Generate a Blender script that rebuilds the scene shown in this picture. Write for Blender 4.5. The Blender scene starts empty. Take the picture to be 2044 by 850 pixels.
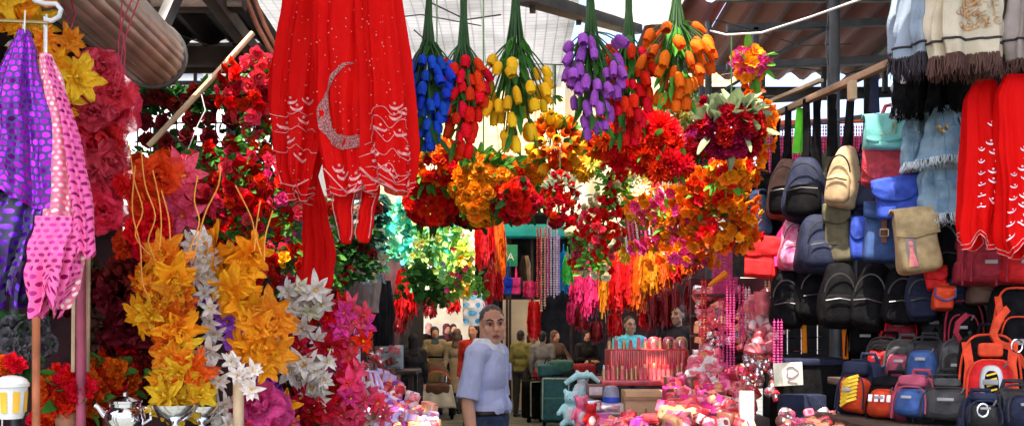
import bpy, bmesh, math, random
from mathutils import Vector, Matrix, Quaternion, Euler, noise
PI = math.pi
R = math.radians
SC = bpy.context.scene
COL = SC.collection
# ---- picture <-> place: a level camera at eye height, 2000 px focal length on the 2044 px wide photograph
FPX, CX, CY, CZ = 2000.0, 1022.0, 650.0, 1.63
def P(px, py, Y):
    return Vector(((px - CX) * Y / FPX, Y, CZ - (py - CY) * Y / FPX))
def S(px, Y):
    return px * Y / FPX
def lerp(a, b, t):
    return a + (b - a) * t
def interp(rows, y):
    """piecewise smooth interpolation of rows (y, a, b, ...)"""
    if y <= rows[0][0]: return rows[0][1:]
    for r0, r1 in zip(rows, rows[1:]):
        if y <= r1[0]:
            t = (y - r0[0]) / (r1[0] - r0[0])
            t = t * t * (3 - 2 * t) * 0.5 + t * 0.5
            return tuple(lerp(p, q, t) for p, q in zip(r0[1:], r1[1:]))
    return rows[-1][1:]

class MB:
    """collects faces of one mesh"""
    def __init__(s):
        s.v, s.f, s.uv, s.mi = [], [], {}, []
    def add(s, vs, fs, mi=0, uvs=None):
        n = len(s.v)
        s.v.extend(Vector(v) for v in vs)
        s.f.extend(tuple(i + n for i in f) for f in fs)
        s.mi.extend([mi] * len(fs))
        if uvs:
            for i, u in enumerate(uvs): s.uv[n + i] = u
    def grid(s, fn, nu, nv, mi=0, wrap=False, uv=None):
        vs, fs, us = [], [], []
        cols = nu if wrap else nu + 1
        for j in range(nv + 1):
            for i in range(cols):
                vs.append(fn(i / nu, j / nv)); us.append(uv(i / nu, j / nv) if uv else (i / nu, j / nv))
        for j in range(nv):
            for i in range(nu):
                a = j * cols + i; b = j * cols + (i + 1) % cols
                fs.append((a, b, b + cols, a + cols))
        s.add(vs, fs, mi, us)
    def tube(s, pts, rad, seg=8, mi=0, cap=True):
        pts = [Vector(p) for p in pts]; n = len(pts)
        if not hasattr(rad, '__len__'): rad = [rad] * n
        vs, fs = [], []
        t0 = (pts[1] - pts[0]).normalized()
        up = Vector((0, 0, 1)) if abs(t0.z) < 0.9 else Vector((1, 0, 0))
        x = t0.cross(up).normalized()
        for k in range(n):
            t = (pts[min(k + 1, n - 1)] - pts[max(k - 1, 0)])
            t = t.normalized() if t.length > 1e-9 else t0
            x = (x - t * x.dot(t)); x = x.normalized() if x.length > 1e-6 else t.orthogonal().normalized()
            y = t.cross(x)
            for i in range(seg):
                a = 2 * PI * i / seg
                vs.append(pts[k] + (x * math.cos(a) + y * math.sin(a)) * rad[k])
        for k in range(n - 1):
            for i in range(seg):
                j = (i + 1) % seg
                fs.append((k * seg + i, k * seg + j, (k + 1) * seg + j, (k + 1) * seg + i))
        if cap:
            fs.append(tuple(range(seg - 1, -1, -1))); fs.append(tuple((n - 1) * seg + i for i in range(seg)))
        s.add(vs, fs, mi)
    def lathe(s, prof, seg=16, M=None, mi=0):
        M = M or Matrix()
        vs, fs, us = [], [], []
        for r, z in prof:
            for i in range(seg):
                a = 2 * PI * i / seg
                vs.append(M @ Vector((max(r, 1e-4) * math.cos(a), max(r, 1e-4) * math.sin(a), z))); us.append((i / seg, z))
        for k in range(len(prof) - 1):
            for i in range(seg):
                j = (i + 1) % seg
                fs.append((k * seg + i, k * seg + j, (k + 1) * seg + j, (k + 1) * seg + i))
        fs.append(tuple(range(seg - 1, -1, -1))); fs.append(tuple((len(prof) - 1) * seg + i for i in range(seg)))
        s.add(vs, fs, mi, us)
    def ball(s, c, r, seg=10, rings=7, M=None, mi=0):
        if not hasattr(r, '__len__'): r = (r, r, r)
        c = Vector(c); M = M or Matrix()
        vs = [c + M @ Vector((0, 0, r[2]))]; fs = []
        for k in range(1, rings):
            a = PI * k / rings
            for i in range(seg):
                b = 2 * PI * i / seg
                vs.append(c + M @ Vector((r[0] * math.sin(a) * math.cos(b), r[1] * math.sin(a) * math.sin(b), r[2] * math.cos(a))))
        vs.append(c + M @ Vector((0, 0, -r[2]))); last = len(vs) - 1
        for i in range(seg):
            j = (i + 1) % seg
            fs.append((0, 1 + i, 1 + j)); fs.append((last, last - seg + j, last - seg + i))
            for k in range(rings - 2):
                fs.append((1 + k * seg + i, 1 + (k + 1) * seg + i, 1 + (k + 1) * seg + j, 1 + k * seg + j))
        s.add(vs, fs, mi)
    def box(s, c, size, M=None, bev=0.0, mi=0, seg=2):
        bm = bmesh.new()
        bmesh.ops.create_cube(bm, size=1.0)
        for v in bm.verts: v.co = Vector((v.co.x * size[0], v.co.y * size[1], v.co.z * size[2]))
        if bev > 0:
            bmesh.ops.bevel(bm, geom=list(bm.edges), offset=min(bev, 0.49 * min(size)), segments=seg, affect='EDGES', profile=0.6)
        c = Vector(c); M = M or Matrix()
        bm.verts.index_update()
        vs = [c + M @ v.co for v in bm.verts]; fs = [tuple(v.index for v in f.verts) for f in bm.faces]
        bm.free()
        s.add(vs, fs, mi)
    def beam(s, a, b, w, h, bev=0.0, mi=0):
        a, b = Vector(a), Vector(b); d = b - a
        q = d.to_track_quat('X', 'Z').to_matrix().to_4x4()
        s.box((a + b) / 2, (d.length, w, h), q, bev, mi)
    def soft(s, c, size, e=(0.5, 0.5), M=None, taper=0.0, nu=24, nv=16, mi=0, sag=0.0, seed=0, lump=0.0):
        """rounded superellipsoid body; taper narrows the top, sag widens the bottom"""
        c = Vector(c); M = M or Matrix()
        sp = lambda x, p: math.copysign(abs(x) ** p, x)
        def fn(u, v):
            a = -PI / 2 + PI * v; b = 2 * PI * u
            x = sp(math.cos(a), e[0]) * sp(math.cos(b), e[1]); y = sp(math.cos(a), e[0]) * sp(math.sin(b), e[1]); z = sp(math.sin(a), e[0])
            k = 1 - taper * (z * 0.5 + 0.5)
            p = Vector((x * size[0] / 2 * k, y * size[1] / 2 * (1 - taper * 0.5 * (z * .5 + .5)) * (1 + sag * (0.5 - z * .5)), z * size[2] / 2))
            if lump:
                n = noise.noise_vector(p * 9 + Vector((seed * 3.1, seed * 1.7, 0)))
                p += n * lump
            return c + M @ p
        s.grid(fn, nu, nv, mi, wrap=True)
    def mesh(s, name, off=None):
        me = bpy.data.meshes.new(name)
        vs = [v - off for v in s.v] if off is not None else s.v
        me.from_pydata([tuple(v) for v in vs], [], s.f)
        me.polygons.foreach_set('use_smooth', [True] * len(me.polygons))
        if any(s.mi): me.polygons.foreach_set('material_index', s.mi)
        if s.uv:
            l = me.uv_layers.new(name='UVMap')
            dat = [0.0] * (2 * len(me.loops))
            for i, lp in enumerate(me.loops):
                u = s.uv.get(lp.vertex_index, (0, 0)); dat[2 * i] = u[0]; dat[2 * i + 1] = u[1]
            l.data.foreach_set('uv', dat)
        me.validate(); me.update()
        return me
    def build(s, name, mats, parent=None, local=False, flat=False):
        off = None
        if parent is not None and not local:
            off = world_loc(parent)
        me = s.mesh(name, off)
        if not isinstance(mats, (list, tuple)): mats = [mats]
        for m in mats: me.materials.append(m)
        if flat: me.polygons.foreach_set('use_smooth', [False] * len(me.polygons))
        else:
            try: me.set_sharp_from_angle(angle=R(38))
            except Exception: pass
        o = bpy.data.objects.new(name, me); COL.objects.link(o)
        if parent is not None: o.parent = parent
        return o
def world_loc(o):
    v = Vector(o.location)
    while o.parent is not None:
        o = o.parent; v += Vector(o.location)
    return v
def tag(o, label=None, cat=None, group=None, kind=None):
    if label: o['label'] = label
    if label and not kind: o['kind'] = 'thing'
    if cat: o['category'] = cat
    if group: o['group'] = group
    if kind: o['kind'] = kind
    return o
def empty(name, loc, label, cat, group=None, rz=0.0, rot=None):
    o = bpy.data.objects.new(name, None); COL.objects.link(o)
    o.location = loc; o.empty_display_size = 0.05
    o.rotation_euler = rot if rot else (0, 0, rz)
    return tag(o, label, cat, group)
def inst(me, name, mat, parent, loc, q=None, sc=1.0, off=None):
    """a copy of a template mesh as an object of its own; loc in world unless off given"""
    o = bpy.data.objects.new(name, me); COL.objects.link(o)
    if parent is not None:
        o.parent = parent
        loc = Vector(loc) - (world_loc(parent) if off is None else off)
    o.location = loc
    o.rotation_mode = 'QUATERNION'
    if q is not None: o.rotation_quaternion = q
    o.scale = (sc, sc, sc) if not hasattr(sc, '__len__') else sc
    o.material_slots[0].link = 'OBJECT'; o.material_slots[0].material = mat
    return o
def aim(d, roll=0.0):
    q = Vector(d).normalized().to_track_quat('Z', 'Y')
    return q @ Quaternion((0, 0, 1), roll)
def copy_tree(o, parent=None):
    c = o.copy(); COL.objects.link(c); c.parent = parent
    for ch in list(o.children): copy_tree(ch, c)
    return c

# ---------------------------------------------------------------- materials
MATS = {}
def nodes_of(name):
    m = bpy.data.materials.new(name); m.use_nodes = True
    nt = m.node_tree; nt.nodes.clear()
    return m, nt, nt.nodes, nt.links
def mat(name, col, rough=0.6, metal=0.0, tl=0.0, var=0.18, scale=14.0, rnd=0.12, bump=0.0, bscale=60.0, spec=0.4, sheen=0.0, col2=None, huer=0.0, coat=0.0, stretch=None):
    """cloth / petal / plastic / metal; tl = share of light let through; var = mottling; rnd = object to object variation"""
    if name in MATS: return MATS[name]
    m, nt, N, L = nodes_of(name)
    out = N.new('ShaderNodeOutputMaterial')
    tc = N.new('ShaderNodeTexCoord')
    no = N.new('ShaderNodeTexNoise'); no.inputs['Scale'].default_value = scale; no.inputs['Detail'].default_value = 4
    vec = tc.outputs['Object']
    if stretch:
        mp = N.new('ShaderNodeMapping'); mp.inputs['Scale'].default_value = stretch
        L.new(vec, mp.inputs['Vector']); vec = mp.outputs['Vector']
    L.new(vec, no.inputs['Vector'])
    ramp = N.new('ShaderNodeMix'); ramp.data_type = 'RGBA'
    c2 = col2 or tuple(min(1, c * (1 + var) + var * 0.02) for c in col)
    c1 = tuple(c * (1 - var) for c in col) if not col2 else col
    ramp.inputs[6].default_value = (*c1, 1); ramp.inputs[7].default_value = (*c2, 1)
    mr = N.new('ShaderNodeMapRange'); mr.inputs[1].default_value = 0.35; mr.inputs[2].default_value = 0.65
    L.new(no.outputs['Fac'], mr.inputs[0]); L.new(mr.outputs[0], ramp.inputs[0])
    cur = ramp.outputs[2]
    if rnd or huer:
        oi = N.new('ShaderNodeObjectInfo')
        hs = N.new('ShaderNodeHueSaturation')
        mv = N.new('ShaderNodeMapRange'); mv.inputs[3].default_value = 1 - rnd; mv.inputs[4].default_value = 1 + rnd
        L.new(oi.outputs['Random'], mv.inputs[0]); L.new(mv.outputs[0], hs.inputs['Value'])
        if huer:
            mh = N.new('ShaderNodeMapRange'); mh.inputs[3].default_value = 0.5 - huer; mh.inputs[4].default_value = 0.5 + huer
            mu = N.new('ShaderNodeMath'); mu.operation = 'MULTIPLY'; mu.inputs[1].default_value = 7.31
            fr = N.new('ShaderNodeMath'); fr.operation = 'FRACT'
            L.new(oi.outputs['Random'], mu.inputs[0]); L.new(mu.outputs[0], fr.inputs[0]); L.new(fr.outputs[0], mh.inputs[0]); L.new(mh.outputs[0], hs.inputs['Hue'])
        L.new(cur, hs.inputs['Color']); cur = hs.outputs['Color']
    b = N.new('ShaderNodeBsdfPrincipled')
    b.inputs['Roughness'].default_value = rough; b.inputs['Metallic'].default_value = metal
    b.inputs['Specular IOR Level'].default_value = spec
    if sheen: b.inputs['Sheen Weight'].default_value = sheen
    if coat: b.inputs['Coat Weight'].default_value = coat
    L.new(cur, b.inputs['Base Color'])
    if bump:
        n2 = N.new('ShaderNodeTexNoise'); n2.inputs['Scale'].default_value = bscale; n2.inputs['Detail'].default_value = 5
        L.new(vec, n2.inputs['Vector'])
        bp = N.new('ShaderNodeBump'); bp.inputs['Strength'].default_value = bump; bp.inputs['Distance'].default_value = 0.01
        L.new(n2.outputs['Fac'], bp.inputs['Height']); L.new(bp.outputs[0], b.inputs['Normal'])
    sh = b.outputs[0]
    if tl:
        t = N.new('ShaderNodeBsdfTranslucent'); L.new(cur, t.inputs['Color'])
        mx = N.new('ShaderNodeMixShader'); mx.inputs[0].default_value = tl
        L.new(sh, mx.inputs[1]); L.new(t.outputs[0], mx.inputs[2]); sh = mx.outputs[0]
    L.new(sh, out.inputs['Surface'])
    MATS[name] = m
    return m
def sequin(name, base, disc, sx, sy, r=0.36, metal=0.6, tl=0.0, dark=None):
    """cloth with rows of round sequins laid out in the cloth's own UV (metres)"""
    m, nt, N, L = nodes_of(name)
    out = N.new('ShaderNodeOutputMaterial'); uv = N.new('ShaderNodeUVMap')
    sep = N.new('ShaderNodeSeparateXYZ'); L.new(uv.outputs[0], sep.inputs[0])
    def math_(op, a, b=None):
        n = N.new('ShaderNodeMath'); n.operation = op
        for i, x in enumerate((a, b)):
            if x is None: continue
            if isinstance(x, (int, float)): n.inputs[i].default_value = x
            else: L.new(x, n.inputs[i])
        return n.outputs[0]
    v = math_('MULTIPLY', sep.outputs[1], sy); row = math_('FLOOR', v)
    par = math_('MULTIPLY', math_('MODULO', row, 2.0), 0.5)
    u = math_('ADD', math_('MULTIPLY', sep.outputs[0], sx), par)
    du = math_('SUBTRACT', math_('FRACT', u), 0.5); dv = math_('SUBTRACT', math_('FRACT', v), 0.5)
    d = math_('SQRT', math_('ADD', math_('MULTIPLY', du, du), math_('MULTIPLY', dv, dv)))
    inside = math_('LESS_THAN', d, r)
    cell = N.new('ShaderNodeTexWhiteNoise'); cell.noise_dimensions = '2D'
    cmb = N.new('ShaderNodeCombineXYZ'); L.new(math_('FLOOR', u), cmb.inputs[0]); L.new(row, cmb.inputs[1]); L.new(cmb.outputs[0], cell.inputs['Vector'])
    hs = N.new('ShaderNodeHueSaturation'); hs.inputs['Color'].default_value = (*disc, 1)
    mv = N.new('ShaderNodeMapRange'); mv.inputs[3].default_value = 0.7; mv.inputs[4].default_value = 1.25
    L.new(cell.outputs['Value'], mv.inputs[0]); L.new(mv.outputs[0], hs.inputs['Value'])
    b1 = N.new('ShaderNodeBsdfPrincipled'); b1.inputs['Base Color'].default_value = (*base, 1); b1.inputs['Roughness'].default_value = 0.45
    b1.inputs['Sheen Weight'].default_value = 0.3
    if dark:
        tc = N.new('ShaderNodeTexCoord'); no = N.new('ShaderNodeTexNoise'); no.inputs['Scale'].default_value = 11
        L.new(tc.outputs['Object'], no.inputs['Vector'])
        mx0 = N.new('ShaderNodeMix'); mx0.data_type = 'RGBA'; mx0.inputs[6].default_value = (*dark, 1); mx0.inputs[7].default_value = (*base, 1)
        mr = N.new('ShaderNodeMapRange'); mr.inputs[1].default_value = 0.4; mr.inputs[2].default_value = 0.6
        L.new(no.outputs['Fac'], mr.inputs[0]); L.new(mr.outputs[0], mx0.inputs[0]); L.new(mx0.outputs[2], b1.inputs['Base Color'])
    b2 = N.new('ShaderNodeBsdfPrincipled'); b2.inputs['Roughness'].default_value = 0.25; b2.inputs['Metallic'].default_value = metal
    L.new(hs.outputs[0], b2.inputs['Base Color'])
    # every sequin lies at its own small tilt
    nm = N.new('ShaderNodeNewGeometry'); vm = N.new('ShaderNodeVectorMath'); vm.operation = 'MULTIPLY_ADD'
    L.new(cell.outputs['Color'], vm.inputs[0]); vm.inputs[1].default_value = (0.5, 0.5, 0.5); L.new(nm.outputs['Normal'], vm.inputs[2])
    v2 = N.new('ShaderNodeVectorMath'); v2.operation = 'SUBTRACT'; L.new(vm.outputs[0], v2.inputs[0]); v2.inputs[1].default_value = (0.25, 0.25, 0.25)
    v3 = N.new('ShaderNodeVectorMath'); v3.operation = 'NORMALIZE'; L.new(v2.outputs[0], v3.inputs[0]); L.new(v3.outputs[0], b2.inputs['Normal'])
    mx = N.new('ShaderNodeMixShader'); L.new(inside, mx.inputs[0]); L.new(b1.outputs[0], mx.inputs[1]); L.new(b2.outputs[0], mx.inputs[2])
    L.new(mx.outputs[0], out.inputs['Surface'])
    MATS[name] = m
    return m
def weave(name, col, line, sx, sy, tl=0.4, w=0.06, rough=0.8):
    """woven sheet: faint darker threads on a grid in UV metres"""
    m, nt, N, L = nodes_of(name)
    out = N.new('ShaderNodeOutputMaterial'); uv = N.new('ShaderNodeUVMap')
    mp = N.new('ShaderNodeMapping'); mp.inputs['Scale'].default_value = (sx, sy, 1); L.new(uv.outputs[0], mp.inputs[0])
    br = N.new('ShaderNodeTexBrick'); br.offset = 0.0; br.inputs['Scale'].default_value = 1.0; br.inputs['Mortar Size'].default_value = w
    br.inputs['Brick Width'].default_value = 1.0; br.inputs['Row Height'].default_value = 1.0
    c2 = tuple(c * 0.93 for c in col)
    br.inputs['Color1'].default_value = (*col, 1); br.inputs['Color2'].default_value = (*c2, 1); br.inputs['Mortar'].default_value = (*line, 1)
    L.new(mp.outputs[0], br.inputs['Vector'])
    no = N.new('ShaderNodeTexNoise'); no.inputs['Scale'].default_value = 2.2; no.inputs['Detail'].default_value = 6; L.new(uv.outputs[0], no.inputs['Vector'])
    mx = N.new('ShaderNodeMix'); mx.data_type = 'RGBA'; mx.blend_type = 'MULTIPLY'; mx.inputs[0].default_value = 1
    mr = N.new('ShaderNodeMapRange'); mr.inputs[1].default_value = 0.3; mr.inputs[2].default_value = 0.6; mr.inputs[3].default_value = 0.75; mr.inputs[4].default_value = 1
    L.new(no.outputs['Fac'], mr.inputs[0])
    L.new(br.outputs['Color'], mx.inputs[6]); L.new(mr.outputs[0], mx.inputs[7])
    b = N.new('ShaderNodeBsdfDiffuse'); L.new(mx.outputs[2], b.inputs['Color'])
    t = N.new('ShaderNodeBsdfTranslucent'); L.new(mx.outputs[2], t.inputs['Color'])
    ms = N.new('ShaderNodeMixShader'); ms.inputs[0].default_value = tl; L.new(b.outputs[0], ms.inputs[1]); L.new(t.outputs[0], ms.inputs[2])
    L.new(ms.outputs[0], out.inputs['Surface'])
    MATS[name] = m
    return m
def petalmat(name, col, tl=0.22, rnd=0.2, huer=0.008, var=0.3, scale=9, rough=0.55, col2=None):
    return mat(name, col, rough, 0, tl, var, scale, rnd, 0.2, 40, 0.06, 0.0, col2, huer)
def gauze(name, col, col2=None, clear=0.22, streak=(1, 1, 9), rnd=.2):
    """thin crumpled gauze: part of the light goes straight through between the threads"""
    m = mat(name, col, .6, 0, .25, .3, 9, rnd, .3, 70, .04, 0, col2, .006 if rnd > .1 else 0.0)
    nt = m.node_tree; out = [n for n in nt.nodes if n.type == 'OUTPUT_MATERIAL'][0]
    sh = out.inputs['Surface'].links[0].from_socket
    tr = nt.nodes.new('ShaderNodeBsdfTransparent'); mx = nt.nodes.new('ShaderNodeMixShader')
    no = nt.nodes.new('ShaderNodeTexNoise'); no.inputs['Scale'].default_value = 5; tc = nt.nodes.new('ShaderNodeTexCoord'); mp = nt.nodes.new('ShaderNodeMapping'); mp.inputs['Scale'].default_value = streak
    nt.links.new(tc.outputs['Object'], mp.inputs[0]); nt.links.new(mp.outputs[0], no.inputs['Vector'])
    mr = nt.nodes.new('ShaderNodeMapRange'); mr.inputs[1].default_value = .35; mr.inputs[2].default_value = .65; mr.inputs[3].default_value = clear * .3; mr.inputs[4].default_value = clear * 1.5
    nt.links.new(no.outputs['Fac'], mr.inputs[0]); nt.links.new(mr.outputs[0], mx.inputs[0])
    nt.links.new(sh, mx.inputs[1]); nt.links.new(tr.outputs[0], mx.inputs[2]); nt.links.new(mx.outputs[0], out.inputs['Surface'])
    return m
G_ROSE = gauze('gauze_rose', (.84, .05, .11), (.86, .12, .18)); G_PINKR = gauze('gauze_pink_red', (.86, .035, .085), (.86, .09, .14)); G_CRIM = gauze('gauze_crimson', (.78, .02, .05), (.84, .06, .10))
G_RED = gauze('gauze_red', (.86, .015, .006), (.88, .07, .02)); G_DRED = gauze('gauze_dark_red', (.20, .008, .01)); G_ORNG = gauze('gauze_orange', (.95, .27, .015), (.95, .42, .03), .12); G_GOLD = gauze('gauze_gold', (.95, .46, .02), (.95, .33, .012), .1); G_YELL = gauze('gauze_yellow', (.95, .64, .04), (.95, .5, .02), .12); G_DOR = gauze('gauze_deep_orange', (.92, .14, .008), None, .12)
G_WHITE = gauze('gauze_white', (.78, .68, .56), (.84, .75, .63), .2); G_HOTP = gauze('gauze_hot_pink', (.78, .05, .26), (.80, .12, .32))
RED = petalmat('petal_red', (0.80, 0.010, 0.004))
CRIM = petalmat('petal_crimson', (0.50, 0.006, 0.012))
WINE = petalmat('petal_wine', (0.30, 0.006, 0.045), col2=(0.45, 0.012, 0.09))
PINKR = petalmat('petal_pink_red', (0.86, 0.04, 0.09), col2=(0.90, 0.09, 0.17))
HOTP = petalmat('petal_hot_pink', (0.75, 0.045, 0.25))
ROSEP = petalmat('petal_rose_pink', (0.88, 0.13, 0.20), col2=(0.68, 0.05, 0.12))
ORNG = petalmat('petal_orange', (0.85, 0.17, 0.006), col2=(0.9, 0.32, 0.02))
DORNG = petalmat('petal_deep_orange', (0.80, 0.085, 0.006), col2=(0.85, 0.17, 0.01))
AMBER = petalmat('petal_amber', (0.92, 0.38, 0.02), col2=(0.85, 0.24, 0.01))
GOLD = petalmat('petal_gold', (0.86, 0.36, 0.012), col2=(0.85, 0.25, 0.006))
YELL = petalmat('petal_yellow', (0.90, 0.55, 0.02), col2=(0.9, 0.42, 0.012))
LEMON = petalmat('petal_lemon', (0.88, 0.70, 0.13))
CREAM = petalmat('petal_cream', (0.85, 0.74, 0.48))
WHITE = petalmat('petal_white', (0.76, 0.67, 0.57), var=0.1)
PURP = petalmat('petal_purple', (0.30, 0.05, 0.42), col2=(0.46, 0.13, 0.55))
VIOL = petalmat('petal_violet', (0.35, 0.02, 0.55))
BLUE = petalmat('petal_blue', (0.012, 0.045, 0.42), col2=(0.02, 0.10, 0.62))
AQUA = petalmat('leaf_aqua', (0.04, 0.62, 0.52), col2=(0.12, 0.75, 0.55))
LIME = petalmat('leaf_lime', (0.38, 0.70, 0.12), col2=(0.55, 0.75, 0.2))
MINTG = petalmat('leaf_mint', (0.30, 0.75, 0.42))
GREEN = petalmat('leaf_green', (0.045, 0.16, 0.022), col2=(0.08, 0.24, 0.035), tl=0.25)
DGREEN = petalmat('leaf_dark_green', (0.02, 0.075, 0.016), col2=(0.035, 0.11, 0.025), tl=0.2)
BGREEN = petalmat('leaf_bright_green', (0.08, 0.28, 0.025), col2=(0.12, 0.36, 0.05))
PALEG = petalmat('leaf_pale_green', (0.38, 0.48, 0.27), col2=(0.5, 0.56, 0.38))
STEM = mat('stem_green', (0.03, 0.085, 0.02), 0.6)
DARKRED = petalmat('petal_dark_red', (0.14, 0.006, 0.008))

def text(body, p, size, m, parent, name='lettering', q=None, local=False, spacing=1.0):
    """raised letters as a mesh, facing -Y"""
    cu = bpy.data.curves.new('t', 'FONT'); cu.body = body; cu.size = size; cu.extrude = size * .02; cu.align_x = 'CENTER'; cu.resolution_u = 3; cu.space_character = spacing
    t = bpy.data.objects.new('t', cu); COL.objects.link(t)
    dg = bpy.context.evaluated_depsgraph_get(); dg.update()
    me = bpy.data.meshes.new_from_object(t.evaluated_get(dg)); me.name = name
    bpy.data.objects.remove(t); bpy.data.curves.remove(cu)
    me.materials.clear(); me.materials.append(m)
    o = bpy.data.objects.new(name, me); COL.objects.link(o); o.parent = parent
    o.location = Vector(p) if local else Vector(p) - world_loc(parent)
    o.rotation_euler = q if q else (R(90), 0, 0)
    return o
# ---------------------------------------------------------------- petals, leaves and flower heads (templates, axis +Z, radius about 1)
def petal(mb, L_, W_, elev, azim, kind='round', curl=0.0, cup=0.25, ruf=0.0, rnd=None, nu=4, nv=4, base=0.03, mi=0, z0=0.0, roll=0.0):
    rnd = rnd or random
    ph = rnd.uniform(0, 6.28)
    ca, sa = math.cos(azim), math.sin(azim)
    def width(s):
        if kind == 'point': return math.sin(PI * min(1, s ** 0.8)) ** 0.85 * (1 - 0.25 * s)
        if kind == 'lobe': return (math.sin(PI * min(1, s ** 0.75)) ** 0.8) * (0.88 + 0.14 * math.cos(s * 15))
        if kind == 'strap': return 0.5 + 0.5 * math.sin(PI * s ** 0.6) if s < 0.98 else 0.15
        return math.sin(PI * (0.06 + 0.9 * s ** 1.15)) ** 0.55
    def fn(u, v):
        s = v; t = u * 2 - 1
        w = W_ * 0.5 * max(width(s), 0.02)
        e = elev + curl * s
        # walk along the bent midrib
        r = base + L_ * s * math.cos(elev + curl * s * 0.5)
        z = z0 + L_ * s * math.sin(elev + curl * s * 0.5)
        lift = cup * w * t * t
        rip = ruf * s * math.sin(t * 5 + ph + s * 4)
        off = lift + rip
        r2 = r - math.sin(e) * off; z2 = z + math.cos(e) * off
        y = w * t + roll * s * L_ * t * t * 0.3
        return Vector((r2 * ca - y * sa, r2 * sa + y * ca, z2))
    mb.grid(fn, nu, nv, mi)
def flower(kind, seed=0):
    g = random.Random(seed * 77 + hash_kind(kind))
    mb = MB()
    if kind == 'tulip':           # closed egg-shaped bud
        for lay, (n, w, r) in enumerate(((3, 1.15, 0.10), (3, 1.2, 0.02))):
            for i in range(n):
                a = 2 * PI * (i + 0.5 * lay) / n
                def fn(u, v, a=a, r=r):
                    t = (u - 0.5) * 2.3
                    prof = 0.50 * math.sin(PI * (0.10 + 0.66 * v ** 0.85)) ** 0.75 + r * 0.5 + .05 * max(0, v - .75) * (1 - t * t)
                    tip = -0.34 * t * t * v
                    return Vector((prof * math.cos(a + t * 0.95), prof * math.sin(a + t * 0.95), v * 1.35 + tip - 0.1))
                mb.grid(fn, 5, 6)
        for i in range(4):
            petal(mb, 0.35, 0.22, R(60), i * PI / 2, 'point', z0=-0.18, mi=1, rnd=g, nu=2, nv=2)
    elif kind == 'rose':
        for n, L_, W_, el, z in ((3, .45, .5, 84, .25), (4, .55, .62, 74, .18), (5, .72, .78, 58, .10), (6, .88, .92, 36, .02), (5, .95, .95, 14, -.05)):
            o = g.uniform(0, 6)
            for i in range(n):
                petal(mb, L_ * g.uniform(.9, 1.1), W_, R(el + g.uniform(-8, 8)), o + 2 * PI * i / n + g.uniform(-.2, .2), 'round', R(-28 if el < 60 else 25), 0.55, 0.05, g, 4, 4, 0.05, z0=z * .6)
    elif kind == 'peony':
        for n, L_, W_, el in ((5, .45, .4, 85), (7, .6, .45, 68), (9, .8, .55, 48), (10, .95, .62, 28), (8, 1.0, .7, 6)):
            o = g.uniform(0, 6)
            for i in range(n):
                petal(mb, L_ * g.uniform(.85, 1.15), W_, R(el + g.uniform(-10, 10)), o + 2 * PI * i / n + g.uniform(-.2, .2), 'round', R(g.uniform(-10, 30)), 0.5, 0.09, g, 4, 4, 0.04)
    elif kind == 'mum':
        for n, L_, el in ((7, .6, 82), (10, .75, 62), (14, .9, 42), (16, 1.0, 22), (14, 1.0, 2)):
            o = g.uniform(0, 6)
            for i in range(n):
                petal(mb, L_ * g.uniform(.8, 1.1), .24, R(el + g.uniform(-9, 9)), o + 2 * PI * i / n + g.uniform(-.1, .1), 'strap', R(g.uniform(-30, 30)), 0.6, 0.03, g, 2, 4, 0.04)
    elif kind == 'star':          # pointed petals in two whorls
        for n, L_, W_, el in ((6, 1.0, .46, 8), (5, .8, .40, 30), (4, .45, .28, 55)):
            o = g.uniform(0, 6)
            for i in range(n):
                petal(mb, L_ * g.uniform(.8, 1.1), W_, R(el + g.uniform(-14, 14)), o + 2 * PI * i / n + g.uniform(-.15, .15), 'point', R(g.uniform(-35, 10)), 0.35, 0.05, g, 4, 6, 0.03)
        for i in range(4): mb.ball((g.uniform(-.08, .08), g.uniform(-.08, .08), .12), .06, 6, 4, mi=1)
    elif kind == 'leafstar':      # big fabric flower of jagged leaf-like petals
        for n, L_, W_, el in ((6, 1.1, .60, -4), (6, .95, .56, 24), (4, .65, .42, 52)):
            o = g.uniform(0, 6)
            for i in range(n):
                petal(mb, L_ * g.uniform(.85, 1.15), W_, R(el + g.uniform(-14, 14)), o + 2 * PI * i / n + g.uniform(-.2, .2), 'lobe', R(g.uniform(-40, 25)), 0.3, 0.09, g, 4, 10, 0.03)
        for i in range(6): mb.tube([(0, 0, 0), (g.uniform(-.12, .12), g.uniform(-.12, .12), .3), (g.uniform(-.2, .2), g.uniform(-.2, .2), .42)], .018, 4, 1)
    elif kind == 'tulle':         # crumpled gauze blossom
        for n, L_, W_, el in ((4, .6, .7, 75), (6, .85, .9, 48), (7, 1.0, 1.0, 18), (5, .95, 1.0, -12)):
            o = g.uniform(0, 6)
            for i in range(n):
                petal(mb, L_ * g.uniform(.8, 1.15), W_, R(el + g.uniform(-14, 14)), o + 2 * PI * i / n + g.uniform(-.3, .3), 'round', R(g.uniform(-40, 40)), 0.35, 0.14, g, 7, 5, 0.03)
    elif kind == 'small':         # five-petalled blossom
        for i in range(5): petal(mb, .95, .85, R(22 + g.uniform(-12, 12)), 2 * PI * i / 5, 'round', R(20), 0.4, 0.05, g, 3, 3, .05)
        for i in range(3): petal(mb, .55, .5, R(60), 2 * PI * i / 3, 'round', R(10), 0.4, 0.05, g, 3, 3, .02)
        mb.ball((0, 0, .18), .14, 6, 4, mi=1)
    me = mb.mesh('blossom_' + kind)
    me.materials.append(RED); me.materials.append(STEM if kind == 'tulip' else YELL)
    return me
def hash_kind(k): return sum(ord(c) * (i + 3) for i, c in enumerate(k))
FL = {k: [flower(k, i) for i in range(4)] for k in ('tulip', 'rose', 'peony', 'mum', 'star', 'leafstar', 'tulle', 'small')}
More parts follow.
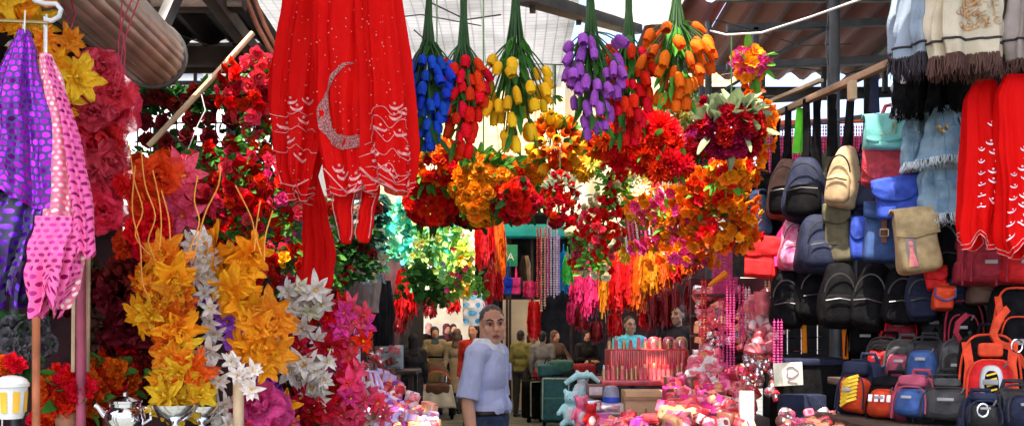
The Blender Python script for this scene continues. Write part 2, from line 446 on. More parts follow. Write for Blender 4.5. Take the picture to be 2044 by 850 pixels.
def leaf(mb, p, d, L_, W_, g, kind='point', droop=-0.4, nu=2, nv=4, mi=0):
    """one leaf from p along d"""
    d = Vector(d).normalized(); q = d.to_track_quat('X', 'Z') @ Quaternion((1, 0, 0), g.uniform(-1.3, 1.3))
    p = Vector(p)
    def fn(u, v):
        t = u * 2 - 1
        if kind == 'point': w = math.sin(PI * (0.04 + 0.95 * v ** 0.85)) ** 0.9
        else: w = math.sin(PI * (0.1 + 0.86 * v ** 0.8)) ** 0.6
        return p + q @ Vector((v * L_, t * w * W_ / 2, abs(t) * w * W_ * 0.18 + droop * v * v * L_ * 0.4))
    mb.grid(fn, nu, nv, mi)
def rdir(g):
    z = g.uniform(-1, 1); a = g.uniform(0, 2 * PI); r = math.sqrt(1 - z * z)
    return Vector((r * math.cos(a), r * math.sin(a), z))
def bouquet_down(px, top, bot, hw, Y, kind, m, n, label, leafm=GREEN, size=0.03, l0=0.30, group='artificial bouquets hanging upside down', tw=0.0, leaves=60, head=0.42):
    """long artificial bouquet hung by the ends of its stems, heads downwards"""
    g = random.Random(int(px * 13 + bot))
    H = S(bot - top, Y); W = S(hw, Y); t = P(px, top, Y)
    root = empty('flower_bouquet', t, label, 'bouquet', group)
    st, lf = MB(), MB()
    pts = []
    tries = 0
    while len(pts) < n and tries < 4000:
        tries += 1
        v = lerp(head, 0.97, g.random() ** 0.85)
        w = W * (0.45 + 0.6 * math.sin(PI * min(1, (v - 0.12) / 0.9)) ** 0.8) * (1.0 if v < 0.62 else 1 - (v - 0.62) * 1.45)
        a = g.uniform(0, 2 * PI); r = math.sqrt(g.uniform(0.25, 1)) * w
        p = t + Vector((r * math.cos(a) + tw * v, r * math.sin(a) * 0.8, -v * H))
        if all((p - q).length > size * .92 for q, _ in pts): pts.append((p, v))
    for p, v in pts:
        mid = t + Vector(((p.x - t.x) * 0.28, (p.y - t.y) * 0.28, -(0.25 + 0.2 * v) * H))
        d = (p - mid).normalized() * 0.7 + Vector((0, 0, -0.55)) + rdir(g) * 0.25
        end = p - d.normalized() * size * 0.1
        st.tube([t + Vector((g.uniform(-.012, .012), g.uniform(-.012, .012), 0.0)), lerp(t, mid, 0.55), mid, lerp(mid, end, .6) + Vector((0, 0, .004)), end], 0.0028, 5)
        inst(g.choice(FL[kind]), 'blossom', m, root, p, aim(d + rdir(g) * .2, g.uniform(0, 6)), (size * g.uniform(.72, 1.1), size * g.uniform(.72, 1.1), size * g.uniform(.85, 1.3)))
    for i in range(leaves):
        v = g.uniform(l0, 0.62) if i < leaves * 0.62 else g.uniform(0.5, 0.95)
        w = W * (0.25 + 1.0 * (v - 0.2))
        a = g.uniform(0, 2 * PI)
        p = t + Vector((w * .35 * math.cos(a), w * .35 * math.sin(a), -v * H))
        d = Vector((math.cos(a) * .6, math.sin(a) * .6, -1.0)) + rdir(g) * .25
        leaf(lf, p, d, S(52, 3.6) * g.uniform(.7, 1.15), S(15, 3.6) * g.uniform(.8, 1.2), g)
    st.build('stem', STEM, root); lf.build('foliage', leafm, root)
    return root
def posy(px, py, rx, ry, Y, kind, mats, size, label, n=30, leafm=GREEN, leaves=40, cord=None, top_leaf=False, group='artificial posies hung under the canopy', flat=0.75, leafL=0.07):
    """a rounded bunch of flowers, heads facing out and down"""
    g = random.Random(int(px * 7 + py * 3))
    c = P(px, py, Y); a, b = S(rx, Y), S(ry, Y)
    root = empty('flower_posy', c + Vector((0, 0, b)), label, 'posy', group)
    mats = mats if isinstance(mats, (list, tuple)) else [mats]
    pts = []; tries = 0
    while len(pts) < n and tries < 6000:
        tries += 1
        d = rdir(g)
        if d.y > 0.55: continue
        k = g.uniform(.76, 1.0) * (1 + .30 * noise.noise(Vector((d.x * 1.7 + px, d.y * 1.7, d.z * 1.7 + py))))
        p = c + Vector((d.x * a * k, d.y * a * flat * k, d.z * b * k))
        if all((p - q).length > size * .86 for q in pts):
            pts.append(p)
            fd = Vector((d.x, d.y * 1.1 - .35, d.z - 0.15)) + rdir(g) * .3
            inst(g.choice(FL[kind]), 'blossom', g.choice(mats), root, p - fd.normalized() * size * .3, aim(fd, g.uniform(0, 6)), size * g.uniform(.85, 1.15))
    lf, st = MB(), MB()
    for i in range(leaves if top_leaf else leaves // 2):
        d = rdir(g); d.y = -abs(d.y) * .7 + .2
        if top_leaf and i < leaves * .7: d = Vector((g.uniform(-1, 1), g.uniform(-1, .4), g.uniform(.5, 1)))
        d.normalize()
        p = c + Vector((d.x * a * .7, d.y * a * flat * .7, d.z * b * .75))
        leaf(lf, p, d + rdir(g) * .5, leafL * g.uniform(.7, 1.2), leafL * .5 * g.uniform(.8, 1.2), g, 'round')
    for p in pts[:24]: st.tube([c + Vector((g.uniform(-.01, .01), 0, b * .9)), lerp(c, p, .4), p], .002, 4)
    if cord: st.tube([c + Vector((0, 0, b * .6)), c + Vector((0, 0, b * 1.0)), P(px, cord, Y)], .0035, 5)
    st.build('stem', STEM, root); lf.build('foliage', leafm, root)
    return root
def garland(pts, Y, kind, mats, size, label, n, width, leafm=GREEN, leaves=80, leafL=0.045, leafW=None, cordm=None, group=None, flop=0.3, cat='garland', name='flower_garland', ydep=0.6, face=0.55, mixleaf=None, cords=None, leafkind='round', dist=0.8):
    """flowers along a hanging cord; pts are (px, py) in the photograph at depth Y"""
    g = random.Random(int(pts[0][0] * 5 + pts[-1][1] * 11 + n))
    W = [P(x, y, Y) for x, y in pts]
    seglen = [(b - a).length for a, b in zip(W, W[1:])]; tot = sum(seglen)
    def at(s):
        d = s * tot
        for k, l in enumerate(seglen):
            if d <= l or k == len(seglen) - 1: return W[k].lerp(W[k + 1], min(1, d / l))
            d -= l
    root = empty(name, W[0], label, cat, group)
    mats = mats if isinstance(mats, (list, tuple)) else [mats]
    wd = S(width, Y)
    st = MB(); st.tube([at(i / 12) for i in range(13)], .004, 6)
    for cpts in (cords or []):
        c3 = [P(x, y, Y - .10) for x, y in cpts]; c3 = [c3[0]] + c3 + [c3[-1]]; sm = []
        for i in range(1, len(c3) - 2):
            for t in (0, .25, .5, .75):
                sm.append(.5 * ((2 * c3[i]) + (c3[i + 1] - c3[i - 1]) * t + (2 * c3[i - 1] - 5 * c3[i] + 4 * c3[i + 1] - c3[i + 2]) * t * t + (3 * c3[i] - c3[i - 1] - 3 * c3[i + 1] + c3[i + 2]) * t ** 3))
        st.tube(sm + [c3[-1]], .0021, 5)
    st.build('cord', cordm or STEM, root)
    got = []; tries = 0; k = 0; miss = 0
    while k < n and tries < n * 40:
        tries += 1
        s = g.random() if n > 25 else (k + g.uniform(.2, .8)) / n
        c = at(s); a = g.uniform(0, 2 * PI); r = wd * math.sqrt(g.random()) * .9 * (1 + .55 * math.sin(s * 9 + pts[0][0]))
        c = c + Vector((.35 * wd * math.sin(s * 6.5 + pts[0][1]), 0, 0))
        d = Vector((math.cos(a), -abs(math.sin(a)) * 1.0, 0))
        p = c + Vector((d.x * r, d.y * r * ydep, g.uniform(-.5, .5) * size))
        if any((p - q).length < size * dist for q in got):
            miss += 1
            if miss > 14: miss = 0; k += 1
            continue
        miss = 0; got.append(p); k += 1
        fd = Vector((d.x * (r / max(wd, 1e-3)), -face, -flop)) + rdir(g) * .45
        inst(g.choice(FL[kind]), 'blossom', g.choice(mats), root, p, aim(fd, g.uniform(0, 6)), size * (g.uniform(.62, 1.12) if kind in ('leafstar', 'star', 'tulle') else g.uniform(.8, 1.2)))
    if leaves:
        lf = MB()
        for i in range(leaves):
            c = at(g.random()); d = rdir(g); d.z = d.z * .5 - .2; d.normalize()
            leaf(lf, c + Vector((d.x * wd * g.random(), d.y * wd * .5 * g.random(), 0)), d, leafL * g.uniform(.7, 1.2), (leafW or leafL * .6) * g.uniform(.8, 1.2), g, leafkind, nv=3)
        lf.build('foliage', leafm, root)
    return root
def ivy(px, y0, y1, hw, Y, m, label, n=140, leafL=0.05, m2=None, blossoms=None, group='coloured ivy vines hanging over the alley', shape=0.5):
    """trailing vine: leaves spread through a hanging clump"""
    g = random.Random(int(px * 3 + y1))
    root = empty('ivy_vine', P(px, y0, Y), label, 'vine', group)
    st, lf = MB(), MB()
    nst = 7
    for k in range(nst):
        x1 = px + g.uniform(-hw, hw) * .8; yy = g.uniform(-.12, .12)
        ln = g.uniform(.65, 1)
        pp = [P(px + (x1 - px) * min(1, t * 1.8), y0 + (y1 - y0) * t * ln, Y) + Vector((g.uniform(-.01, .01), yy * min(1, t * 2), 0)) for t in (0, .2, .4, .6, .8, 1)]
        st.tube(pp, .0022, 4)
        for i in range(n // nst):
            t = g.random(); j = min(4, int(t * 5)); p = pp[j].lerp(pp[j + 1], t * 5 - j) + rdir(g) * .03
            d = Vector((g.uniform(-1, 1), g.uniform(-1, .5), g.uniform(-1, .4)))
            leaf(lf, p, d, leafL * g.uniform(.6, 1.2), leafL * .85 * g.uniform(.7, 1.2), g, 'round' if g.random() < .6 else 'point', nv=3, mi=1 if (m2 and g.random() < .5) else 0)
            if blossoms and g.random() < .16:
                inst(g.choice(FL['small']), 'blossom', g.choice(blossoms), root, p + Vector((0, -.02, 0)), aim(Vector((g.uniform(-.6, .6), -1, -.2))), leafL * .42)
    st.build('stem', STEM, root); lf.build('foliage', [m, m2] if m2 else m, root)
    return root
# ---------------------------------------------------------------- hanging cloth
class Cloth:
    """a length of cloth hanging in pleats: rows of (py, centre px, half width px) at depth Y"""
    def __init__(s, rows, Y, depth=0.05, pleats=6, amp=0.012, hem=None, seed=0, flat=0.75, shear=0.0):
        s.rows, s.Y, s.depth, s.pleats, s.amp, s.hem, s.flat = rows, Y, depth, pleats, amp, hem, flat
        g = random.Random(seed); s.ph = [g.uniform(0, 6.28) for _ in range(4)]; s.seed = seed
        s.y0, s.y1 = rows[0][0], rows[-1][0]
    def at(s, th, py, out=0.0, hemk=0.0):
        c, h = interp(s.rows, py)
        v = (py - s.y0) / (s.y1 - s.y0)
        if s.hem: py = py + s.hem(th) * max(0, v - 0.55) / 0.45
        sp = lambda x, p: math.copysign(abs(x) ** p, x)
        hw = S(h, s.Y)
        x = sp(math.cos(th), .8) * hw; y = -sp(math.sin(th), .8) * s.depth * (0.35 + 0.65 * min(1, v * 2.2))
        n = Vector((math.cos(th), -math.sin(th), 0))
        k = s.amp * (0.3 + 0.7 * min(1, v * 1.6))
        w = math.sin(s.pleats * th + s.ph[0] + 0.9 * math.sin(v * 3 + s.ph[1])) + 0.5 * math.sin((s.pleats * 2 + 1) * th + s.ph[2] - v * 2)
        w += 0.8 * noise.noise(Vector((math.cos(th) * 2, math.sin(th) * 2 + s.seed, v * 5)))
        p = P(c, py, s.Y) + Vector((x, y, 0)) + n * (k * w + out)
        p.x += 0.01 * noise.noise(Vector((v * 4, s.seed * 1.3, 1)))
        return p
    def front(s, px, py, out=0.004):
        c, h = interp(s.rows, py)
        t = max(-1, min(1, (px - c) / h)); t = math.copysign(abs(t) ** 1.25, t)
        return s.at(math.acos(t), py, out)
    def mesh(s, mb, nu=88, nv=44, mi=0, per=None):
        hw = S(max(r[2] for r in s.rows), s.Y); per = per or 4.2 * hw; H = S(s.y1 - s.y0, s.Y)
        mb.grid(lambda u, v: s.at(2 * PI * u, lerp(s.y0, s.y1, v)), nu, nv, mi, wrap=True, uv=lambda u, v: (u * per, v * H))
    def fringe(s, mb, px_len, n=120, r=0.0014, mi=0, g=None):
        g = g or random.Random(s.seed)
        for i in range(n):
            th = 2 * PI * i / n + g.uniform(-.02, .02)
            a = s.at(th, s.y1); l = S(px_len, s.Y) * g.uniform(.75, 1.1)
            mb.tube([a + Vector((0, 0, .004)), a + Vector((g.uniform(-.006, .006), g.uniform(-.006, .006), -l * .5)), a + Vector((g.uniform(-.012, .012), g.uniform(-.01, .01), -l))], [r, r * 1.3, r * .5], 4, mi)
def scallop(a, n, ph=0.0): return lambda th: a * abs(math.sin(n * th + ph)) - a * .5
def cloth_thing(name, rows, Y, m, label, cat, group=None, fringe=None, **k):
    c = Cloth(rows, Y, **k)
    root = empty(name, P(rows[0][1], rows[0][0], Y), label, cat, group)
    mb = MB(); c.mesh(mb); mb.build('cloth', m, root)
    if fringe:
        fb = MB(); c.fringe(fb, fringe[0], fringe[2] if len(fringe) > 2 else 130, fringe[3] if len(fringe) > 3 else .0016); fb.build('fringe', fringe[1], root)
    return root, c
def motif(c, mb, arcs, dots, r=0.0014):
    for a in arcs: mb.tube([c.front(x, y, .005) for x, y in a], r, 5)
    for x, y, rr in dots: mb.ball(c.front(x, y, .005), rr, 8, 5)
def smile(c, mb, x, y, r):
    """a small filled crescent with a round spot over it"""
    n = 9
    for i in range(n):
        a0, a1 = [R(8 + 164 * k / n) for k in (i, i + 1)]
        o = [c.front(x + r * math.cos(a), y + r * math.sin(a), .005) for a in (a0, a1)]; q = [c.front(x + r * .92 * math.cos(a), y - r * .12 + r * .62 * math.sin(a), .005) for a in (a0, a1)]
        mb.add([o[0], o[1], q[1], q[0]], [(0, 1, 2, 3)])
    mb.ball(c.front(x, y - r * .15, .004), S(r * .28, c.Y), 8, 5)
def hemline(c, mb, r=.0016, rows=(1.0, .975)):
    for k in rows:
        y = lerp(c.y0, c.y1, k); mb.tube([c.at(2 * PI * i / 90, y, .003) for i in range(91)], r, 5)
def arcpts(cx, cy, rx, ry, a0, a1, n=10):
    return [(cx + rx * math.cos(R(a0 + (a1 - a0) * i / n)), cy + ry * math.sin(R(a0 + (a1 - a0) * i / n))) for i in range(n + 1)]

def tinsel(px, y0, y1, hw, Y, m, label, n=420, group='tinsel garlands hung in a row', seed=0, cat='tinsel', lean=0.0):
    """a hank of shiny foil streamers hanging from a knot"""
    g = random.Random(int(px * 3 + y1) + seed)
    t = P(px, y0, Y); H = S(y1 - y0, Y); W = S(hw, Y)
    root = empty('tinsel_garland', t, label, cat, group)
    mb = MB()
    for i in range(n):
        a = g.uniform(0, 2 * PI); r = W * math.sqrt(g.random())
        l = H * (g.uniform(.72, 1.02) - .16 * (r / W))
        top = t + Vector((math.cos(a) * r * .45, math.sin(a) * r * .45, 0))
        z0 = g.uniform(0, .6) * H
        p0 = t + Vector((math.cos(a) * r * .75, math.sin(a) * r * .75, -z0)); p0.x += lean * z0
        ll = min(l - z0, g.uniform(.12, .5) * H)
        if ll < .02: continue
        p1 = p0 + Vector((math.cos(a) * .02 + lean * ll + g.uniform(-.01, .01), math.sin(a) * .02, -ll))
        w = g.uniform(.0025, .006) * max(1, Y / 6); sx = Vector((math.sin(a + g.uniform(-1, 1)) * w, math.cos(a) * w, 0))
        md = p0.lerp(p1, .5) + rdir(g) * .008
        mb.add([p0 - sx, p0 + sx, md - sx, md + sx, p1 - sx, p1 + sx], [(0, 1, 3, 2), (2, 3, 5, 4)])
    mb.tube([t + Vector((0, 0, S(14, Y))), t, t + Vector((lean * H * .8, 0, -H * .8))], [.004, .008, .006], 6)
    mb.build('streamer', m, root)
    return root
def beads(px, y0, y1, Y, m, label, n=None, r=0.006, group='bead strings hung for sale', k=1, gap=2.0, name='bead_string', cat='beads', sw=0.0):
    """k strings of beads side by side as one hank"""
    t = P(px, y0, Y); H = S(y1 - y0, Y)
    root = empty(name, t, label, cat, group)
    g = random.Random(int(px + y1))
    for j in range(k):
        mb = MB(); x = t.x + (j - (k - 1) / 2) * r * 2.6; hh = H * g.uniform(.9, 1.0); c = int(hh / (r * gap))
        yy = t.y + g.uniform(-.5, .5) * r
        mb.tube([(x, yy, t.z + .01), (x, yy, t.z - hh)], r * .2, 4)
        for i in range(c): mb.ball((x + sw * math.sin(i * .2 + j), yy, t.z - (i + .5) * r * gap), r * g.uniform(.85, 1.1), 6, 4)
        mb.build('strand', m, root)
    return root

# ---------------------------------------------------------------- bags, built at their own base facing -Y
def fabric(name, col, rough=0.75, bump=0.35, var=0.22, scale=25, bscale=220, **k): return mat(name, col, rough, 0, 0, var, scale, 0.0, bump, bscale, 0.3, **k)
def hm(*a): return Vector(a)
def strap(mb, pts, w, t=0.004, mi=0):
    """flat webbing along points (broad side kept towards the viewer)"""
    pts = [Vector(p) for p in pts]; n = len(pts); vs, fs = [], []
    for k in range(n):
        d = (pts[min(k + 1, n - 1)] - pts[max(k - 1, 0)]).normalized()
        side = d.cross(Vector((0, 1, 0)))
        side = side.normalized() if side.length > .15 else Vector((1, 0, 0))
        nn = side.cross(d).normalized()
        for a, b in ((-1, -1), (1, -1), (1, 1), (-1, 1)): vs.append(pts[k] + side * a * w / 2 + nn * b * t / 2)
    for k in range(n - 1):
        for i in range(4):
            j = (i + 1) % 4; fs.append((k * 4 + i, k * 4 + j, k * 4 + 4 + j, k * 4 + 4 + i))
    fs += [(3, 2, 1, 0), tuple(n * 4 - 4 + i for i in range(4))]
    mb.add(vs, fs, mi)
def bag_root(name, x0, x1, y0, y1, Y, label, cat, group, rz=0, ry=0):
    c = P((x0 + x1) / 2, y1, Y)
    g = random.Random(x0 * 7 + y1)
    if cat != 'suitcase': ry += g.uniform(-7, 7); rz += g.uniform(-14, 14)
    return empty(name, c, label, cat, group, rot=(R(g.uniform(-5, 5)), R(ry), R(rz))), S(x1 - x0, Y), S(y1 - y0, Y)
def rail_strap(root, m, W, H, top, w=0.03, name='strap'):
    """webbing from the bag up to the rail it hangs from; top in metres above the bag's top"""
    mb = MB()
    strap(mb, [(-w * .2, .015, H * .8), (-w * .1, .0, H + .01), (0, 0, H + top * .5), (0, 0, H + top)], w)
    strap(mb, [(w * .5, .03, H * .8), (w * .3, .02, H + .01), (w * .1, .012, H + top * .5), (0, .012, H + top)], w)
    return mb.build(name, m, root, local=True)
def messenger(x0, x1, y0, y1, Y, m, label, flapm=None, trim=None, top=0.2, strapm=None, group=None, rz=0, ry=0, flap=0.55, pocket=False, logo=None, edge=None, buckle=None, roundf=0.35, depth=0.1, strapw=0.03):
    root, W, H = bag_root('shoulder_bag', x0, x1, y0, y1, Y, label, 'shoulder bag', group, rz, ry)
    b = MB(); b.soft((0, 0, H / 2), (W, depth, H * .98), (.25, .35), taper=.06, sag=.16, lump=.012, seed=x0); b.build('body', m, root, local=True)
    f = MB()
    hx, d2 = W / 2, depth / 2
    def flapf(u, v):
        a = v
        x = (u - .5) * W * 1.03
        if a < .25:   # over the top
            t = a / .25; y = lerp(d2 * .6, -d2 * .95, t); z = H * 1.0 + .012 * math.sin(PI * t)
        else:
            t = (a - .25) / .75; rr = (abs(u - .5) * 2) ** 3
            z = H * (1.0 - t * flap * (1 - .22 * rr * roundf / .35)); y = -d2 * (1.06 + .10 * math.sin(PI * t)) - .006
            y += .15 * d2 * (abs(u - .5) * 2) ** 4
            y += .006 * noise.noise(Vector((u * 4 + x0, t * 3, 0))); z -= .004 * math.sin(u * 7 + x0) * t
        return Vector((x, y, z))
    f.grid(flapf, 16, 14)
    fo = f.build('flap', flapm or m, root, local=True)
    so = fo.modifiers.new('t', 'SOLIDIFY'); so.thickness = .006; so.offset = 1
    if trim:
        t = MB()
        t.tube([flapf(u / 16, 1) + Vector((0, -.004, 0)) for u in range(17)], .0035, 5)
        t.tube([flapf(0.02, v / 12) + Vector((0, -.003, 0)) for v in range(3, 13)], .003, 5); t.tube([flapf(0.98, v / 12) + Vector((0, -.003, 0)) for v in range(3, 13)], .003, 5)
        t.build('piping', trim, root, local=True)
    if pocket:
        p = MB(); p.soft((0, -d2 * .9, H * .25), (W * .72, .035, H * .38), (.25, .3), lump=.003, seed=y0); p.build('pocket', m, root, local=True)
    if buckle:
        bk = MB()
        strap(bk, [(0, -d2 * 1.15, H * .80), (0, -d2 * 1.28, H * .55), (0, -d2 * 1.2, H * .34)], W * .13, .005)
        bk.build('buckle_strap', buckle[0], root, local=True)
        k = MB(); z = H * .5
        for a, c in (((-W * .1, -d2 * 1.36, z - .014), (W * .1, -d2 * 1.36, z - .014)), ((W * .1, -d2 * 1.36, z - .014), (W * .1, -d2 * 1.36, z + .014)), ((W * .1, -d2 * 1.36, z + .014), (-W * .1, -d2 * 1.36, z + .014)), ((-W * .1, -d2 * 1.36, z + .014), (-W * .1, -d2 * 1.36, z - .014))):
            k.tube([a, c], .0028, 5)
        k.build('buckle', buckle[1], root, local=True)
    if logo: logo(root, W, H, -d2 * 1.2)
    if top: rail_strap(root, strapm or m, W, H, top, strapw)
    return root
def knapsack(x0, x1, y0, y1, Y, m, label, front=None, top=0.2, strapm=None, group=None, rz=0, ry=0, zipm=None, depth=0.14, side=None, taper=.45, strapw=.03):
    """soft teardrop backpack with a front pocket, hung by its loop"""
    root, W, H = bag_root('backpack', x0, x1, y0, y1, Y, label, 'backpack', group, rz, ry)
    b = MB(); b.soft((0, 0, H / 2), (W, depth, H), (.55, .55), taper=taper, sag=.2, lump=.016, seed=x0, nu=30, nv=22); b.build('body', m, root, local=True)
    p = MB(); p.soft((0, -depth * .42, H * .30), (W * .72, depth * .5, H * .46), (.45, .5), taper=.15, lump=.005, seed=y0); p.build('front_pocket', front or m, root, local=True)
    z = MB()
    z.tube([(W * .33 * math.cos(a), -depth * .52 - .01 * math.sin(a), H * .50 + H * .33 * math.sin(a)) for a in [R(10 + 160 * i / 14) for i in range(15)]], .0035, 5)
    z.tube([(-W * .3 + W * .6 * i / 8, -depth * .69 - .004, H * .46 - .01 * abs(i - 4) / 4) for i in range(9)], .003, 5)
    z.build('zip', zipm or mat('zip_dark', (.06, .055, .055), .4, .5), root, local=True)
    s = MB()
    for sx in (-1, 1):
        strap(s, [(sx * W * .12, depth * .3, H * .95), (sx * W * .34, depth * .62, H * .7), (sx * W * .40, depth * .6, H * .35), (sx * W * .36, depth * .3, H * .1)], .028, .008)
    s.tube([(-.025, .01, H * .96), (-.018, .01, H + .03), (.018, .01, H + .03), (.025, .01, H * .96)], .005, 6)
    s.build('shoulder_strap', strapm or m, root, local=True)
    if side:
        q = MB(); q.soft((-W * .34, -.01, H * .42), (W * .34, depth * 1.04, H * .8), (.5, .5), taper=.3, lump=.004, seed=3); q.build('side_panel', side, root, local=True)
    if top: rail_strap(root, strapm or m, W, H, top, strapw)
    return root
def schoolbag(x0, x1, y0, y1, Y, m, label, panel, arch=None, group='school backpacks piled on the floor stand', rz=0, rx=-12, ry=0, depth=0.16, stripes=None, patch=None, strapm=None):
    """domed school backpack: body, arched rim, front pocket, piping, haul loop, straps"""
    c = P((x0 + x1) / 2, y1, Y); W, H = S(x1 - x0, Y) * 1.30, S(y1 - y0, Y) * 1.20
    root = empty('school_backpack', c, label, 'school backpack', group, rot=(R(rx), R(ry), R(rz)))
    dome = lambda w, h: [(-w / 2, 0)] + [(-w / 2 + w * i / 16, h * (.55 + .45 * math.sin(PI * i / 16) ** .6)) for i in range(17)] + [(w / 2, 0)]
    def slab(mb, w, h, y0_, y1_, z0=0.0, seed=0, bulge=.02):
        def fn(u, v):
            # u round the outline, v front to back
            a = 2 * PI * u; sp = lambda q, p: math.copysign(abs(q) ** p, q)
            x = sp(math.cos(a), .55) * w / 2; z = sp(math.sin(a), .62 if math.sin(a) > 0 else .3) * h / 2 + h / 2
            k = math.sin(PI * (.03 + .94 * v)) ** .28
            x *= (.2 + .8 * k) if v in (0, 1) else k; z = h / 2 + (z - h / 2) * ((.2 + .8 * k) if v in (0, 1) else k)
            p = Vector((x, lerp(y0_, y1_, v), z + z0)); p += noise.noise_vector(p * 8 + Vector((seed, 0, 0))) * .013 + noise.noise_vector(p * 22 + Vector((seed, 3, 0))) * .004
            return p
        mb.grid(fn, 36, 12, wrap=True)
        for v, s_ in ((0, 1), (1, -1)):
            ring = [fn(i / 36, v) for i in range(36)]; cc = sum(ring, Vector()) / 36 + Vector((0, -bulge * s_, 0))
            for i in range(36): mb.add([ring[i], ring[(i + 1) % 36], cc], [(0, 1, 2)])
    b = MB(); slab(b, W, H, -depth * .5, depth * .5, 0, x0); b.build('body', m, root, local=True)
    f = MB(); slab(f, W * .74, H * .62, -depth * .5 - .055, -depth * .3, H * .05, y0); f.build('front_pocket', panel, root, local=True)
    t = MB()
    def archp(w, h, z0, y): return [(w / 2 * math.copysign(abs(math.cos(a)) ** .55, math.cos(a)), y, z0 + h * math.sin(a) ** .62) for a in [PI * i / 22 for i in range(23)]]
    t.tube(archp(W * .9, H * .92, H * .03, -depth * .5), .0042, 6)
    t.tube(archp(W * .70, H * .56, H * .08, -depth * .5 - .058), .0032, 6)
    t.build('piping', arch or m, root, local=True)
    for sx in (-1, 1):
        sp_ = MB(); sp_.soft((sx * W * .47, -.01, H * .26), (W * .16, depth * .6, H * .36), (.5, .5), lump=.006, seed=x0 + sx); sp_.build('side_pocket', m, root, local=True)
    zp = MB()
    zp.box((W * .2, -depth * .5 - .062, H * .58), (.006, .004, .022), Matrix.Rotation(.5, 4, 'Y'), .001); zp.build('zip_pull', mat('zip_dark', (.06, .055, .055), .4, .5), root, local=True)
    bd = MB(); bd.box((-W * .02, -depth * .5 - .088, H * .38), (W * .22, .006, H * .06), None, .002); bd.build('logo_tab', mat('logo_grey', (.25, .24, .23), .6), root, local=True)
    var_ = (x0 + y0) % 3
    if var_ == 1:
        q = MB(); q.soft((0, -depth * .5 - .02, H * .78), (W * .62, .06, H * .24), (.5, .5), lump=.006, seed=x0 + 5); q.build('upper_pocket', m, root, local=True)
    elif var_ == 2:
        for sx in (-1, 1):
            q = MB(); strap(q, [(sx * W * .34, -depth * .42, H * .86), (sx * W * .30, -depth * .62, H * .6), (sx * W * .33, -depth * .66, H * .34), (sx * W * .40, -depth * .5, H * .12)], W * .13, .012); q.build('side_band', arch or m, root, local=True)
    else:
        for z in (.30, .66):
            q = MB(); strap(q, [(-W * .47, -depth * .25, H * z), (-W * .3, -depth * .66, H * (z - .02)), (0, -depth * .94, H * (z - .03)), (W * .3, -depth * .66, H * (z - .02)), (W * .47, -depth * .25, H * z)], .02, .006); q.build('compression_strap', strapm or m, root, local=True)
    hl = MB(); hl.tube([(-.035, .02, H * .96), (-.025, .0, H + .03), (.025, .0, H + .03), (.035, .02, H * .96)], .008, 6)
    hl.build('haul_loop', strapm or m, root, local=True)
    for sx in (-1, 1):
        s = MB(); strap(s, [(sx * W * .15, depth * .4, H * .97), (sx * W * .26, depth * .85, H * .82), (sx * W * .32, depth * .9, H * .45), (sx * W * .38, depth * .5, H * .08)], .05, .014)
        s.build('shoulder_strap', strapm or m, root, local=True)
    if stripes:
        for i in range(stripes[1]):
            s = MB(); z = H * (.12 + .44 * i / stripes[1])
            strap(s, [(-W * .19, -depth * .5 - .066, z), (0, -depth * .5 - .082, z + .016), (W * .19, -depth * .5 - .066, z + .032)], .011, .004)
            s.build('stripe', stripes[0], root, local=True)
    if patch:
        s = MB(); s.soft((0, -depth * .5 - .03, H * .76), (W * .36, .03, H * .16), (.4, .4)); s.build('badge', patch, root, local=True)
    return root
# ---------------------------------------------------------------- people: capsules grown together into one skin by a voxel remesh
def caps(mb, a, b, ra, rb, seg=12):
    a, b = Vector(a), Vector(b); d = b - a
    if d.length < 1e-5: return
    t = d.normalized(); pts, rad = [], []
    for k in range(5):
        q = PI / 2 * (1 - k / 5); pts.append(a - t * ra * math.sin(q)); rad.append(max(ra * math.cos(q), ra * .05))
    pts.append(a); rad.append(ra); pts.append(b); rad.append(rb)
    for k in range(1, 6):
        q = PI / 2 * k / 5; pts.append(b + t * rb * math.sin(q)); rad.append(max(rb * math.cos(q), rb * .05))
    mb.tube(pts, rad, seg)
def fuse(mb, vox, smooth=4, disp=None):
    me = mb.mesh('fuse'); o = bpy.data.objects.new('fuse', me); COL.objects.link(o)
    r = o.modifiers.new('r', 'REMESH'); r.mode = 'VOXEL'; r.voxel_size = vox; r.use_smooth_shade = True
    if smooth:
        s = o.modifiers.new('s', 'SMOOTH'); s.iterations = smooth; s.factor = .5
    dg = bpy.context.evaluated_depsgraph_get(); dg.update()
    out = bpy.data.meshes.new_from_object(o.evaluated_get(dg))
    bpy.data.objects.remove(o); bpy.data.meshes.remove(me)
    if disp:
        for v, n in zip(out.vertices, [v.normal.copy() for v in out.vertices]): v.co += n * disp(v.co)
    out.materials.clear()
    out.polygons.foreach_set('use_smooth', [True] * len(out.polygons))
    return out
def put(me, name, m, parent):
    me.materials.append(m); me.name = name
    o = bpy.data.objects.new(name, me); COL.objects.link(o); o.parent = parent
    return o
def arm_pts(J, s):
    return J['sh' + s], J['el' + s], J['wr' + s]
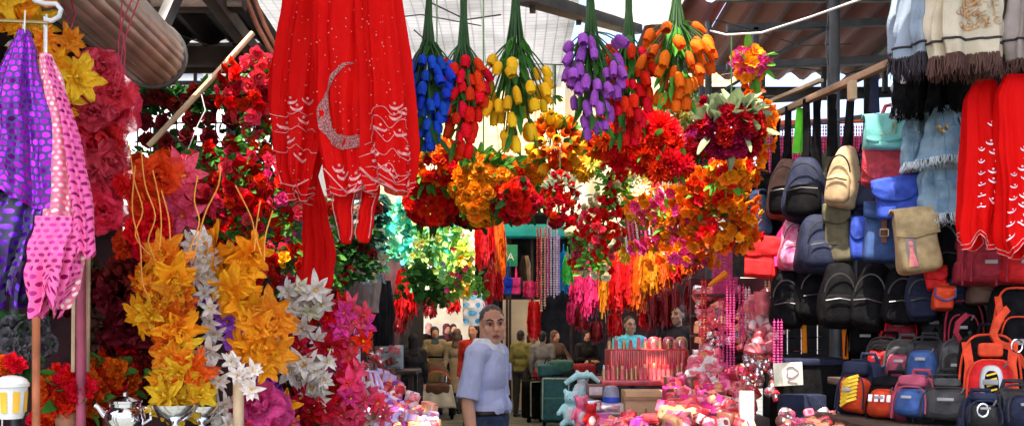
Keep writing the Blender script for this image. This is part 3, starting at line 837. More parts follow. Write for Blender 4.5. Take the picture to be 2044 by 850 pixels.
def joints(h, pose):
    k = h / 1.75
    J = dict(pelvis=(0, 0, .95), waist=(0, 0.0, 1.08), chest=(0, 0.0, 1.30), neck=(0, .01, 1.47), head=(0, -.01, 1.625),
             shL=(.185, 0, 1.425), elL=(.225, .02, 1.13), wrL=(.235, -.05, .88), shR=(-.185, 0, 1.425), elR=(-.225, .02, 1.13), wrR=(-.235, -.05, .88),
             hiL=(.095, 0, .93), knL=(.11, -.01, .50), anL=(.11, .02, .085), hiR=(-.095, 0, .93), knR=(-.11, -.01, .50), anR=(-.11, .02, .085))
    if pose == 'push': J.update(elL=(.24, -.10, 1.16), wrL=(.17, -.36, 1.08), elR=(-.24, -.10, 1.16), wrR=(-.17, -.36, 1.08), knL=(.11, -.10, .52), anL=(.11, -.10, .09), anR=(-.11, .16, .11))
    if pose == 'walk': J.update(knL=(.10, -.12, .52), anL=(.10, -.18, .09), knR=(-.10, .02, .51), anR=(-.10, .24, .14), wrL=(.24, .08, .89), wrR=(-.24, -.16, .92))
    if pose == 'sit':
        dz = -.48
        for q in ('pelvis', 'waist', 'chest', 'neck', 'head', 'shL', 'shR', 'elL', 'elR', 'wrL', 'wrR', 'hiL', 'hiR'): J[q] = (J[q][0], J[q][1], J[q][2] + dz)
        J.update(knL=(.14, -.42, .48), knR=(-.14, -.42, .48), anL=(.14, -.40, .085), anR=(-.14, -.40, .085), elL=(.25, -.06, .70), wrL=(.12, -.30, .60), elR=(-.25, -.06, .70), wrR=(-.12, -.30, .60))
    if pose == 'fold': J.update(elL=(.25, -.05, 1.15), wrL=(-.02, -.2, 1.10), elR=(-.25, -.05, 1.15), wrR=(.04, -.22, 1.12))
    if pose == 'reach': J.update(elR=(-.25, -.16, 1.20), wrR=(-.14, -.40, 1.10), elL=(.26, -.12, 1.18), wrL=(.18, -.36, 1.06))
    return {q: Vector(v) * k for q, v in J.items()}, k
def head_blobs(mb, c, k, Mh, face=True):
    """skull, jaw, nose, brow, lips, ears around the head centre c; Mh turns the head"""
    A = lambda x, y, z: c + Mh @ (Vector((x, y, z)) * k)
    b = lambda p, r, seg=14: mb.ball(A(*p), [q * k for q in r], seg, 10, Mh)
    b((0, .015, .025), (.074, .092, .095), 20); b((0, -.015, -.045), (.060, .070, .072), 16); b((0, -.055, -.088), (.030, .028, .026))
    if face:
        caps(mb, A(0, -.088, .012), A(0, -.112, -.022), .0095 * k, .0145 * k); b((.013, -.098, -.026), (.010, .010, .008)); b((-.013, -.098, -.026), (.010, .010, .008))
        for s in (-1, 1):
            caps(mb, A(s * .012, -.085, .030), A(s * .048, -.066, .028), .010 * k, .009 * k)
            b((s * .040, -.055, -.022), (.026, .026, .026)); b((s * .074, .012, -.005), (.009, .018, .030)); b((s * .055, -.02, -.065), (.016, .03, .022))
        b((0, -.082, -.055), (.023, .012, .006)); b((0, -.080, -.067), (.020, .012, .007))
def hand(mb, w, d, side, k, curl=.5):
    """palm, four unequal bent fingers and a thumb from wrist w along d; side is the inward direction"""
    d = d.normalized(); side = (side - d * side.dot(d)).normalized(); n = d.cross(side)   # side: palm normal, n: across
    pc = w + d * .05 * k
    for i in range(4):
        o = (i - 1.5) * .0195 * k
        caps(mb, w + n * o * .6 + d * .01 * k, w + n * o + d * .085 * k, .014 * k, .0125 * k, 8)
    for i, ln in enumerate((.062, .074, .070, .052)):
        o = (i - 1.5) * .0195 * k; b = w + n * o + d * .088 * k
        d1 = (d + side * curl * .5).normalized(); d2 = (d + side * curl * 1.4).normalized()
        m1 = b + d1 * ln * .55 * k; m2 = m1 + d2 * ln * .5 * k
        caps(mb, b, m1, .0092 * k, .0085 * k, 8); caps(mb, m1, m2, .0085 * k, .0068 * k, 8)
    tb = w + d * .03 * k - n * .028 * k; t1 = tb + (d * .7 - n * .6 + side * .4).normalized() * .042 * k
    caps(mb, w + d * .015 * k - n * .01 * k, tb, .013 * k, .0125 * k, 8); caps(mb, tb, t1, .012 * k, .010 * k, 8); caps(mb, t1, t1 + (d - n * .15 + side * .3).normalized() * .032 * k, .010 * k, .0075 * k, 8)
def person(label, loc, rz, h, pose, skin, top, legs, hair=None, scarf=None, group='shoppers far down the alley', vox=.017, long_coat=0.0, sleeves=1.0, head_rz=0.0, detail=False, shoes=None, build=1.0, head_rx=0.0):
    J, k = joints(h, pose); kb = k * build
    root = empty('person', loc, label, 'person', group, rz=R(rz))
    Mh = (Matrix.Rotation(R(head_rz), 4, 'Z') @ Matrix.Rotation(R(head_rx), 4, 'X'))
    hc = J['head']
    b = MB()
    # trunk
    def trunk(mb, g=0.0, lo=.93):
        mb.ball(J['pelvis'] + Vector((0, 0, 0)), ((.155 + g) * kb, (.115 + g) * kb, .13 * k), 18, 12); mb.ball(J['waist'], ((.145 + g) * kb, (.112 + g) * kb, .15 * k), 18, 12)
        mb.ball(J['chest'], ((.168 + g) * kb, (.118 + g) * kb, .19 * k), 18, 12); caps(mb, J['shL'] * .0 + J['shL'] + Vector((-.03, 0, 0)), J['shR'] + Vector((.03, 0, 0)), (.062 + g) * k, (.062 + g) * k)
        caps(mb, J['chest'] + Vector((0, .01, .08)), J['neck'] + Vector((0, .012, -.01)), (.085 + g) * k, (.058 + g) * k)
    trunk(b)
    caps(b, J['neck'] - Vector((0, -.005, .05)), hc - Vector((0, -.012, .05)), .056 * k, .052 * k)
    head_blobs(b, hc, k, Mh, True)
    for s, sg in (('L', 1), ('R', -1)):
        a, e, w = arm_pts(J, s)
        caps(b, a, e, .047 * k, .038 * k); caps(b, e, w, .037 * k, .026 * k)
        caps(b, J['hi' + s], J['kn' + s], .082 * kb, .054 * k); caps(b, J['kn' + s], J['an' + s], .052 * k, .036 * k)
        caps(b, J['an' + s] + Vector((0, .02, -.04 * k)), J['an' + s] + Vector((0, -.13 * k, -.055 * k)), .036 * k, .028 * k)
        hand(b, w, (w - e), Vector((-sg, 0, 0)) if abs((w - e).normalized().x) < .7 else Vector((0, 1, 0)), k, .55)
    put(fuse(b, vox, 2 if detail else 3), 'body', skin, root)
    # clothes: the same limbs a little fuller
    t = MB(); g = .014
    trunk(t, g)
    for s, sg in (('L', 1), ('R', -1)):
        a, e, w = arm_pts(J, s)
        if sleeves >= 1:
            caps(t, a, e, .062 * k, .053 * k); caps(t, e, e.lerp(w, .88), .052 * k, .040 * k)
        else: caps(t, a, a.lerp(e, sleeves), .068 * k, .070 * k)
    if long_coat:
        zt = J['pelvis'].z
        t.lathe([(.02, zt - long_coat * k), (.185 * k, zt - long_coat * k + .01), (.18 * k, zt - .2 * k), (.165 * kb, zt), (.15 * kb, zt + .1)], 18, Matrix.Translation((J['pelvis'].x, J['pelvis'].y, 0)) @ Matrix.Diagonal((1, .8, 1, 1)))
    fold = lambda p: .008 * noise.noise(Vector((p.x * 13, p.y * 13, p.z * 6))) + .004 * noise.noise(p * 26)
    put(fuse(t, vox * .9, 3, fold), 'top', top, root)
    l = MB()
    l.ball(J['pelvis'] - Vector((0, 0, .02)), (.166 * kb, .128 * kb, .13 * k), 18, 12)
    for s in 'LR':
        caps(l, J['hi' + s], J['kn' + s], .098 * kb, .074 * k); caps(l, J['kn' + s], J['an' + s], .072 * k, .058 * k)
    put(fuse(l, vox * .9, 3, fold), 'trousers', legs, root)
    sh = MB()
    for s in 'LR':
        q = J['an' + s]; caps(sh, q + Vector((0, .03, -.045 * k)), q + Vector((0, -.15 * k, -.055 * k)), .044 * k, .034 * k)
    put(fuse(sh, .015, 2), 'shoes', shoes or mat('shoe_black', (.02, .018, .017), .4), root)
    A = lambda x, y, z: hc + Mh @ (Vector((x, y, z)) * k)
    if hair:
        hb = MB()
        hb.ball(A(0, .028, .040), [q * k for q in (.079, .092, .094)], 20, 12, Mh); hb.ball(A(0, .06, -.02), [q * k for q in (.07, .055, .07)], 16, 10, Mh)
        if hair[1] > 0: caps(hb, A(0, .07, .0), A(0, .08, -hair[1]), .07 * k, .05 * k)
        put(fuse(hb, .012, 2), 'hair', hair[0], root)
    if scarf:
        hb = MB()
        hb.ball(A(0, .025, .030), [q * k for q in (.090, .100, .104)], 20, 12, Mh); hb.ball(A(0, .045, -.06), [q * k for q in (.088, .085, .10)], 16, 10, Mh)
        caps(hb, A(0, .03, -.12), J['neck'] + Vector((0, .0, -.06)), .085 * k, .13 * k)
        put(fuse(hb, .014, 3, fold), 'headscarf', scarf, root)
    e = MB()
    for s in (-1, 1): e.ball(A(s * .032, -.066, .008), (.012 * k, .010 * k, .008 * k), 8, 6, Mh)
    e.build('eyes', mat('eye_dark', (.03, .02, .015), .2), root, local=True)
    if not scarf or detail:
        br = MB()
        for s in (-1, 1): br.tube([A(s * .014, -.0945, .034), A(s * .034, -.086, .040), A(s * .052, -.068, .032)], [.0045 * k, .005 * k, .003 * k], 6)
        br.build('eyebrows', mat('brow', (.045, .03, .022), .8), root, local=True)
    return root, J, k, A
SKIN = mat('skin', (.82, .41, .25), .5, 0, 0, .12, 6, 0, .1, 200, .35)
SKIND = mat('skin_tan', (.44, .23, .15), .5, 0, 0, .12, 6, 0)
WHITEW = mat('white_plaster', (.78, .76, .74), .85, 0, 0, .10, 2, 0, .2, 30)
STEELG = mat('grey_painted_steel', (.07, .07, .068), .6, .2, 0, .25, 8, 0, .1, 60)
BLK = mat('black_canvas', (.004, .0035, .004), .85, 0, 0, .22, 25, 0, .35, 220, .08)
CRF = mat('crimson_canvas', (.30, .015, .03), .75, 0, 0, .22, 25, 0, .35, 220, .3)
# ---------------------------------------------------------------- the man in the light blue shirt
SHIRT = mat('light_blue_cotton', (.62, .66, .92), .8, 0, .05, .08, 6, 0, .35, 160, .2, sheen=.2)
JEANS = mat('dark_jeans', (.035, .055, .11), .85, 0, 0, .35, 18, 0, .4, 260)
HAIRB = mat('hair_black', (.018, .014, .012), .55, 0, 0, .4, 60, 0, .5, 160); HAIRG = mat('hair_cropped', (.13, .10, .085), .8, 0, 0, .4, 140, 0, .4, 300)
DRKC = mat('black_coat', (.014, .012, .016), .85); KHC = mat('khaki_blouse', (.36, .29, .16), .85, 0, 0, .15, 8, 0); BGC = mat('beige_coat', (.40, .34, .24), .85, 0, 0, .15, 8, 0); OLS = mat('olive_shirt', (.20, .19, .05), .85); GYS = mat('grey_shirt', (.20, .20, .21), .85)
CYS = mat('cyan_shirt', (.10, .55, .62), .8); PKS = mat('pink_scarf_cloth', (.62, .30, .34), .8); WNS = mat('wine_scarf_cloth', (.16, .015, .03), .8); BLS = mat('slate_scarf_cloth', (.05, .08, .11), .8); BRS = mat('brown_scarf_cloth', (.14, .08, .06), .8); RDS = mat('red_top', (.55, .03, .02), .8); GRT = mat('dark_trousers', (.03, .03, .035), .85); BGS = mat('beige_skirt', (.30, .26, .20), .85)
YM = 6.6
def main_man():
    k = 1.0
    root = empty('person', (S(974 - CX, YM), YM, 0), 'man in a light blue short sleeved shirt and jeans standing in the alley', 'person', rz=R(68))
    J = dict(pelvis=(0, 0, .985), waist=(0, .005, 1.13), chest=(0, 0, 1.33), neck=(0, .0, 1.50), head=(0, -.035, 1.632), shL=(.195, 0, 1.452), elL=(.245, .03, 1.16), wrL=(.245, -.03, .90), shR=(-.195, .0, 1.452), elR=(-.255, .035, 1.155), wrR=(-.262, -.01, .89),
             hiL=(.10, 0, .95), knL=(.115, -.015, .51), anL=(.12, .02, .085), hiR=(-.10, 0, .95), knR=(-.115, -.02, .51), anR=(-.12, .02, .085))
    J = {q: Vector(v) for q, v in J.items()}
    Mh = Matrix.Rotation(R(-56), 4, 'Z') @ Matrix.Rotation(R(2), 4, 'X') @ Matrix.Rotation(R(-3), 4, 'Y'); hc = J['head']; hk = 1.09
    A = lambda x, y, z: hc + Mh @ (Vector((x, y, z)) * hk)
    b = MB()
    b.ball(J['pelvis'], (.150, .115, .13), 20, 12); b.ball(J['waist'], (.145, .115, .16), 20, 12); b.ball(J['chest'], (.165, .115, .19), 20, 12); caps(b, J['shL'] - Vector((.03, 0, .01)), J['shR'] + Vector((.03, 0, -.01)), .052, .052)
    caps(b, J['chest'] + Vector((0, .0, .08)), J['neck'], .09, .064); caps(b, J['neck'] - Vector((0, 0, .05)), hc + Vector((0, .03, -.05)), .064, .060)
    head_blobs(b, hc, hk, Mh, True)
    for s, sg in (('L', 1), ('R', -1)):
        a, e, w = arm_pts(J, s); caps(b, a - Vector((0, 0, .01)), e, .050, .042); caps(b, e, e.lerp(w, .35), .041, .043); caps(b, e.lerp(w, .35), w, .043, .029)
        caps(b, J['hi' + s], J['kn' + s], .088, .058); caps(b, J['kn' + s], J['an' + s], .056, .04); caps(b, J['an' + s], J['an' + s] + Vector((0, -.13, -.055)), .038, .03)
        hand(b, w, Vector((0, -.08, -1)), Vector((-sg, 0.1, 0)), 1.0, .6)
    put(fuse(b, .0062, 2), 'body', SKIN, root)
    t = MB()
    t.ball(J['pelvis'] + Vector((0, 0, .10)), (.176, .146, .09), 22, 12); t.ball(J['waist'], (.170, .140, .16), 22, 14); t.ball(J['chest'], (.182, .138, .20), 22, 14); t.ball(J['waist'] + Vector((0, -.02, -.03)), (.162, .140, .12), 22, 12)
    caps(t, J['shL'] - Vector((.02, 0, .006)), J['shR'] + Vector((.02, 0, -.006)), .076, .076); caps(t, J['chest'] + Vector((0, .01, .10)), J['neck'] + Vector((0, .012, -.015)), .10, .072)
    for s in 'LR':
        a, e, w = arm_pts(J, s); caps(t, a + Vector((0, 0, -.008)), a.lerp(e, .5), .070, .070); t.lathe([(.066, 0), (.076, .16), (.078, .17), (.045, .17)], 18, Matrix.Translation(a.lerp(e, .42)) @ (e - a).to_track_quat('Z', 'Y').to_matrix().to_4x4())
    def fold(p):
        lo = max(0, min(1, (1.24 - p.z) / .14))
        return .010 * noise.noise(Vector((p.x * 10, p.y * 10, p.z * 4))) + .0045 * noise.noise(Vector((p.x * 24, p.y * 24, p.z * 11))) + lo * .008 * math.sin(p.x * 42 + p.y * 30 + p.z * 9)
    sm_ = fuse(t, .0075, 3, fold); put(sm_, 'shirt', SHIRT, root)
    def fy(x, z): return min([v.co.y for v in sm_.vertices if abs(v.co.x - x) < .016 and abs(v.co.z - z) < .016] or [-.13])
    # collar, placket, pocket
    cm = MB(); nk = J['neck'] + Vector((0, .004, .006))
    for s in (-1, 1):
        def fn(u, v, s=s):
            a = R(90) - s * R(8 + 172 * u) if False else R(90 + s * (172 * u))
            r = lerp(.073, .108, v ** .8); z = lerp(.036, -.020 - .055 * max(0, (u - .5)) / .5, v)
            p = Vector((r * math.cos(a) * 1.0, r * math.sin(a) * 1.05, z))
            if u > .55: p += Vector((s * .03 * (u - .55) / .45 * v * -1 * -1, -.014 * v, 0))
            return nk + p + Vector((0, 0, .004 if a else 0))
        cm.grid(fn, 22, 5)
    co = cm.build('collar', mat('collar_cotton', (.78, .82, .94), .8), root, local=True); so = co.modifiers.new('t', 'SOLIDIFY'); so.thickness = .005
    pm = MB(); strap(pm, [(0, fy(0, z) - .002, z) for z in (1.45, 1.42, 1.38, 1.33, 1.28, 1.23, 1.18, 1.13, 1.09)], .030, .004); pm.build('placket', SHIRT, root, local=True)
    for z_ in (1.42, 1.34, 1.26, 1.18, 1.11):
        pm = MB(); pm.ball((0, fy(0, z_) - .006, z_), .006, 8, 5); pm.build('button', WHITEW, root, local=True)
    pm = MB(); pm.box((.085, fy(.085, 1.33) + .001, 1.33), (.10, .012, .11), Matrix.Rotation(R(26), 4, 'Z'), .003); pm.build('chest_pocket', SHIRT, root, local=True)
    l = MB(); l.ball(J['pelvis'] - Vector((0, 0, .02)), (.172, .135, .14), 22, 12); l.lathe([(.172, .92), (.176, 1.02), (.174, 1.075), (.12, 1.075)], 26, Matrix.Diagonal((1, .78, 1, 1)))
    for s in 'LR': caps(l, J['hi' + s], J['kn' + s], .105, .08); caps(l, J['kn' + s], J['an' + s], .078, .064)
    put(fuse(l, .009, 3, lambda p: .006 * noise.noise(Vector((p.x * 12, p.y * 12, p.z * 7))) + .003 * noise.noise(p * 30)), 'jeans', JEANS, root)
    bm_ = MB(); n = 40
    bm_.grid(lambda u, v: Vector((.181 * math.cos(2 * PI * u), .142 * math.sin(2 * PI * u), 1.050 + .032 * v)), n, 1, wrap=True); bo = bm_.build('belt', mat('belt_leather', (.03, .02, .015), .4), root, local=True); so = bo.modifiers.new('t', 'SOLIDIFY'); so.thickness = .005
    bm_ = MB(); bm_.box((-.12, .105, .93), (.12, .01, .13), Matrix.Rotation(R(38), 4, 'Z'), .003); bm_.build('back_pocket', JEANS, root, local=True)
    bm_ = MB(); bm_.tube([(-.165, -.06, 1.03), (-.178, -.02, .96), (-.172, .03, .92)], .003, 5); bm_.build('pocket_seam', mat('seam_tan', (.22, .13, .06), .8), root, local=True)
    sh = MB()
    for s in 'LR': q = J['an' + s]; caps(sh, q + Vector((0, .03, -.045)), q + Vector((0, -.16, -.055)), .046, .036)
    put(fuse(sh, .012, 2), 'shoes', mat('shoe_black', (.02, .018, .017), .4), root)
    hb = MB(); hb.ball(A(0, .024, .040), [q * hk for q in (.0755, .088, .0885)], 24, 14, Mh); hb.ball(A(0, .050, -.02), [q * hk for q in (.0715, .054, .062)], 18, 10, Mh)
    hair = fuse(hb, .005, 1, lambda p: .0035 * noise.noise(p * 90) + .002 * noise.noise(p * 40))
    put(hair, 'hair', HAIRG, root)
    e = MB()
    for s in (-1, 1): e.ball(A(s * .031, -.0705, .010), (.0145, .0125, .0085), 12, 8, Mh)
    e.build('eyes', mat('eye_white', (.60, .55, .50), .25), root, local=True)
    e = MB()
    for s in (-1, 1): e.ball(A(s * .031, -.0805, .010), (.007, .0045, .007), 10, 7, Mh)
    e.build('iris', mat('eye_dark', (.03, .02, .015), .2), root, local=True)
    e = MB()
    for s in (-1, 1):
        e.tube([A(s * .013, -.0955, .032), A(s * .034, -.0885, .041), A(s * .054, -.070, .033)], [.0045, .0055, .003], 6)
        e.tube([A(s * .015, -.083, .017), A(s * .032, -.084, .0205), A(s * .049, -.071, .015)], [.002, .003, .002], 6)
    e.build('eyebrows', mat('brow', (.045, .03, .022), .8), root, local=True)
    e = MB(); e.ball(A(0, -.0865, -.0555), (.025, .011, .0055), 12, 6, Mh); e.ball(A(0, -.0855, -.0665), (.021, .011, .007), 12, 6, Mh); e.build('lips', mat('lip', (.40, .14, .11), .45), root, local=True)
    e = MB(); e.tube([A(-.024, -.090, -.061), A(0, -.0985, -.0605), A(.024, -.090, -.061)], .0018, 6); e.build('mouth_line', mat('mouth_dark', (.12, .03, .025), .6), root, local=True)
main_man()
# ---------------------------------------------------------------- people in the alley
def at(px, Y): return (S(px - CX, Y), Y, 0)
HB = (HAIRB, 0.0); HL = (HAIRB, .14)
person('woman in a khaki blouse and slate headscarf pushing a pram', at(868, 18.6), 8, 1.62, 'push', SKIN, KHC, BGS, scarf=BLS, long_coat=.35)
person('woman in a beige coat and brown headscarf seen from behind', at(912, 18.2), 170, 1.58, 'walk', SKIN, BGC, GRT, scarf=BRS, long_coat=.5)
person('woman in a long black coat turned away left of the pram', at(824, 15.0), 200, 1.52, 'stand', SKIN, DRKC, DRKC, scarf=DRKC, long_coat=.8)
person('woman in a wine red headscarf behind the pram pusher', at(892, 21.0), 30, 1.68, 'stand', SKIN, GRT, GRT, scarf=WNS)
person('woman in a pale pink headscarf and orange top far behind', at(856, 22.5), 10, 1.70, 'walk', SKIN, RDS, BGS, scarf=PKS)
person('woman in a red top with bobbed black hair behind the man', at(944, 15.5), -20, 1.66, 'stand', SKIN, RDS, GRT, hair=HL)
person('man in a dark shirt walking in the shade of the left stalls', at(838, 20.0), 20, 1.72, 'walk', SKIND, DRKC, GRT, hair=HB)
person('woman in a black headscarf at the far end of the alley', at(905, 25.0), 20, 1.68, 'stand', SKIN, DRKC, DRKC, scarf=DRKC)
sg2 = 'people at the bag kiosk'
person('man in an olive shirt standing at the kiosk', at(1040, 18.0), 150, 1.55, 'stand', SKIND, OLS, GRT, hair=HB, group=sg2)
person('woman with dark hair leaning between the olive and the grey shirt', at(1062, 18.4), 60, 1.52, 'reach', SKIND, BRS, GRT, hair=HL, group=sg2)
person('man in a grey shirt with his back turned', at(1083, 17.6), 165, 1.54, 'stand', SKIND, GYS, CRF, hair=HB, group=sg2)
person('woman in a brown headscarf right of the grey shirt', at(1108, 18.0), 40, 1.55, 'reach', SKIN, BRS, GRT, scarf=BRS, group=sg2)
person('woman in a black headscarf at the dark end of the kiosk', at(1170, 18.3), 20, 1.55, 'fold', SKIN, DRKC, GRT, scarf=DRKC, group=sg2)
person('stall keeper in a cyan shirt behind the cosmetics display', at(1257, 13.4), 15, 1.76, 'reach', SKIND, CYS, GRT, hair=HB, group='stall keepers', vox=.011)
person('stall keeper in black looking down at the right', at(1352, 12.6), -25, 1.90, 'fold', SKIND, DRKC, GRT, hair=HB, group='stall keepers', vox=.011, head_rz=-15)
# pram
root = empty('pram', at(872, 17.9), 'pram with a dark brown hood and a pale grey cover', 'pram', rz=R(6))
HOOD = mat('pram_hood', (.10, .045, .03), .8, 0, 0, .2, 10, 0); PRG = mat('pram_grey', (.50, .50, .49), .8, 0, 0, .1, 10, 0)
mb = MB(); mb.grid(lambda u, v: Vector((.25 * math.cos(PI * u) * (1 - .08 * v), .10 - .42 * math.sin(PI * .5 * v) * .9, .62 + (.36 * math.sin(PI * u)) * (math.cos(PI * .30 * v) if v < 1 else math.cos(PI * .3)))), 22, 10); o = mb.build('hood', HOOD, root, local=True); s_ = o.modifiers.new('t', 'SOLIDIFY'); s_.thickness = .015
mb = MB(); mb.tube([(.235 * math.cos(PI * i / 20), -.28, .62 + .215 * math.sin(PI * i / 20)) for i in range(21)], .014, 6); mb.build('hood_rim', mat('pram_orange', (.55, .12, .03), .6), root, local=True)
mb = MB(); mb.soft((0, -.1, .52), (.46, .62, .22), (.4, .35)); mb.build('seat', HOOD, root, local=True)
mb = MB(); mb.grid(lambda u, v: Vector(((u - .5) * (.5 + .16 * v), -.34 - .12 * v + .015 * math.sin(u * 16), .60 - .40 * v)), 26, 8); o = mb.build('cover', PRG, root, local=True); s_ = o.modifiers.new('t', 'SOLIDIFY'); s_.thickness = .012
for s in (-1, 1):
    mb = MB(); mb.tube([(s * .24, .5, 1.06), (s * .25, .2, .60), (s * .25, -.36, .14)], .016, 8); mb.tube([(s * .25, .1, .55), (s * .25, .34, .14)], .016, 8); mb.build('frame', STEELG, root, local=True)
    for y in (-.38, .34):
        mb = MB(); mb.lathe([(.07, -.02), (.11, -.022), (.115, 0), (.11, .022), (.07, .02)], 20, Matrix.Translation((s * .25, y, .115)) @ Matrix.Rotation(R(90), 4, 'Y')); mb.lathe([(.01, -.012), (.068, -.01), (.068, .01), (.01, .012)], 16, Matrix.Translation((s * .25, y, .115)) @ Matrix.Rotation(R(90), 4, 'Y')); mb.build('wheel', BLK, root, local=True)
mb = MB(); mb.tube([(-.24, .5, 1.06), (.24, .5, 1.06)], .018, 8); mb.build('handlebar', BLK, root, local=True)
# ---------------------------------------------------------------- camera, sky, sun
cam = bpy.data.cameras.new('camera'); camo = bpy.data.objects.new('camera', cam); COL.objects.link(camo); SC.camera = camo
camo.location = (0, 0, CZ); camo.rotation_euler = (R(90), 0, 0)
cam.sensor_width = 36; cam.lens = FPX / 2044 * 36; cam.shift_y = (650 - 425) / 2044; cam.clip_start = 0.05; cam.clip_end = 1000
w = bpy.data.worlds.new('World'); SC.world = w; w.use_nodes = True
nt = w.node_tree; bg = nt.nodes['Background']
sky = nt.nodes.new('ShaderNodeTexSky'); sky.sky_type = 'NISHITA'; sky.sun_disc = False
EL, AZ = 68.0, 204.0
sky.sun_elevation = R(EL); sky.sun_rotation = R(AZ); sky.air_density = .7; sky.dust_density = 3.5; sky.ozone_density = 1.0
nt.links.new(sky.outputs[0], bg.inputs['Color']); bg.inputs['Strength'].default_value = 0.15
sd = Vector((math.sin(R(AZ)) * math.cos(R(EL)), math.cos(R(AZ)) * math.cos(R(EL)), math.sin(R(EL))))
sun = bpy.data.lights.new('sun', 'SUN'); sun.energy = 2.9; sun.angle = R(0.5); sun.color = (1, .93, .82)
so_ = bpy.data.objects.new('sun', sun); COL.objects.link(so_); so_.rotation_mode = 'QUATERNION'; so_.rotation_quaternion = (-sd).to_track_quat('-Z', 'Y'); so_.location = (0, -6, 12)
SC.view_settings.view_transform = 'Standard'; SC.view_settings.look = 'None'; SC.view_settings.exposure = 2.25; SC.view_settings.gamma = 1.0
SC.cycles.max_bounces = 7; SC.cycles.diffuse_bounces = 4; SC.cycles.transmission_bounces = 6; SC.cycles.transparent_max_bounces = 8
SC.cycles.use_denoising = True; SC.cycles.caustics_reflective = False; SC.cycles.caustics_refractive = False

# ---------------------------------------------------------------- materials of the place
asphalt = mat('asphalt', (.11, .12, .11), .85, 0, 0, .3, 3.0, 0, .4, 90)
IRON_D = mat('old_sheet_iron', (.022, .017, .014), .7, .2, 0, .5, 3.5, 0, .2, 30)
IRON_R = mat('rusty_sheet_iron', (.20, .065, .055), .6, .1, 0, .45, 2.5, 0, .2, 40, col2=(.32, .14, .13), stretch=(1, .15, 1))
STEELG = mat('grey_painted_steel', (.07, .07, .068), .6, .2, 0, .25, 8, 0, .1, 60)
STEELD = mat('dark_steel', (.09, .085, .08), .5, .5, 0, .25, 8, 0)
WOOD = mat('weathered_wood', (.30, .18, .10), .75, 0, 0, .4, 6, 0, .4, 50, stretch=(1, 1, .12))
WOODL = mat('pale_wood', (.55, .38, .22), .7, 0, 0, .3, 6, 0, .3, 50)
WOODD = mat('dark_wood', (.05, .028, .018), .75, 0, 0, .4, 6, 0, .3, 50)
TARP = weave('white_tarp', (.70, .70, .69), (.50, .50, .51), 14, 14, tl=.52)
CREAMT = weave('cream_tarp', (.85, .74, .55), (.62, .50, .36), 2.0, 1.4, tl=.72, w=.025)
DARKC = mat('black_cloth_and_shade', (.006, .005, .006), .95, 0, 0, .5, 6, 0, .3, 60)  # real black cloth, also sheets and walls that stand for interior shade
MAROONC = mat('maroon_cloth_and_shade', (.035, .004, .005), .9, 0, 0, .6, 5, 0, .3, 60)  # real skirts and shawl, also sheets that stand for stall shade
CREAMW = mat('cream_plaster', (.72, .62, .46), .85, 0, 0, .12, 2, 0, .2, 30)
WHITEW = mat('white_plaster', (.78, .76, .74), .85, 0, 0, .10, 2, 0, .2, 30)
CHROME = mat('chrome', (.75, .75, .77), .12, 1.0, 0, .05, 5, 0)
TEALP = mat('teal_paint', (.02, .50, .52), .5, 0, .25, .15, 3, 0)
CORDR = mat('red_cord', (.40, .02, .05), .7)
CORDO = mat('orange_cord', (.80, .28, .03), .6)
CORDW = mat('white_cord', (.75, .72, .66), .7)

g_ = MB(); g_.grid(lambda u, v: Vector(((u - .5) * 240, -60 + v * 260, 0.004 * noise.noise(Vector((u * 900, v * 900, 0))))), 40, 40)
tag(g_.build('ground', asphalt), kind='structure')

def corrugated(name, m, x0, x1, y0, z0, y1, z1, pitch, amp, label, thick=.004, along='y', nseg=2):
    """corrugated sheet, ridges running front to back"""
    mb = MB(); n = int((x1 - x0) / pitch * 6)
    root = empty(name, ((x0 + x1) / 2, (y0 + y1) / 2, min(z0, z1)), label, 'roof')
    mb.grid(lambda u, v: Vector((lerp(x0, x1, u), lerp(y0, y1, v), lerp(z0, z1, v) + amp * math.sin(2 * PI * u * (x1 - x0) / pitch))), n, nseg)
    o = mb.build('roof_sheet', m, root)
    s = o.modifiers.new('t', 'SOLIDIFY'); s.thickness = thick
    return root
rl = corrugated('corrugated_roof', IRON_D, -7.0, -1.62, 1.55, 3.36, 4.55, 3.17, .16, .028, 'dark corrugated iron roof over the flower stall')  # unseen near sheet, edges set by where the sun should reach
mb = MB(); mb.grid(lambda u, v: Vector((lerp(-7.0, -1.22, u), lerp(4.5, 5.3, v), lerp(3.175, 3.12, v) + .028 * math.sin(2 * PI * u * 5.78 / .16))), 216, 2)
o = mb.build('roof_sheet', IRON_D, rl); s_ = o.modifiers.new('t', 'SOLIDIFY'); s_.thickness = .004
for y, z in ((1.65, 3.27), (3.2, 3.18), (4.5, 3.09), (5.22, 3.03)):
    b = MB(); b.beam((-7, y, z), (-1.2, y, z), .09, .09, .008); b.build('rafter', WOODD, rl)
b = MB(); b.box((-4.1, 5.36, 3.06), (5.8, .03, .16), None, .004); b.build('fascia', WOODD, rl)
for x in (-1.3, -2.6, -3.9):
    b = MB(); b.beam((x, 2.05, 3.22), (x, 5.25, 2.99), .06, .07, .006); b.build('purlin', WOODD, rl)
for x in (-1.45, -4.2, -6.6):
    for y in ((5.2,) if x > -2 else (2.2, 5.2)):
        b = MB(); b.tube([(x, y, 0), (x, y, 3.05)], .035, 10); b.build('post', STEELD, rl)
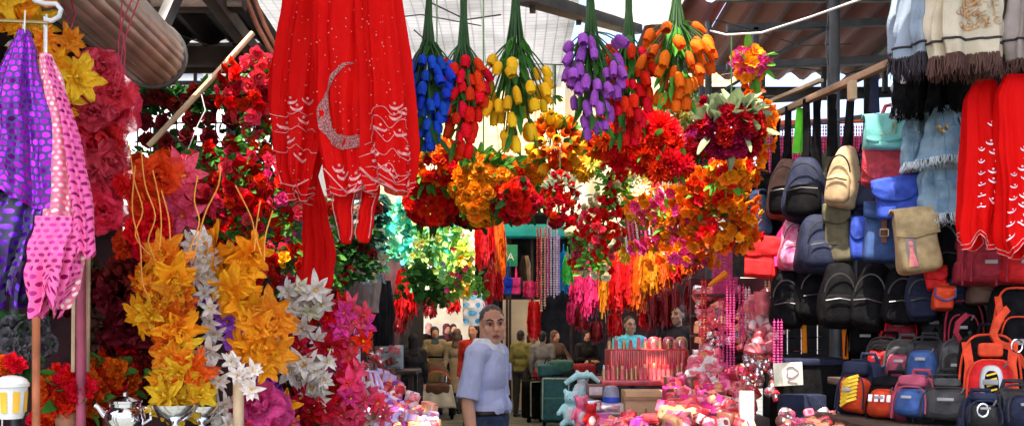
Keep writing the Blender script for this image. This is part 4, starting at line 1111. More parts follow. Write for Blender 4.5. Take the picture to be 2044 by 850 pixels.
# light strip frame behind the roof: glazing bars against the bright yard
wf = MB()
a_, b_ = P(350, 108, 5.6), P(485, 108, 5.6)
root = empty('window_frame', P(420, 172, 5.6), 'dark barred opening under the left roof with bright light behind it', 'window frame')
wf = MB()
for yy in (108, 131, 172): wf.beam(P(345, yy, 5.6), P(490, yy, 5.6), .05, .05 if yy != 131 else .04, .005)
for xx in (348, 390, 430, 476): wf.beam(P(xx, 104, 5.6), P(xx, 174, 5.6), .018, .018, .003)
wf.build('frame', STEELD, root)
# rolled shutter / ribbed drum under the roof
root = empty('roller_awning', P(300, 130, 3.9), 'ribbed grey brown metal drum slung slanting under the dark roof', 'awning roller')
a, b = P(40, -135, 2.75), P(303, 108, 4.1); q = (b - a).to_track_quat('Z', 'Y').to_matrix().to_4x4(); L_ = (b - a).length
mb = MB(); rr = .125
DRUM = mat('drum_metal', (.34, .28, .23), .45, .55, 0, .25, 5, 0)
mb.grid(lambda u, v: a + q @ Vector(((rr + .006 * abs(math.sin(PI * 22 * u))) * math.cos(2 * PI * u), (rr + .006 * abs(math.sin(PI * 22 * u))) * math.sin(2 * PI * u), v * L_)), 176, 2, wrap=True)
mb.build('drum', DRUM, root)
mb = MB(); mb.lathe([(.02, 0), (.125, 0), (.139, .004), (.139, .03), (.02, .034)], 28, Matrix.Translation(b) @ q); mb.build('end_cap', STEELD, root)
mb = MB(); mb.lathe([(.02, 0), (.139, 0), (.139, .03), (.02, .034)], 28, Matrix.Translation(a) @ q); mb.build('end_cap', STEELD, root)
mb = MB(); mb.beam(b + Vector((0, 0, .02)), b + Vector((.05, .2, .35)), .05, .05, .005); mb.build('bracket', STEELD, root)
mb = MB(); mb.beam(a, a + Vector((0, 0, .35)), .05, .05, .005); mb.build('bracket', STEELD, root)
mb = MB(); mb.tube([P(505, 66, 4.3), P(430, 150, 4.25), P(296, 292, 4.2)], [.012, .013, .012], 8); tag(mb.build('wooden_pole', WOODL), 'long wooden stick leaning slantwise from the roof edge to the rose trellis', 'pole')
mb = MB(); mb.tube([P(488, -10, 4.6), P(512, 50, 4.6), P(545, 110, 4.6)], .012, 8); mb.tube([P(505, -10, 4.62), P(528, 50, 4.62), P(556, 105, 4.62)], .010, 8); tag(mb.build('roof_strut', mat('rust', (.30, .10, .05), .8, 0, 0, .4, 12)), 'rusty twin strut at the edge of the dark roof', 'strut')
# tarpaulins
def sheet(name, fn, nu, nv, m, label, cat, su=1, sv=1):
    mb = MB(); mb.grid(fn, nu, nv, uv=lambda u, v: (u * su, v * sv))
    o = mb.build(name, m); tag(o, label, cat)
    s = o.modifiers.new('t', 'SOLIDIFY'); s.thickness = .003
    return o
def sag(u, v, k): return -k * 4 * (u * (1 - u)) * (.6 + .4 * math.sin(v * 9)) - .02 * noise.noise(Vector((u * 5, v * 8, 0)))
sheet('canopy_tarp', lambda u, v: Vector((lerp(-2.5, .42, u), lerp(4.25, 8.5, v), 3.66 + sag(u, v, .06))), 26, 24, TARP, 'greyish white woven tarpaulin stretched over the flower stalls', 'tarpaulin', 2.9, 4.3)
sheet('canopy_tarp', lambda u, v: Vector((lerp(-2.5, .42, u), lerp(1.4, 3.55, v), 3.66 + sag(u, v, .05))), 26, 12, TARP, 'unseen greyish white woven tarpaulin added over the red veils to shape the sun', 'tarpaulin', 2.9, 1.5)  # unseen front sheet; its edges shade the scarves and leave a sun gap
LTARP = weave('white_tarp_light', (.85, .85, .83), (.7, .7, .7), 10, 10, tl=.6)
sheet('canopy_tarp', lambda u, v: Vector((lerp(.52, 1.55, u), lerp(1.9, 3.1, v), 3.78 + sag(u, v, .03))), 16, 12, LTARP, 'unseen bright white tarpaulin nearest to the viewer, cut short to let sun in', 'tarpaulin', 1.2, 1.2)  # unseen sheet; its far edge is set to open a gap for sun
sheet('canopy_tarp', lambda u, v: Vector((lerp(.52, 1.20, u), lerp(4.25, 7.4, v), 3.80 + sag(u, v, .05) + .10 * u)), 16, 16, LTARP, 'bright white tarpaulin over the orange tulips', 'tarpaulin', 1.0, 2.1)
sheet('canopy_tarp', lambda u, v: Vector((lerp(-3.2, 2.6, u), lerp(10.4, 30.3, v), 4.45 + sag(u, v, .12))), 24, 30, CREAMT, 'cream tarpaulin with seams over the far end of the alley', 'tarpaulin', 5.8, 13)
sheet('canvas_sheet', lambda u, v: P(lerp(1128, 1262, u), lerp(128, 470, v), 10.6) + Vector((0, .06 * math.sin(u * 11 + v * 2) + .03 * math.sin(v * 7), 0)), 24, 30, mat('sunlit_canvas', (.86, .70, .34), .85, 0, .2, .12, 2.0, 0, col2=(.88, .80, .62)), 'pale yellow canvas sheet hanging in full sun across the alley', 'canvas sheet')
root = empty('roof_beam', P(1150, 20, 5.0), 'pale grey metal beam along the edge of the white tarpaulin', 'beam')
mb = MB(); mb.beam(P(1040, -8, 4.6), P(1268, 60, 6.6), .10, .06, .006); mb.build('beam', STEELG, root)
for t in (.1, .5, .9):
    mb = MB(); mb.box(P(lerp(1040, 1268, t), lerp(-8, 60, t), lerp(4.6, 6.6, t)) + Vector((0, -.05, -.03)), (.03, .04, .10), None, .004)
    mb.build('bracket', STEELD, root)
for (pts, Y, nm) in ((((826, 60), (905, 130), (1000, 205)), 5.5, 'thin dark wire sagging under the white tarpaulin'), (((700, -20), (1060, 128), (1130, 130)), 7.5, 'thin grey wire across the seam of the tarpaulin')):
    mb = MB(); mb.tube([P(x, y, Y) for x, y in pts], .004, 5); tag(mb.build('wire', STEELD), nm, 'wire')
# right-hand iron roof on light steel trusses
rr_ = corrugated('corrugated_roof', IRON_R, 1.12, 9.0, 1.3, 4.62, 7.3, 4.37, .26, .042, 'reddish corrugated iron roof on steel trusses over the bag stall')  # unseen near sheet, left edge drawn out to keep sun off the bags
mb = MB()
mb.grid(lambda u, v: Vector((lerp(1.78, 9.0, u), lerp(7.2, 10.4, v), lerp(4.36, 4.22, v) + .042 * math.sin(2 * PI * u * 7.22 / .26))), 168, 2)
o = mb.build('roof_sheet', IRON_R, rr_); s = o.modifiers.new('t', 'SOLIDIFY'); s.thickness = .004
mb = MB(); mb.grid(lambda u, v: Vector((lerp(1.18, 1.80, u), lerp(8.25, 10.4, v), lerp(4.33, 4.24, v) + .042 * math.sin(2 * PI * u * .62 / .26))), 16, 2)
o = mb.build('roof_sheet', IRON_R, rr_); s = o.modifiers.new('t', 'SOLIDIFY'); s.thickness = .004
b = MB(); b.beam((1.6, 10.3, 4.03), (9, 10.3, 4.03), .10, .09, .006); b.build('edge_beam', STEELD, rr_)
def truss(Y, zb, zt):
    b = MB()
    b.beam((1.5, Y, zb), (8.5, Y, zb + .32), .05, .05, .004); b.beam((1.5, Y, zt), (8.5, Y, zt + .32), .05, .05, .004)
    x = 1.7; k = 0
    while x < 8:
        d = (x - 1.5) / 7 * .32
        b.beam((x, Y, zb + d), (x, Y, zt + d), .05, .04, .003)
        if k % 2 == 0: b.beam((x, Y, zb + d), (x + .55, Y, zt + d + .02), .025, .025, .003)
        x += .55; k += 1
    b.build('truss', STEELG, rr_)
truss(5.2, 3.42, 3.74); truss(7.0, 3.44, 3.70); truss(9.0, 3.62, 3.92)
for x in (1.44, 3.4, 5.2):
    b = MB(); b.beam((x, 1.4, 4.48), (x, 10.3 if x > 2 else 7.25, 4.12 if x > 2 else 4.25), .05, .06, .004); b.build('purlin', STEELG, rr_)
for y in (2.4, 4.2, 6.0, 7.8):
    b = MB(); b.beam((1.6, y, 4.47 - (y - .7) * .041), (9, y, 4.47 - (y - .7) * .041), .05, .06, .004); b.build('purlin', STEELD, rr_)
for x, y in ((1.9, 5.9), (2.42, 7.6), (3.62, 10.2), (6.5, 5.9), (6.5, 10.2), (8.8, 1.5), (4.6, 1.5)):
    b = MB(); b.tube([(x, y, 0), (x, y, 4.25)], .04 if y > 8 else .03, 10); b.build('post', STEELG, rr_)
mb = MB(); mb.tube([P(1418, 62, 4.4), P(1450, 70, 4.3), P(1520, 66, 4.1), P(1620, 34, 3.8), P(1760, -16, 3.5)], .0045, 6); tag(mb.build('cable', CORDW), 'white cable looping from the tarpaulin to the bag stall roof', 'cable')
# far end of the alley
root = empty('house', (0, 31, 0), 'cream plastered house closing the far end of the alley', 'house')
mb = MB(); mb.box((0, 32, 2.6), (26, 2, 5.2), None, .02); mb.build('wall', CREAMW, root)
mb = MB(); mb.box((0, 31.9, 5.28), (26.6, 2.6, .16), None, .02); mb.build('roof', mat('roof_tile', (.35, .14, .08), .8), root)
for x in (-4.5, -1.9, 1.2, 4.4):
    f = MB(); f.box((x, 30.97, 3.6), (1.3, .08, 1.5), None, .01); fo = f.build('window', WHITEW, root)
    f = MB(); f.box((x, 30.94, 3.6), (1.1, .06, 1.3), None, .005); f.build('pane', mat('dark_glass', (.03, .04, .05), .1), fo)
root = empty('house', (-4.5, 9.6, 0), 'white sunlit house wall seen through the rose trellis', 'house')
mb = MB(); mb.box((-5.0, 10.6, 3.0), (6.0, 2.0, 6.0), None, .02); mb.build('wall', WHITEW, root)
for x in (-3.0, -4.6):
    f = MB(); f.box((x, 9.58, 4.6), (.9, .06, 1.1), None, .01); fo = f.build('window', STEELD, root)
    f = MB(); f.box((x, 9.56, 4.6), (.78, .06, .98), None, .005); f.build('pane', mat('dark_glass', (.03, .04, .05), .1), fo)
# dark sheets put in for the shade inside the stalls
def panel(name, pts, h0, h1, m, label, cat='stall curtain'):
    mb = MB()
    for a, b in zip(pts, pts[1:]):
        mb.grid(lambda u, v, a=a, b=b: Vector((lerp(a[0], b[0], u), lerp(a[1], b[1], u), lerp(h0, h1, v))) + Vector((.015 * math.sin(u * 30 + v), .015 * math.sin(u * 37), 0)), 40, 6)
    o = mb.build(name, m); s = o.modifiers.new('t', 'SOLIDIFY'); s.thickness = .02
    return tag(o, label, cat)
panel('dark_sheet', [(-6, 5.0), (-.95, 5.0)], 0, 2.06, MAROONC, 'dark maroon sheet standing for the shade behind the flower stall')
panel('dark_sheet', [(-2.0, 5.6), (-1.75, 9.0), (-1.75, 20)], 0, 2.75, DARKC, 'black sheet standing for the shade in the stalls along the left of the alley')
panel('dark_sheet', [(-1.75, 10.5), (-1.15, 10.5)], 0, 2.35, MAROONC, 'dark red sheet standing for the shade at the back of the tinsel stall')
panel('dark_sheet', [(1.30, 14.0), (3.2, 14.0)], 0, 2.95, MAROONC, 'dark maroon sheet standing for the shade behind the two stall keepers')
panel('dark_sheet', [(1.60, 6.4), (8, 6.4)], 0, 2.25, DARKC, 'black sheet standing for the shade behind the bag stall')
panel('dark_sheet', [(2.75, 6.45), (8, 6.45)], 2.2, 4.0, DARKC, 'tall black sheet added to darken the gap behind the denim clothes and shawls')
panel('dark_sheet', [(1.60, 6.5), (2.65, 6.5)], 2.2, 2.86, mat('deep_pink_cloth', (.20, .015, .05), .8, 0, 0, .5, 6, 0), 'deep pink cloth behind the bead curtain')
panel('dark_sheet', [(-6, 5.05), (-1.95, 5.05)], 2.0, 3.0, MAROONC, 'maroon sheet standing for the shade left of the rose trellis')
panel('dark_sheet', [(-6, -0.2), (-6, 5.0)], 0, 3.1, MAROONC, 'maroon cloth side wall of the flower stall')
panel('dark_sheet', [(5.2, 2.2), (5.2, 6.4)], 0, 3.2, DARKC, 'black cloth side wall of the bag stall')
panel('dark_sheet', [(2.2, 14.0), (2.4, 19)], 0, 3.3, DARKC, 'black sheet standing for the shade along the right of the far alley')
# kiosk with a teal awning
root = empty('market_kiosk', (.4, 19.4, 0), 'market kiosk with a teal awning and a dark open front', 'kiosk')
mb = MB(); Yk = 19.5
mb.box((.18, Yk, 1.07), (.72, .08, 2.14), None, .01)
mb.build('front_wall', CREAMW, root)
mb = MB(); mb.box((1.1, Yk + 2.0, 1.85), (3.8, .06, 3.7)); mb.box((-.30, Yk + 1.0, 1.85), (.06, 2.0, 3.7)); mb.box((1.1, Yk + 1.0, 3.8), (3.9, 2.1, .06)); mb.build('inner_wall', DARKC, root)  # black inner walls stand in for the shade inside the kiosk
mb = MB(); mb.beam(P(1000, 462, 19.0), P(1132, 462, 19.0), .5, .23, .03); mb.build('awning', TEALP, root)
mb = MB(); mb.beam(P(985, 332, 19.6), P(1140, 332, 19.6), .3, .14, .03); mb.build('roof_edge', TEALP, root)
for xx in (1012, 1018, 1062, 1140):
    mb = MB(); mb.beam((S(xx - CX, 19.3), 19.3, 0), (S(xx - CX, 19.3), 19.3, 3.5), .05, .05, .005); mb.build('post', WOODD, root)
root = empty('shop_sign', P(1010, 530, 18.4), 'green hanging shop sign with white letters under the teal awning', 'sign')
mb = MB(); mb.box(P(1008, 510, 18.4), (.46, .04, .40), None, .008); mb.build('board', mat('sign_green', (.02, .30, .14), .5, 0, .1, .1), root)
text('TA', P(1013, 519, 18.37), .19, mat('sign_white', (.8, .8, .78), .5), root)

for i, (pts, Y, lab) in enumerate((
    (((1425, 40), (1500, 60), (1600, 92), (1700, 88)), 6.4, 'black electric wire sagging along the truss'), (((1440, 150), (1560, 132), (1690, 148), (1790, 120)), 7.9, 'thin rope strung between the roof posts'),
    (((1655, 10), (1648, 90), (1660, 200)), 5.6, 'loose wire dangling from the iron roof'), (((560, 20), (700, 44), (840, 30), (960, 52)), 6.2, 'string tied across the grey tarpaulin'),
    (((860, 6), (930, 40), (1000, 30)), 4.9, 'short string tied under the grey tarpaulin'), (((330, 60), (420, 92), (500, 80)), 4.9, 'black wire slung under the dark roof'))):
    mb = MB(); mb.tube([P(x, y, Y) for x, y in pts], .004, 5); tag(mb.build('wire', STEELD), lab, 'wire')
# ---------------------------------------------------------------- flower stall on the left
SEQP = sequin('purple_sequins', (.035, .004, .13), (.40, .015, .52), 62, 62, .40, .75, dark=(.035, .008, .16))
PINKD = sequin('pink_dots', (.85, .16, .25), (.95, .62, .60), 72, 72, .33, .1)
PINKM = sequin('hot_pink_dots', (.85, .10, .30), (.42, .01, .16), 66, 66, .30, .5)
VIOLS = sequin('violet_ruffle_sequins', (.016, .003, .07), (.16, .02, .45), 50, 50, .34, .6, dark=(.006, .001, .03))
def cords(name, lines, Y, m, label, r=.003, cat='cord', group=None):
    mb = MB()
    for l in lines: mb.tube([P(x, y, Y) for x, y in l], r, 5)
    return tag(mb.build(name, m), label, cat, group)
# rail, hook, scarves
root = empty('clothes_rail', P(40, 42, 2.55), 'thin brass rail at the top of the flower stall with a pale plastic hook', 'rail')
mb = MB(); mb.tube([P(-160, 34, 2.55), P(96, 46, 2.55)], .0045, 8); mb.build('rail', mat('brass', (.55, .40, .18), .35, .8), root)
mb = MB(); mb.tube([P(x, y, 2.52) for x, y in ((70, 2), (92, 8), (112, 8), (122, 20), (118, 34), (104, 42), (92, 40))], .006, 8)
mb.tube([P(70, 2, 2.52), P(40, -40, 2.52), P(40, -90, 2.52)], .006, 8); mb.build('hook', mat('pale_plastic', (.62, .58, .56), .35), root)
sc, c = cloth_thing('scarf', [(62, 46, 9), (110, 45, 26), (170, 43, 44), (250, 44, 58), (330, 45, 64), (400, 42, 68)], 2.55, SEQP, 'purple sequinned scarf folded lengthwise on the brass rail', 'scarf', depth=.045, pleats=5, amp=.012, seed=2, hem=scallop(40, 1.5, .4))
mb = MB(); mb.tube([P(50, 22, 2.52), P(49, 66, 2.54)], .002, 5); mb.tube([P(46, 44, 2.56), P(47, 64, 2.54)], .002, 5); mb.build('loop', CORDW, sc)
ruf = MB(); gr = random.Random(5)
cr = Cloth([(385, 42, 68), (440, 30, 62), (500, 22, 50), (560, 16, 40), (600, 14, 30)], 2.55, .05, 7, .022, scallop(36, 3), 9)
cr.mesh(ruf, 90, 26); ruf.build('ruffle', VIOLS, sc)
pk, c2 = cloth_thing('scarf', [(108, 92, 9), (160, 104, 20), (260, 114, 28), (380, 124, 38), (500, 122, 44), (560, 112, 42), (596, 102, 34)], 2.56, PINKD, 'pale pink scarf with white dots and a hot pink dotted edge', 'scarf', depth=.035, pleats=4, amp=.008, hem=scallop(44, 1.5, 1.0), seed=4)
mb = MB(); mb.tube([P(93, 30, 2.56), P(92, 112, 2.55)], .003, 5); mb.tube([P(89, 34, 2.6), P(90, 112, 2.55)], .003, 5); mb.build('loop', CORDW, pk)
e = MB()
ce = Cloth([(112, 97, 4), (200, 126, 8), (300, 146, 11), (420, 164, 13), (510, 170, 13)], 2.545, .03, 3, .006, scallop(16, 2), 7); ce.mesh(e, 50, 30)
ce2 = Cloth([(432, 116, 43), (480, 112, 44), (540, 106, 40), (596, 99, 30), (606, 97, 24)], 2.52, .045, 5, .011, scallop(60, 2, .6), 11); ce2.mesh(e, 70, 26)
e.build('dotted_edge', PINKM, pk)
# orange and yellow gauze flowers behind the scarves
garland([(20, -40), (40, 40), (80, 110), (100, 160), (120, 205)], 2.85, 'leafstar', [G_ORNG, G_GOLD, G_YELL], .070, 'orange and yellow gauze flower chain behind the purple scarf', 30, 50, leaves=0, cordm=CORDO, face=1.2)
garland([(165, 130), (185, 150), (200, 180), (200, 230)], 3.05, 'tulle', [G_ROSE, G_PINKR, G_ROSE], .066, 'dusty rose gauze flower bunch hung under the ribbed drum', 6, 44, leaves=0, cordm=CORDR, face=1.0, cords=[[(272, -20), (240, 60), (236, 120), (226, 170)], [(277, 0), (246, 90), (240, 160), (228, 190)], [(250, -20), (240, 40), (250, 110), (235, 180)]])
garland([(205, 215), (200, 300), (195, 380), (200, 450)], 3.12, 'tulle', [G_PINKR, G_CRIM, G_ROSE], .088, 'large crimson pink gauze flower chain beside the pink dotted scarf', 10, 44, leaves=0, cordm=CORDR, face=1.1)
cords('cord', [[(118, -10), (138, 30), (128, 60), (120, 90)], [(140, -10), (150, 30), (136, 70)]], 3.0, CORDR, 'thin dark red cords knotted under the drum')
garland([(290, 335), (294, 390), (288, 440), (275, 490)], 3.1, 'tulle', [G_RED, G_RED, RED], .070, 'bright red gauze flower bunch over the orange chain', 9, 32, leaves=0, cordm=CORDR, face=1.0)
garland([(352, 370), (356, 410), (352, 460)], 3.22, 'star', [G_ROSE, HOTP, ROSEP], .085, 'pink and mauve lily flowers with orange hearts', 6, 20, leaves=0, cordm=CORDR, face=1.4)
# big chains in front
garland([(332, 505), (334, 570), (342, 640), (346, 720), (346, 790)], 2.95, 'leafstar', [G_ORNG, G_ORNG, G_GOLD, G_DOR, G_YELL], .068, 'thick orange and yellow fabric flower chain hung by orange cords', 62, 36, leaves=0, cordm=CORDO, face=1.1, dist=.55,
        cords=[[(258, 290), (268, 360), (285, 420), (270, 470), (300, 510)], [(282, 300), (290, 370), (310, 430), (296, 480), (310, 520)], [(305, 340), (318, 400), (322, 450), (318, 500)], [(395, 350), (388, 400), (398, 440), (386, 480), (370, 520)], [(440, 330), (436, 370), (412, 420), (400, 460), (386, 520)], [(270, 330), (264, 420), (280, 490), (284, 560), (300, 600)], [(322, 380), (336, 430), (340, 480)]])
garland([(396, 490), (408, 560), (416, 620), (422, 700), (434, 790), (442, 840)], 3.02, 'star', [G_WHITE, WHITE], .058, 'white organza lily chain between the orange and the golden chains', 42, 18, leaves=0, cordm=CORDW, face=1.1, dist=.55)
garland([(472, 525), (488, 570), (504, 620), (520, 680), (524, 715)], 3.05, 'leafstar', [G_GOLD, GOLD, G_ORNG, G_GOLD], .078, 'golden fabric leaf flower chain beside the white lilies', 50, 32, leaves=0, cordm=CORDO, face=1.2, dist=.6, cords=[[(470, 370), (500, 430), (510, 470), (522, 510)], [(545, 420), (530, 470), (528, 520)], [(520, 400), (512, 450), (508, 500)]])
garland([(462, 700), (485, 735), (510, 775)], 2.9, 'star', [WHITE], .05, 'loose white paper lilies at the foot of the golden chain', 6, 20, leaves=0, cordm=CORDW, face=1.2)
garland([(440, 560), (450, 640), (470, 700), (560, 740), (560, 780)], 3.45, 'small', [VIOL, PURP], .045, 'small violet blossom string hidden behind the golden chain', 28, 24, leaves=10, cordm=STEM)
garland([(612, 590), (600, 660), (620, 730), (655, 820)], 3.4, 'star', [WHITE, CREAM, CRIM, WHITE], .068, 'white and crimson poinsettia chain', 30, 42, leaves=0, cordm=CORDW, face=1.1, dist=.6)
garland([(660, 590), (680, 660), (690, 740), (700, 830)], 3.5, 'star', [ROSEP, HOTP, PINKR, RED], .062, 'pink and red poinsettia chain', 44, 38, leaves=0, cordm=CORDR, face=1.1, dist=.55)
garland([(570, 640), (590, 720), (600, 800), (600, 860)], 3.55, 'star', [CRIM, WINE, DARKRED], .068, 'deep crimson poinsettia chain in the shade beside the white one', 28, 36, leaves=30, cordm=CORDR, face=1.1, dist=.6, leafm=DGREEN)
garland([(700, 760), (730, 810), (740, 860)], 3.6, 'star', [ROSEP, PINKR, WHITE], .055, 'pink gauze flower clump at the bottom of the stall front', 20, 40, leaves=0, cordm=CORDR, face=1.1)
posy(525, 832, 52, 48, 3.15, 'tulle', [G_HOTP, G_PINKR], .075, 'hot pink frilled gauze bunch beside a wooden post', 12, leaves=0, group=None)
posy(560, 838, 24, 40, 3.2, 'leafstar', [ORNG, GOLD], .06, 'small orange gauze bunch beside the hot pink one', 8, leaves=0, group=None)
# trellis with roses in front of the bright yard
LATT = mat('trellis_wire', (.05, .04, .03), .6)
root = empty('trellis', P(380, 420, 4.55), 'wire trellis covered with dark roses and ivy against the bright yard', 'trellis')
mb = MB(); gt = random.Random(8)
for i in range(9): x = 275 + 26 * i; mb.tube([P(x, 168, 4.55), P(x, 640, 4.55)], .004, 5)
for j in range(13): y = 172 + 37 * j; mb.tube([P(270, y, 4.54), P(500, y, 4.54)], .004, 5)
mb.build('wire', LATT, root)
lf = MB()
def dens(x, y):
    if y < 215: return .85
    if y < 320: return .34 if 300 < x < 465 else .5
    return 1.0
k = 0
for i in range(2900):
    x, y = gt.uniform(268, 505), gt.uniform(172, 620)
    if gt.random() > dens(x, y): continue
    if 235 < y < 310 and noise.noise(Vector((x * .045, y * .05, 0))) > .02: continue
    d = rdir(gt); d.y = -abs(d.y); leaf(lf, P(x, y, 4.55) + Vector((0, gt.uniform(-.05, .05), 0)), d, .055 * gt.uniform(.7, 1.2), .04, gt, 'round', nv=3, mi=1 if (290 < y < 360 and gt.random() < .6) else 0)
lf.build('foliage', [DGREEN, BGREEN], root)
pts = []
while len(pts) < 78:
    x, y = gt.uniform(272, 470), gt.uniform(180, 600)
    if 215 < y < 320: x = 290 + 44 * round((x - 290) / 44) + gt.uniform(-8, 8); y = 205 + 37 * round((y - 205) / 37) + gt.uniform(-8, 8)
    if any(abs(x - a) + abs(y - b) < 26 for a, b in pts): continue
    pts.append((x, y)); inst(gt.choice(FL['rose']), 'blossom', DARKRED if y < 300 else (RED if gt.random() < .6 else DORNG if gt.random() < .3 else PINKR), root, P(x, y, 4.5) , aim((gt.uniform(-.5, .5), -1, gt.uniform(-.4, .3))), .040 * gt.uniform(.9, 1.2))
cords('wire', [[(400, 180), (410, 220), (395, 250), (375, 300), (370, 320)]], 4.3, CORDW, 'thin pale wire dangling before the trellis', .0025, 'wire')
rose_group = 'rose garlands hanging beside the red veils'
garland([(515, 110), (510, 200), (505, 300), (500, 420)], 4.25, 'rose', [PINKR, PINKR, RED, CRIM], .034, 'pink red rose garland next to the trellis', 78, 44, GREEN, 300, leafL=.04, group=rose_group, dist=1.25)
garland([(552, 120), (545, 220), (540, 330), (548, 400)], 4.3, 'rose', [PINKR, ROSEP, RED, HOTP], .032, 'pink rose garland touching the left red veil', 36, 28, DGREEN, 130, group=rose_group, dist=1.25)
garland([(470, 330), (480, 400), (500, 470), (510, 560)], 4.2, 'rose', [RED, PINKR, RED, CRIM], .034, 'red rose garland over the golden chain', 52, 40, GREEN, 240, leafL=.04, group=rose_group, dist=1.25)
garland([(560, 360), (575, 450), (582, 530), (588, 610)], 4.25, 'rose', [RED, YELL, PINKR, HOTP, YELL, RED, RED], .034, 'red and yellow rose garland with bright leaves', 52, 34, GREEN, 260, leafL=.04, group=rose_group, dist=1.3)
garland([(640, 390), (650, 450), (655, 560), (660, 600)], 4.4, 'rose', [DARKRED, CRIM], .03, 'dark leafy garland behind the narrow red scarf', 10, 26, GREEN, 170, group=rose_group)
garland([(700, 450), (715, 520), (700, 560)], 4.6, 'rose', [DARKRED, CRIM], .03, 'dark ivy garland with few crimson roses beneath the veil tails', 10, 46, DGREEN, 230, group=rose_group)
garland([(745, 390), (740, 440), (735, 500)], 4.7, 'rose', [DARKRED, CRIM], .03, 'dark blue green ivy garland beside the aqua vines', 6, 34, mat('leaf_blue_green', (.015, .10, .07), .6, 0, .2, .3, 10, 0), 200, group=rose_group)
# dim shapes at the back of the stall
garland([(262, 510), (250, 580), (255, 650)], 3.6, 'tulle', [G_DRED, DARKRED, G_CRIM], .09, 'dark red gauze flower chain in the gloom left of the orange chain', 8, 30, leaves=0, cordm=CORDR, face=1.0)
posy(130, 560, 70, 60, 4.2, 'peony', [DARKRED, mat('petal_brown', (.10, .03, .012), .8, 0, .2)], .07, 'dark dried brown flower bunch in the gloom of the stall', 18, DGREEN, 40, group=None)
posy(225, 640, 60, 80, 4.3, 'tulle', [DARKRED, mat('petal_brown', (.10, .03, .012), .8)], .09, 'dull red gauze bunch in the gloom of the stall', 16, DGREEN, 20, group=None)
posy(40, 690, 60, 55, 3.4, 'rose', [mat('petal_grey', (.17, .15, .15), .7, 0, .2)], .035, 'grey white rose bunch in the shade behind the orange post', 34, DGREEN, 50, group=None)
def pot_flowers(px, py, rx, ry, Y, kind, mats, size, label, n, potm):
    r = posy(px, py, rx, ry, Y, kind, mats, size, label, n, GREEN, 24, group='potted flowers on the stall bench', flat=.6)
    c = P(px, py + ry, Y) - Vector(r.location); mb = MB(); k = S(rx, Y) * .5
    mb.lathe([(k * .7, -.14), (k * .95, 0), (k * 1.02, .0), (k * 1.02, .015), (k * .9, .015)], 18, Matrix.Translation(c)); mb.build('pot', potm, r, local=True)
    return r
TERRA = mat('terracotta', (.36, .14, .07), .8)
pot_flowers(140, 785, 60, 46, 3.05, 'peony', [RED, RED, DORNG], .046, 'round pot of scarlet flowers behind the steel teapot', 30, TERRA)
pot_flowers(222, 756, 42, 38, 3.15, 'peony', [RED, DORNG], .040, 'smaller pot of orange red flowers against the dark cloth', 22, TERRA)
pot_flowers(110, 845, 42, 30, 3.3, 'peony', [RED], .045, 'low pot of red flowers at the foot of the pink post', 16, TERRA)
pot_flowers(170, 836, 44, 26, 3.25, 'peony', [RED, CRIM], .042, 'dark red flower pot left of the teapot', 16, TERRA)
pot_flowers(275, 770, 26, 50, 3.6, 'peony', [CRIM, DARKRED], .04, 'dim crimson flower pot beside the orange chain', 14, TERRA)
def pole(x0, y0, x1, y1, Y, r, m, label):
    mb = MB(); a, b = P(x0, y0, Y), P(x1, y1, Y); b.z = 0.0 if y1 > 830 else b.z
    mb.tube([a, a.lerp(b, .5), b], r, 10); return tag(mb.build('post', m), label, 'post', kind='thing')
pole(72, 540, 72, 850, 2.8, .011, mat('orange_lit_wood', (.55, .16, .06), .5, 0, 0, .3, 10, 0), 'thin post under the pink scarf, coloured orange as if lit')  # orange light on the pink-brown pole is put into its colour
pole(162, 450, 160, 850, 3.0, .014, mat('pink_painted_wood', (.36, .06, .10), .5, 0, 0, .3, 10, 0), 'dark pink post edged with bare wood')
mb = MB()
for dx in (-13, 14): mb.beam(P(162 + dx, 500, 3.02), P(160 + dx, 742, 3.02), .012, .012, .002)
tag(mb.build('batten', WOODL), 'pale wooden battens flanking the dark pink post', 'batten')
pole(238, 600, 238, 850, 4.0, .012, WOOD, 'bare wooden stake among the dim bunches')
pole(476, 745, 477, 850, 3.0, .016, WOODL, 'short pale wooden post below the white lilies')
pole(30, 560, 30, 850, 3.9, .02, STEELD, 'dark steel post behind the violet ruffle')
pole(-120, -300, -120, 850, 2.5, .03, WOODD, 'dark wooden corner post of the flower stall')
# yellow striped cup, teapot, silver vase
root = empty('flower_pot', P(20, 838, 2.45), 'white pot with yellow panels hanging at the edge of the stall', 'flower pot')
M4 = Matrix.Translation(P(22, 836, 2.45)); mb = MB()
ENAM = mat('white_enamel', (.72, .68, .60), .25, 0, 0, .1, 10, 0, coat=.4)
mb.lathe([(.012, 0), (.027, .002), (.033, .02), (.036, .05), (.038, .078), (.042, .080), (.042, .088), (.035, .088), (.033, .07)], 24, M4); mb.build('cup', ENAM, root)
mb = MB()
for i in range(8):
    a0 = 2 * PI * i / 8
    mb.grid(lambda u, v: M4 @ Vector(((.0355 + .0035 * v) * math.cos(a0 + (u - .5) * .42), (.0355 + .0035 * v) * math.sin(a0 + (u - .5) * .42), .018 + .05 * v)), 4, 3)
mb.build('yellow_panel', mat('yellow_paint', (.80, .42, .03), .35, 0, 0, .1), root)
mb = MB(); mb.lathe([(.041, .088), (.036, .097), (.024, .104), (.010, .107), (.002, .108)], 20, M4); mb.build('lid', ENAM, root)
mb = MB(); mb.tube([P(4, 822, 2.45), P(4, 870, 2.45)], .003, 6); mb.build('hook_wire', CHROME, root)
for i, (x, y) in enumerate(((8, 726), (24, 722), (14, 738), (36, 730))): inst(FL['peony'][i], 'blossom', RED if i % 2 else DORNG, root, P(x, y, 2.5), aim((.1, -1, .5)), .024)
root = empty('teapot', P(250, 850, 3.0), 'shiny steel teapot among the red flower pots', 'teapot')
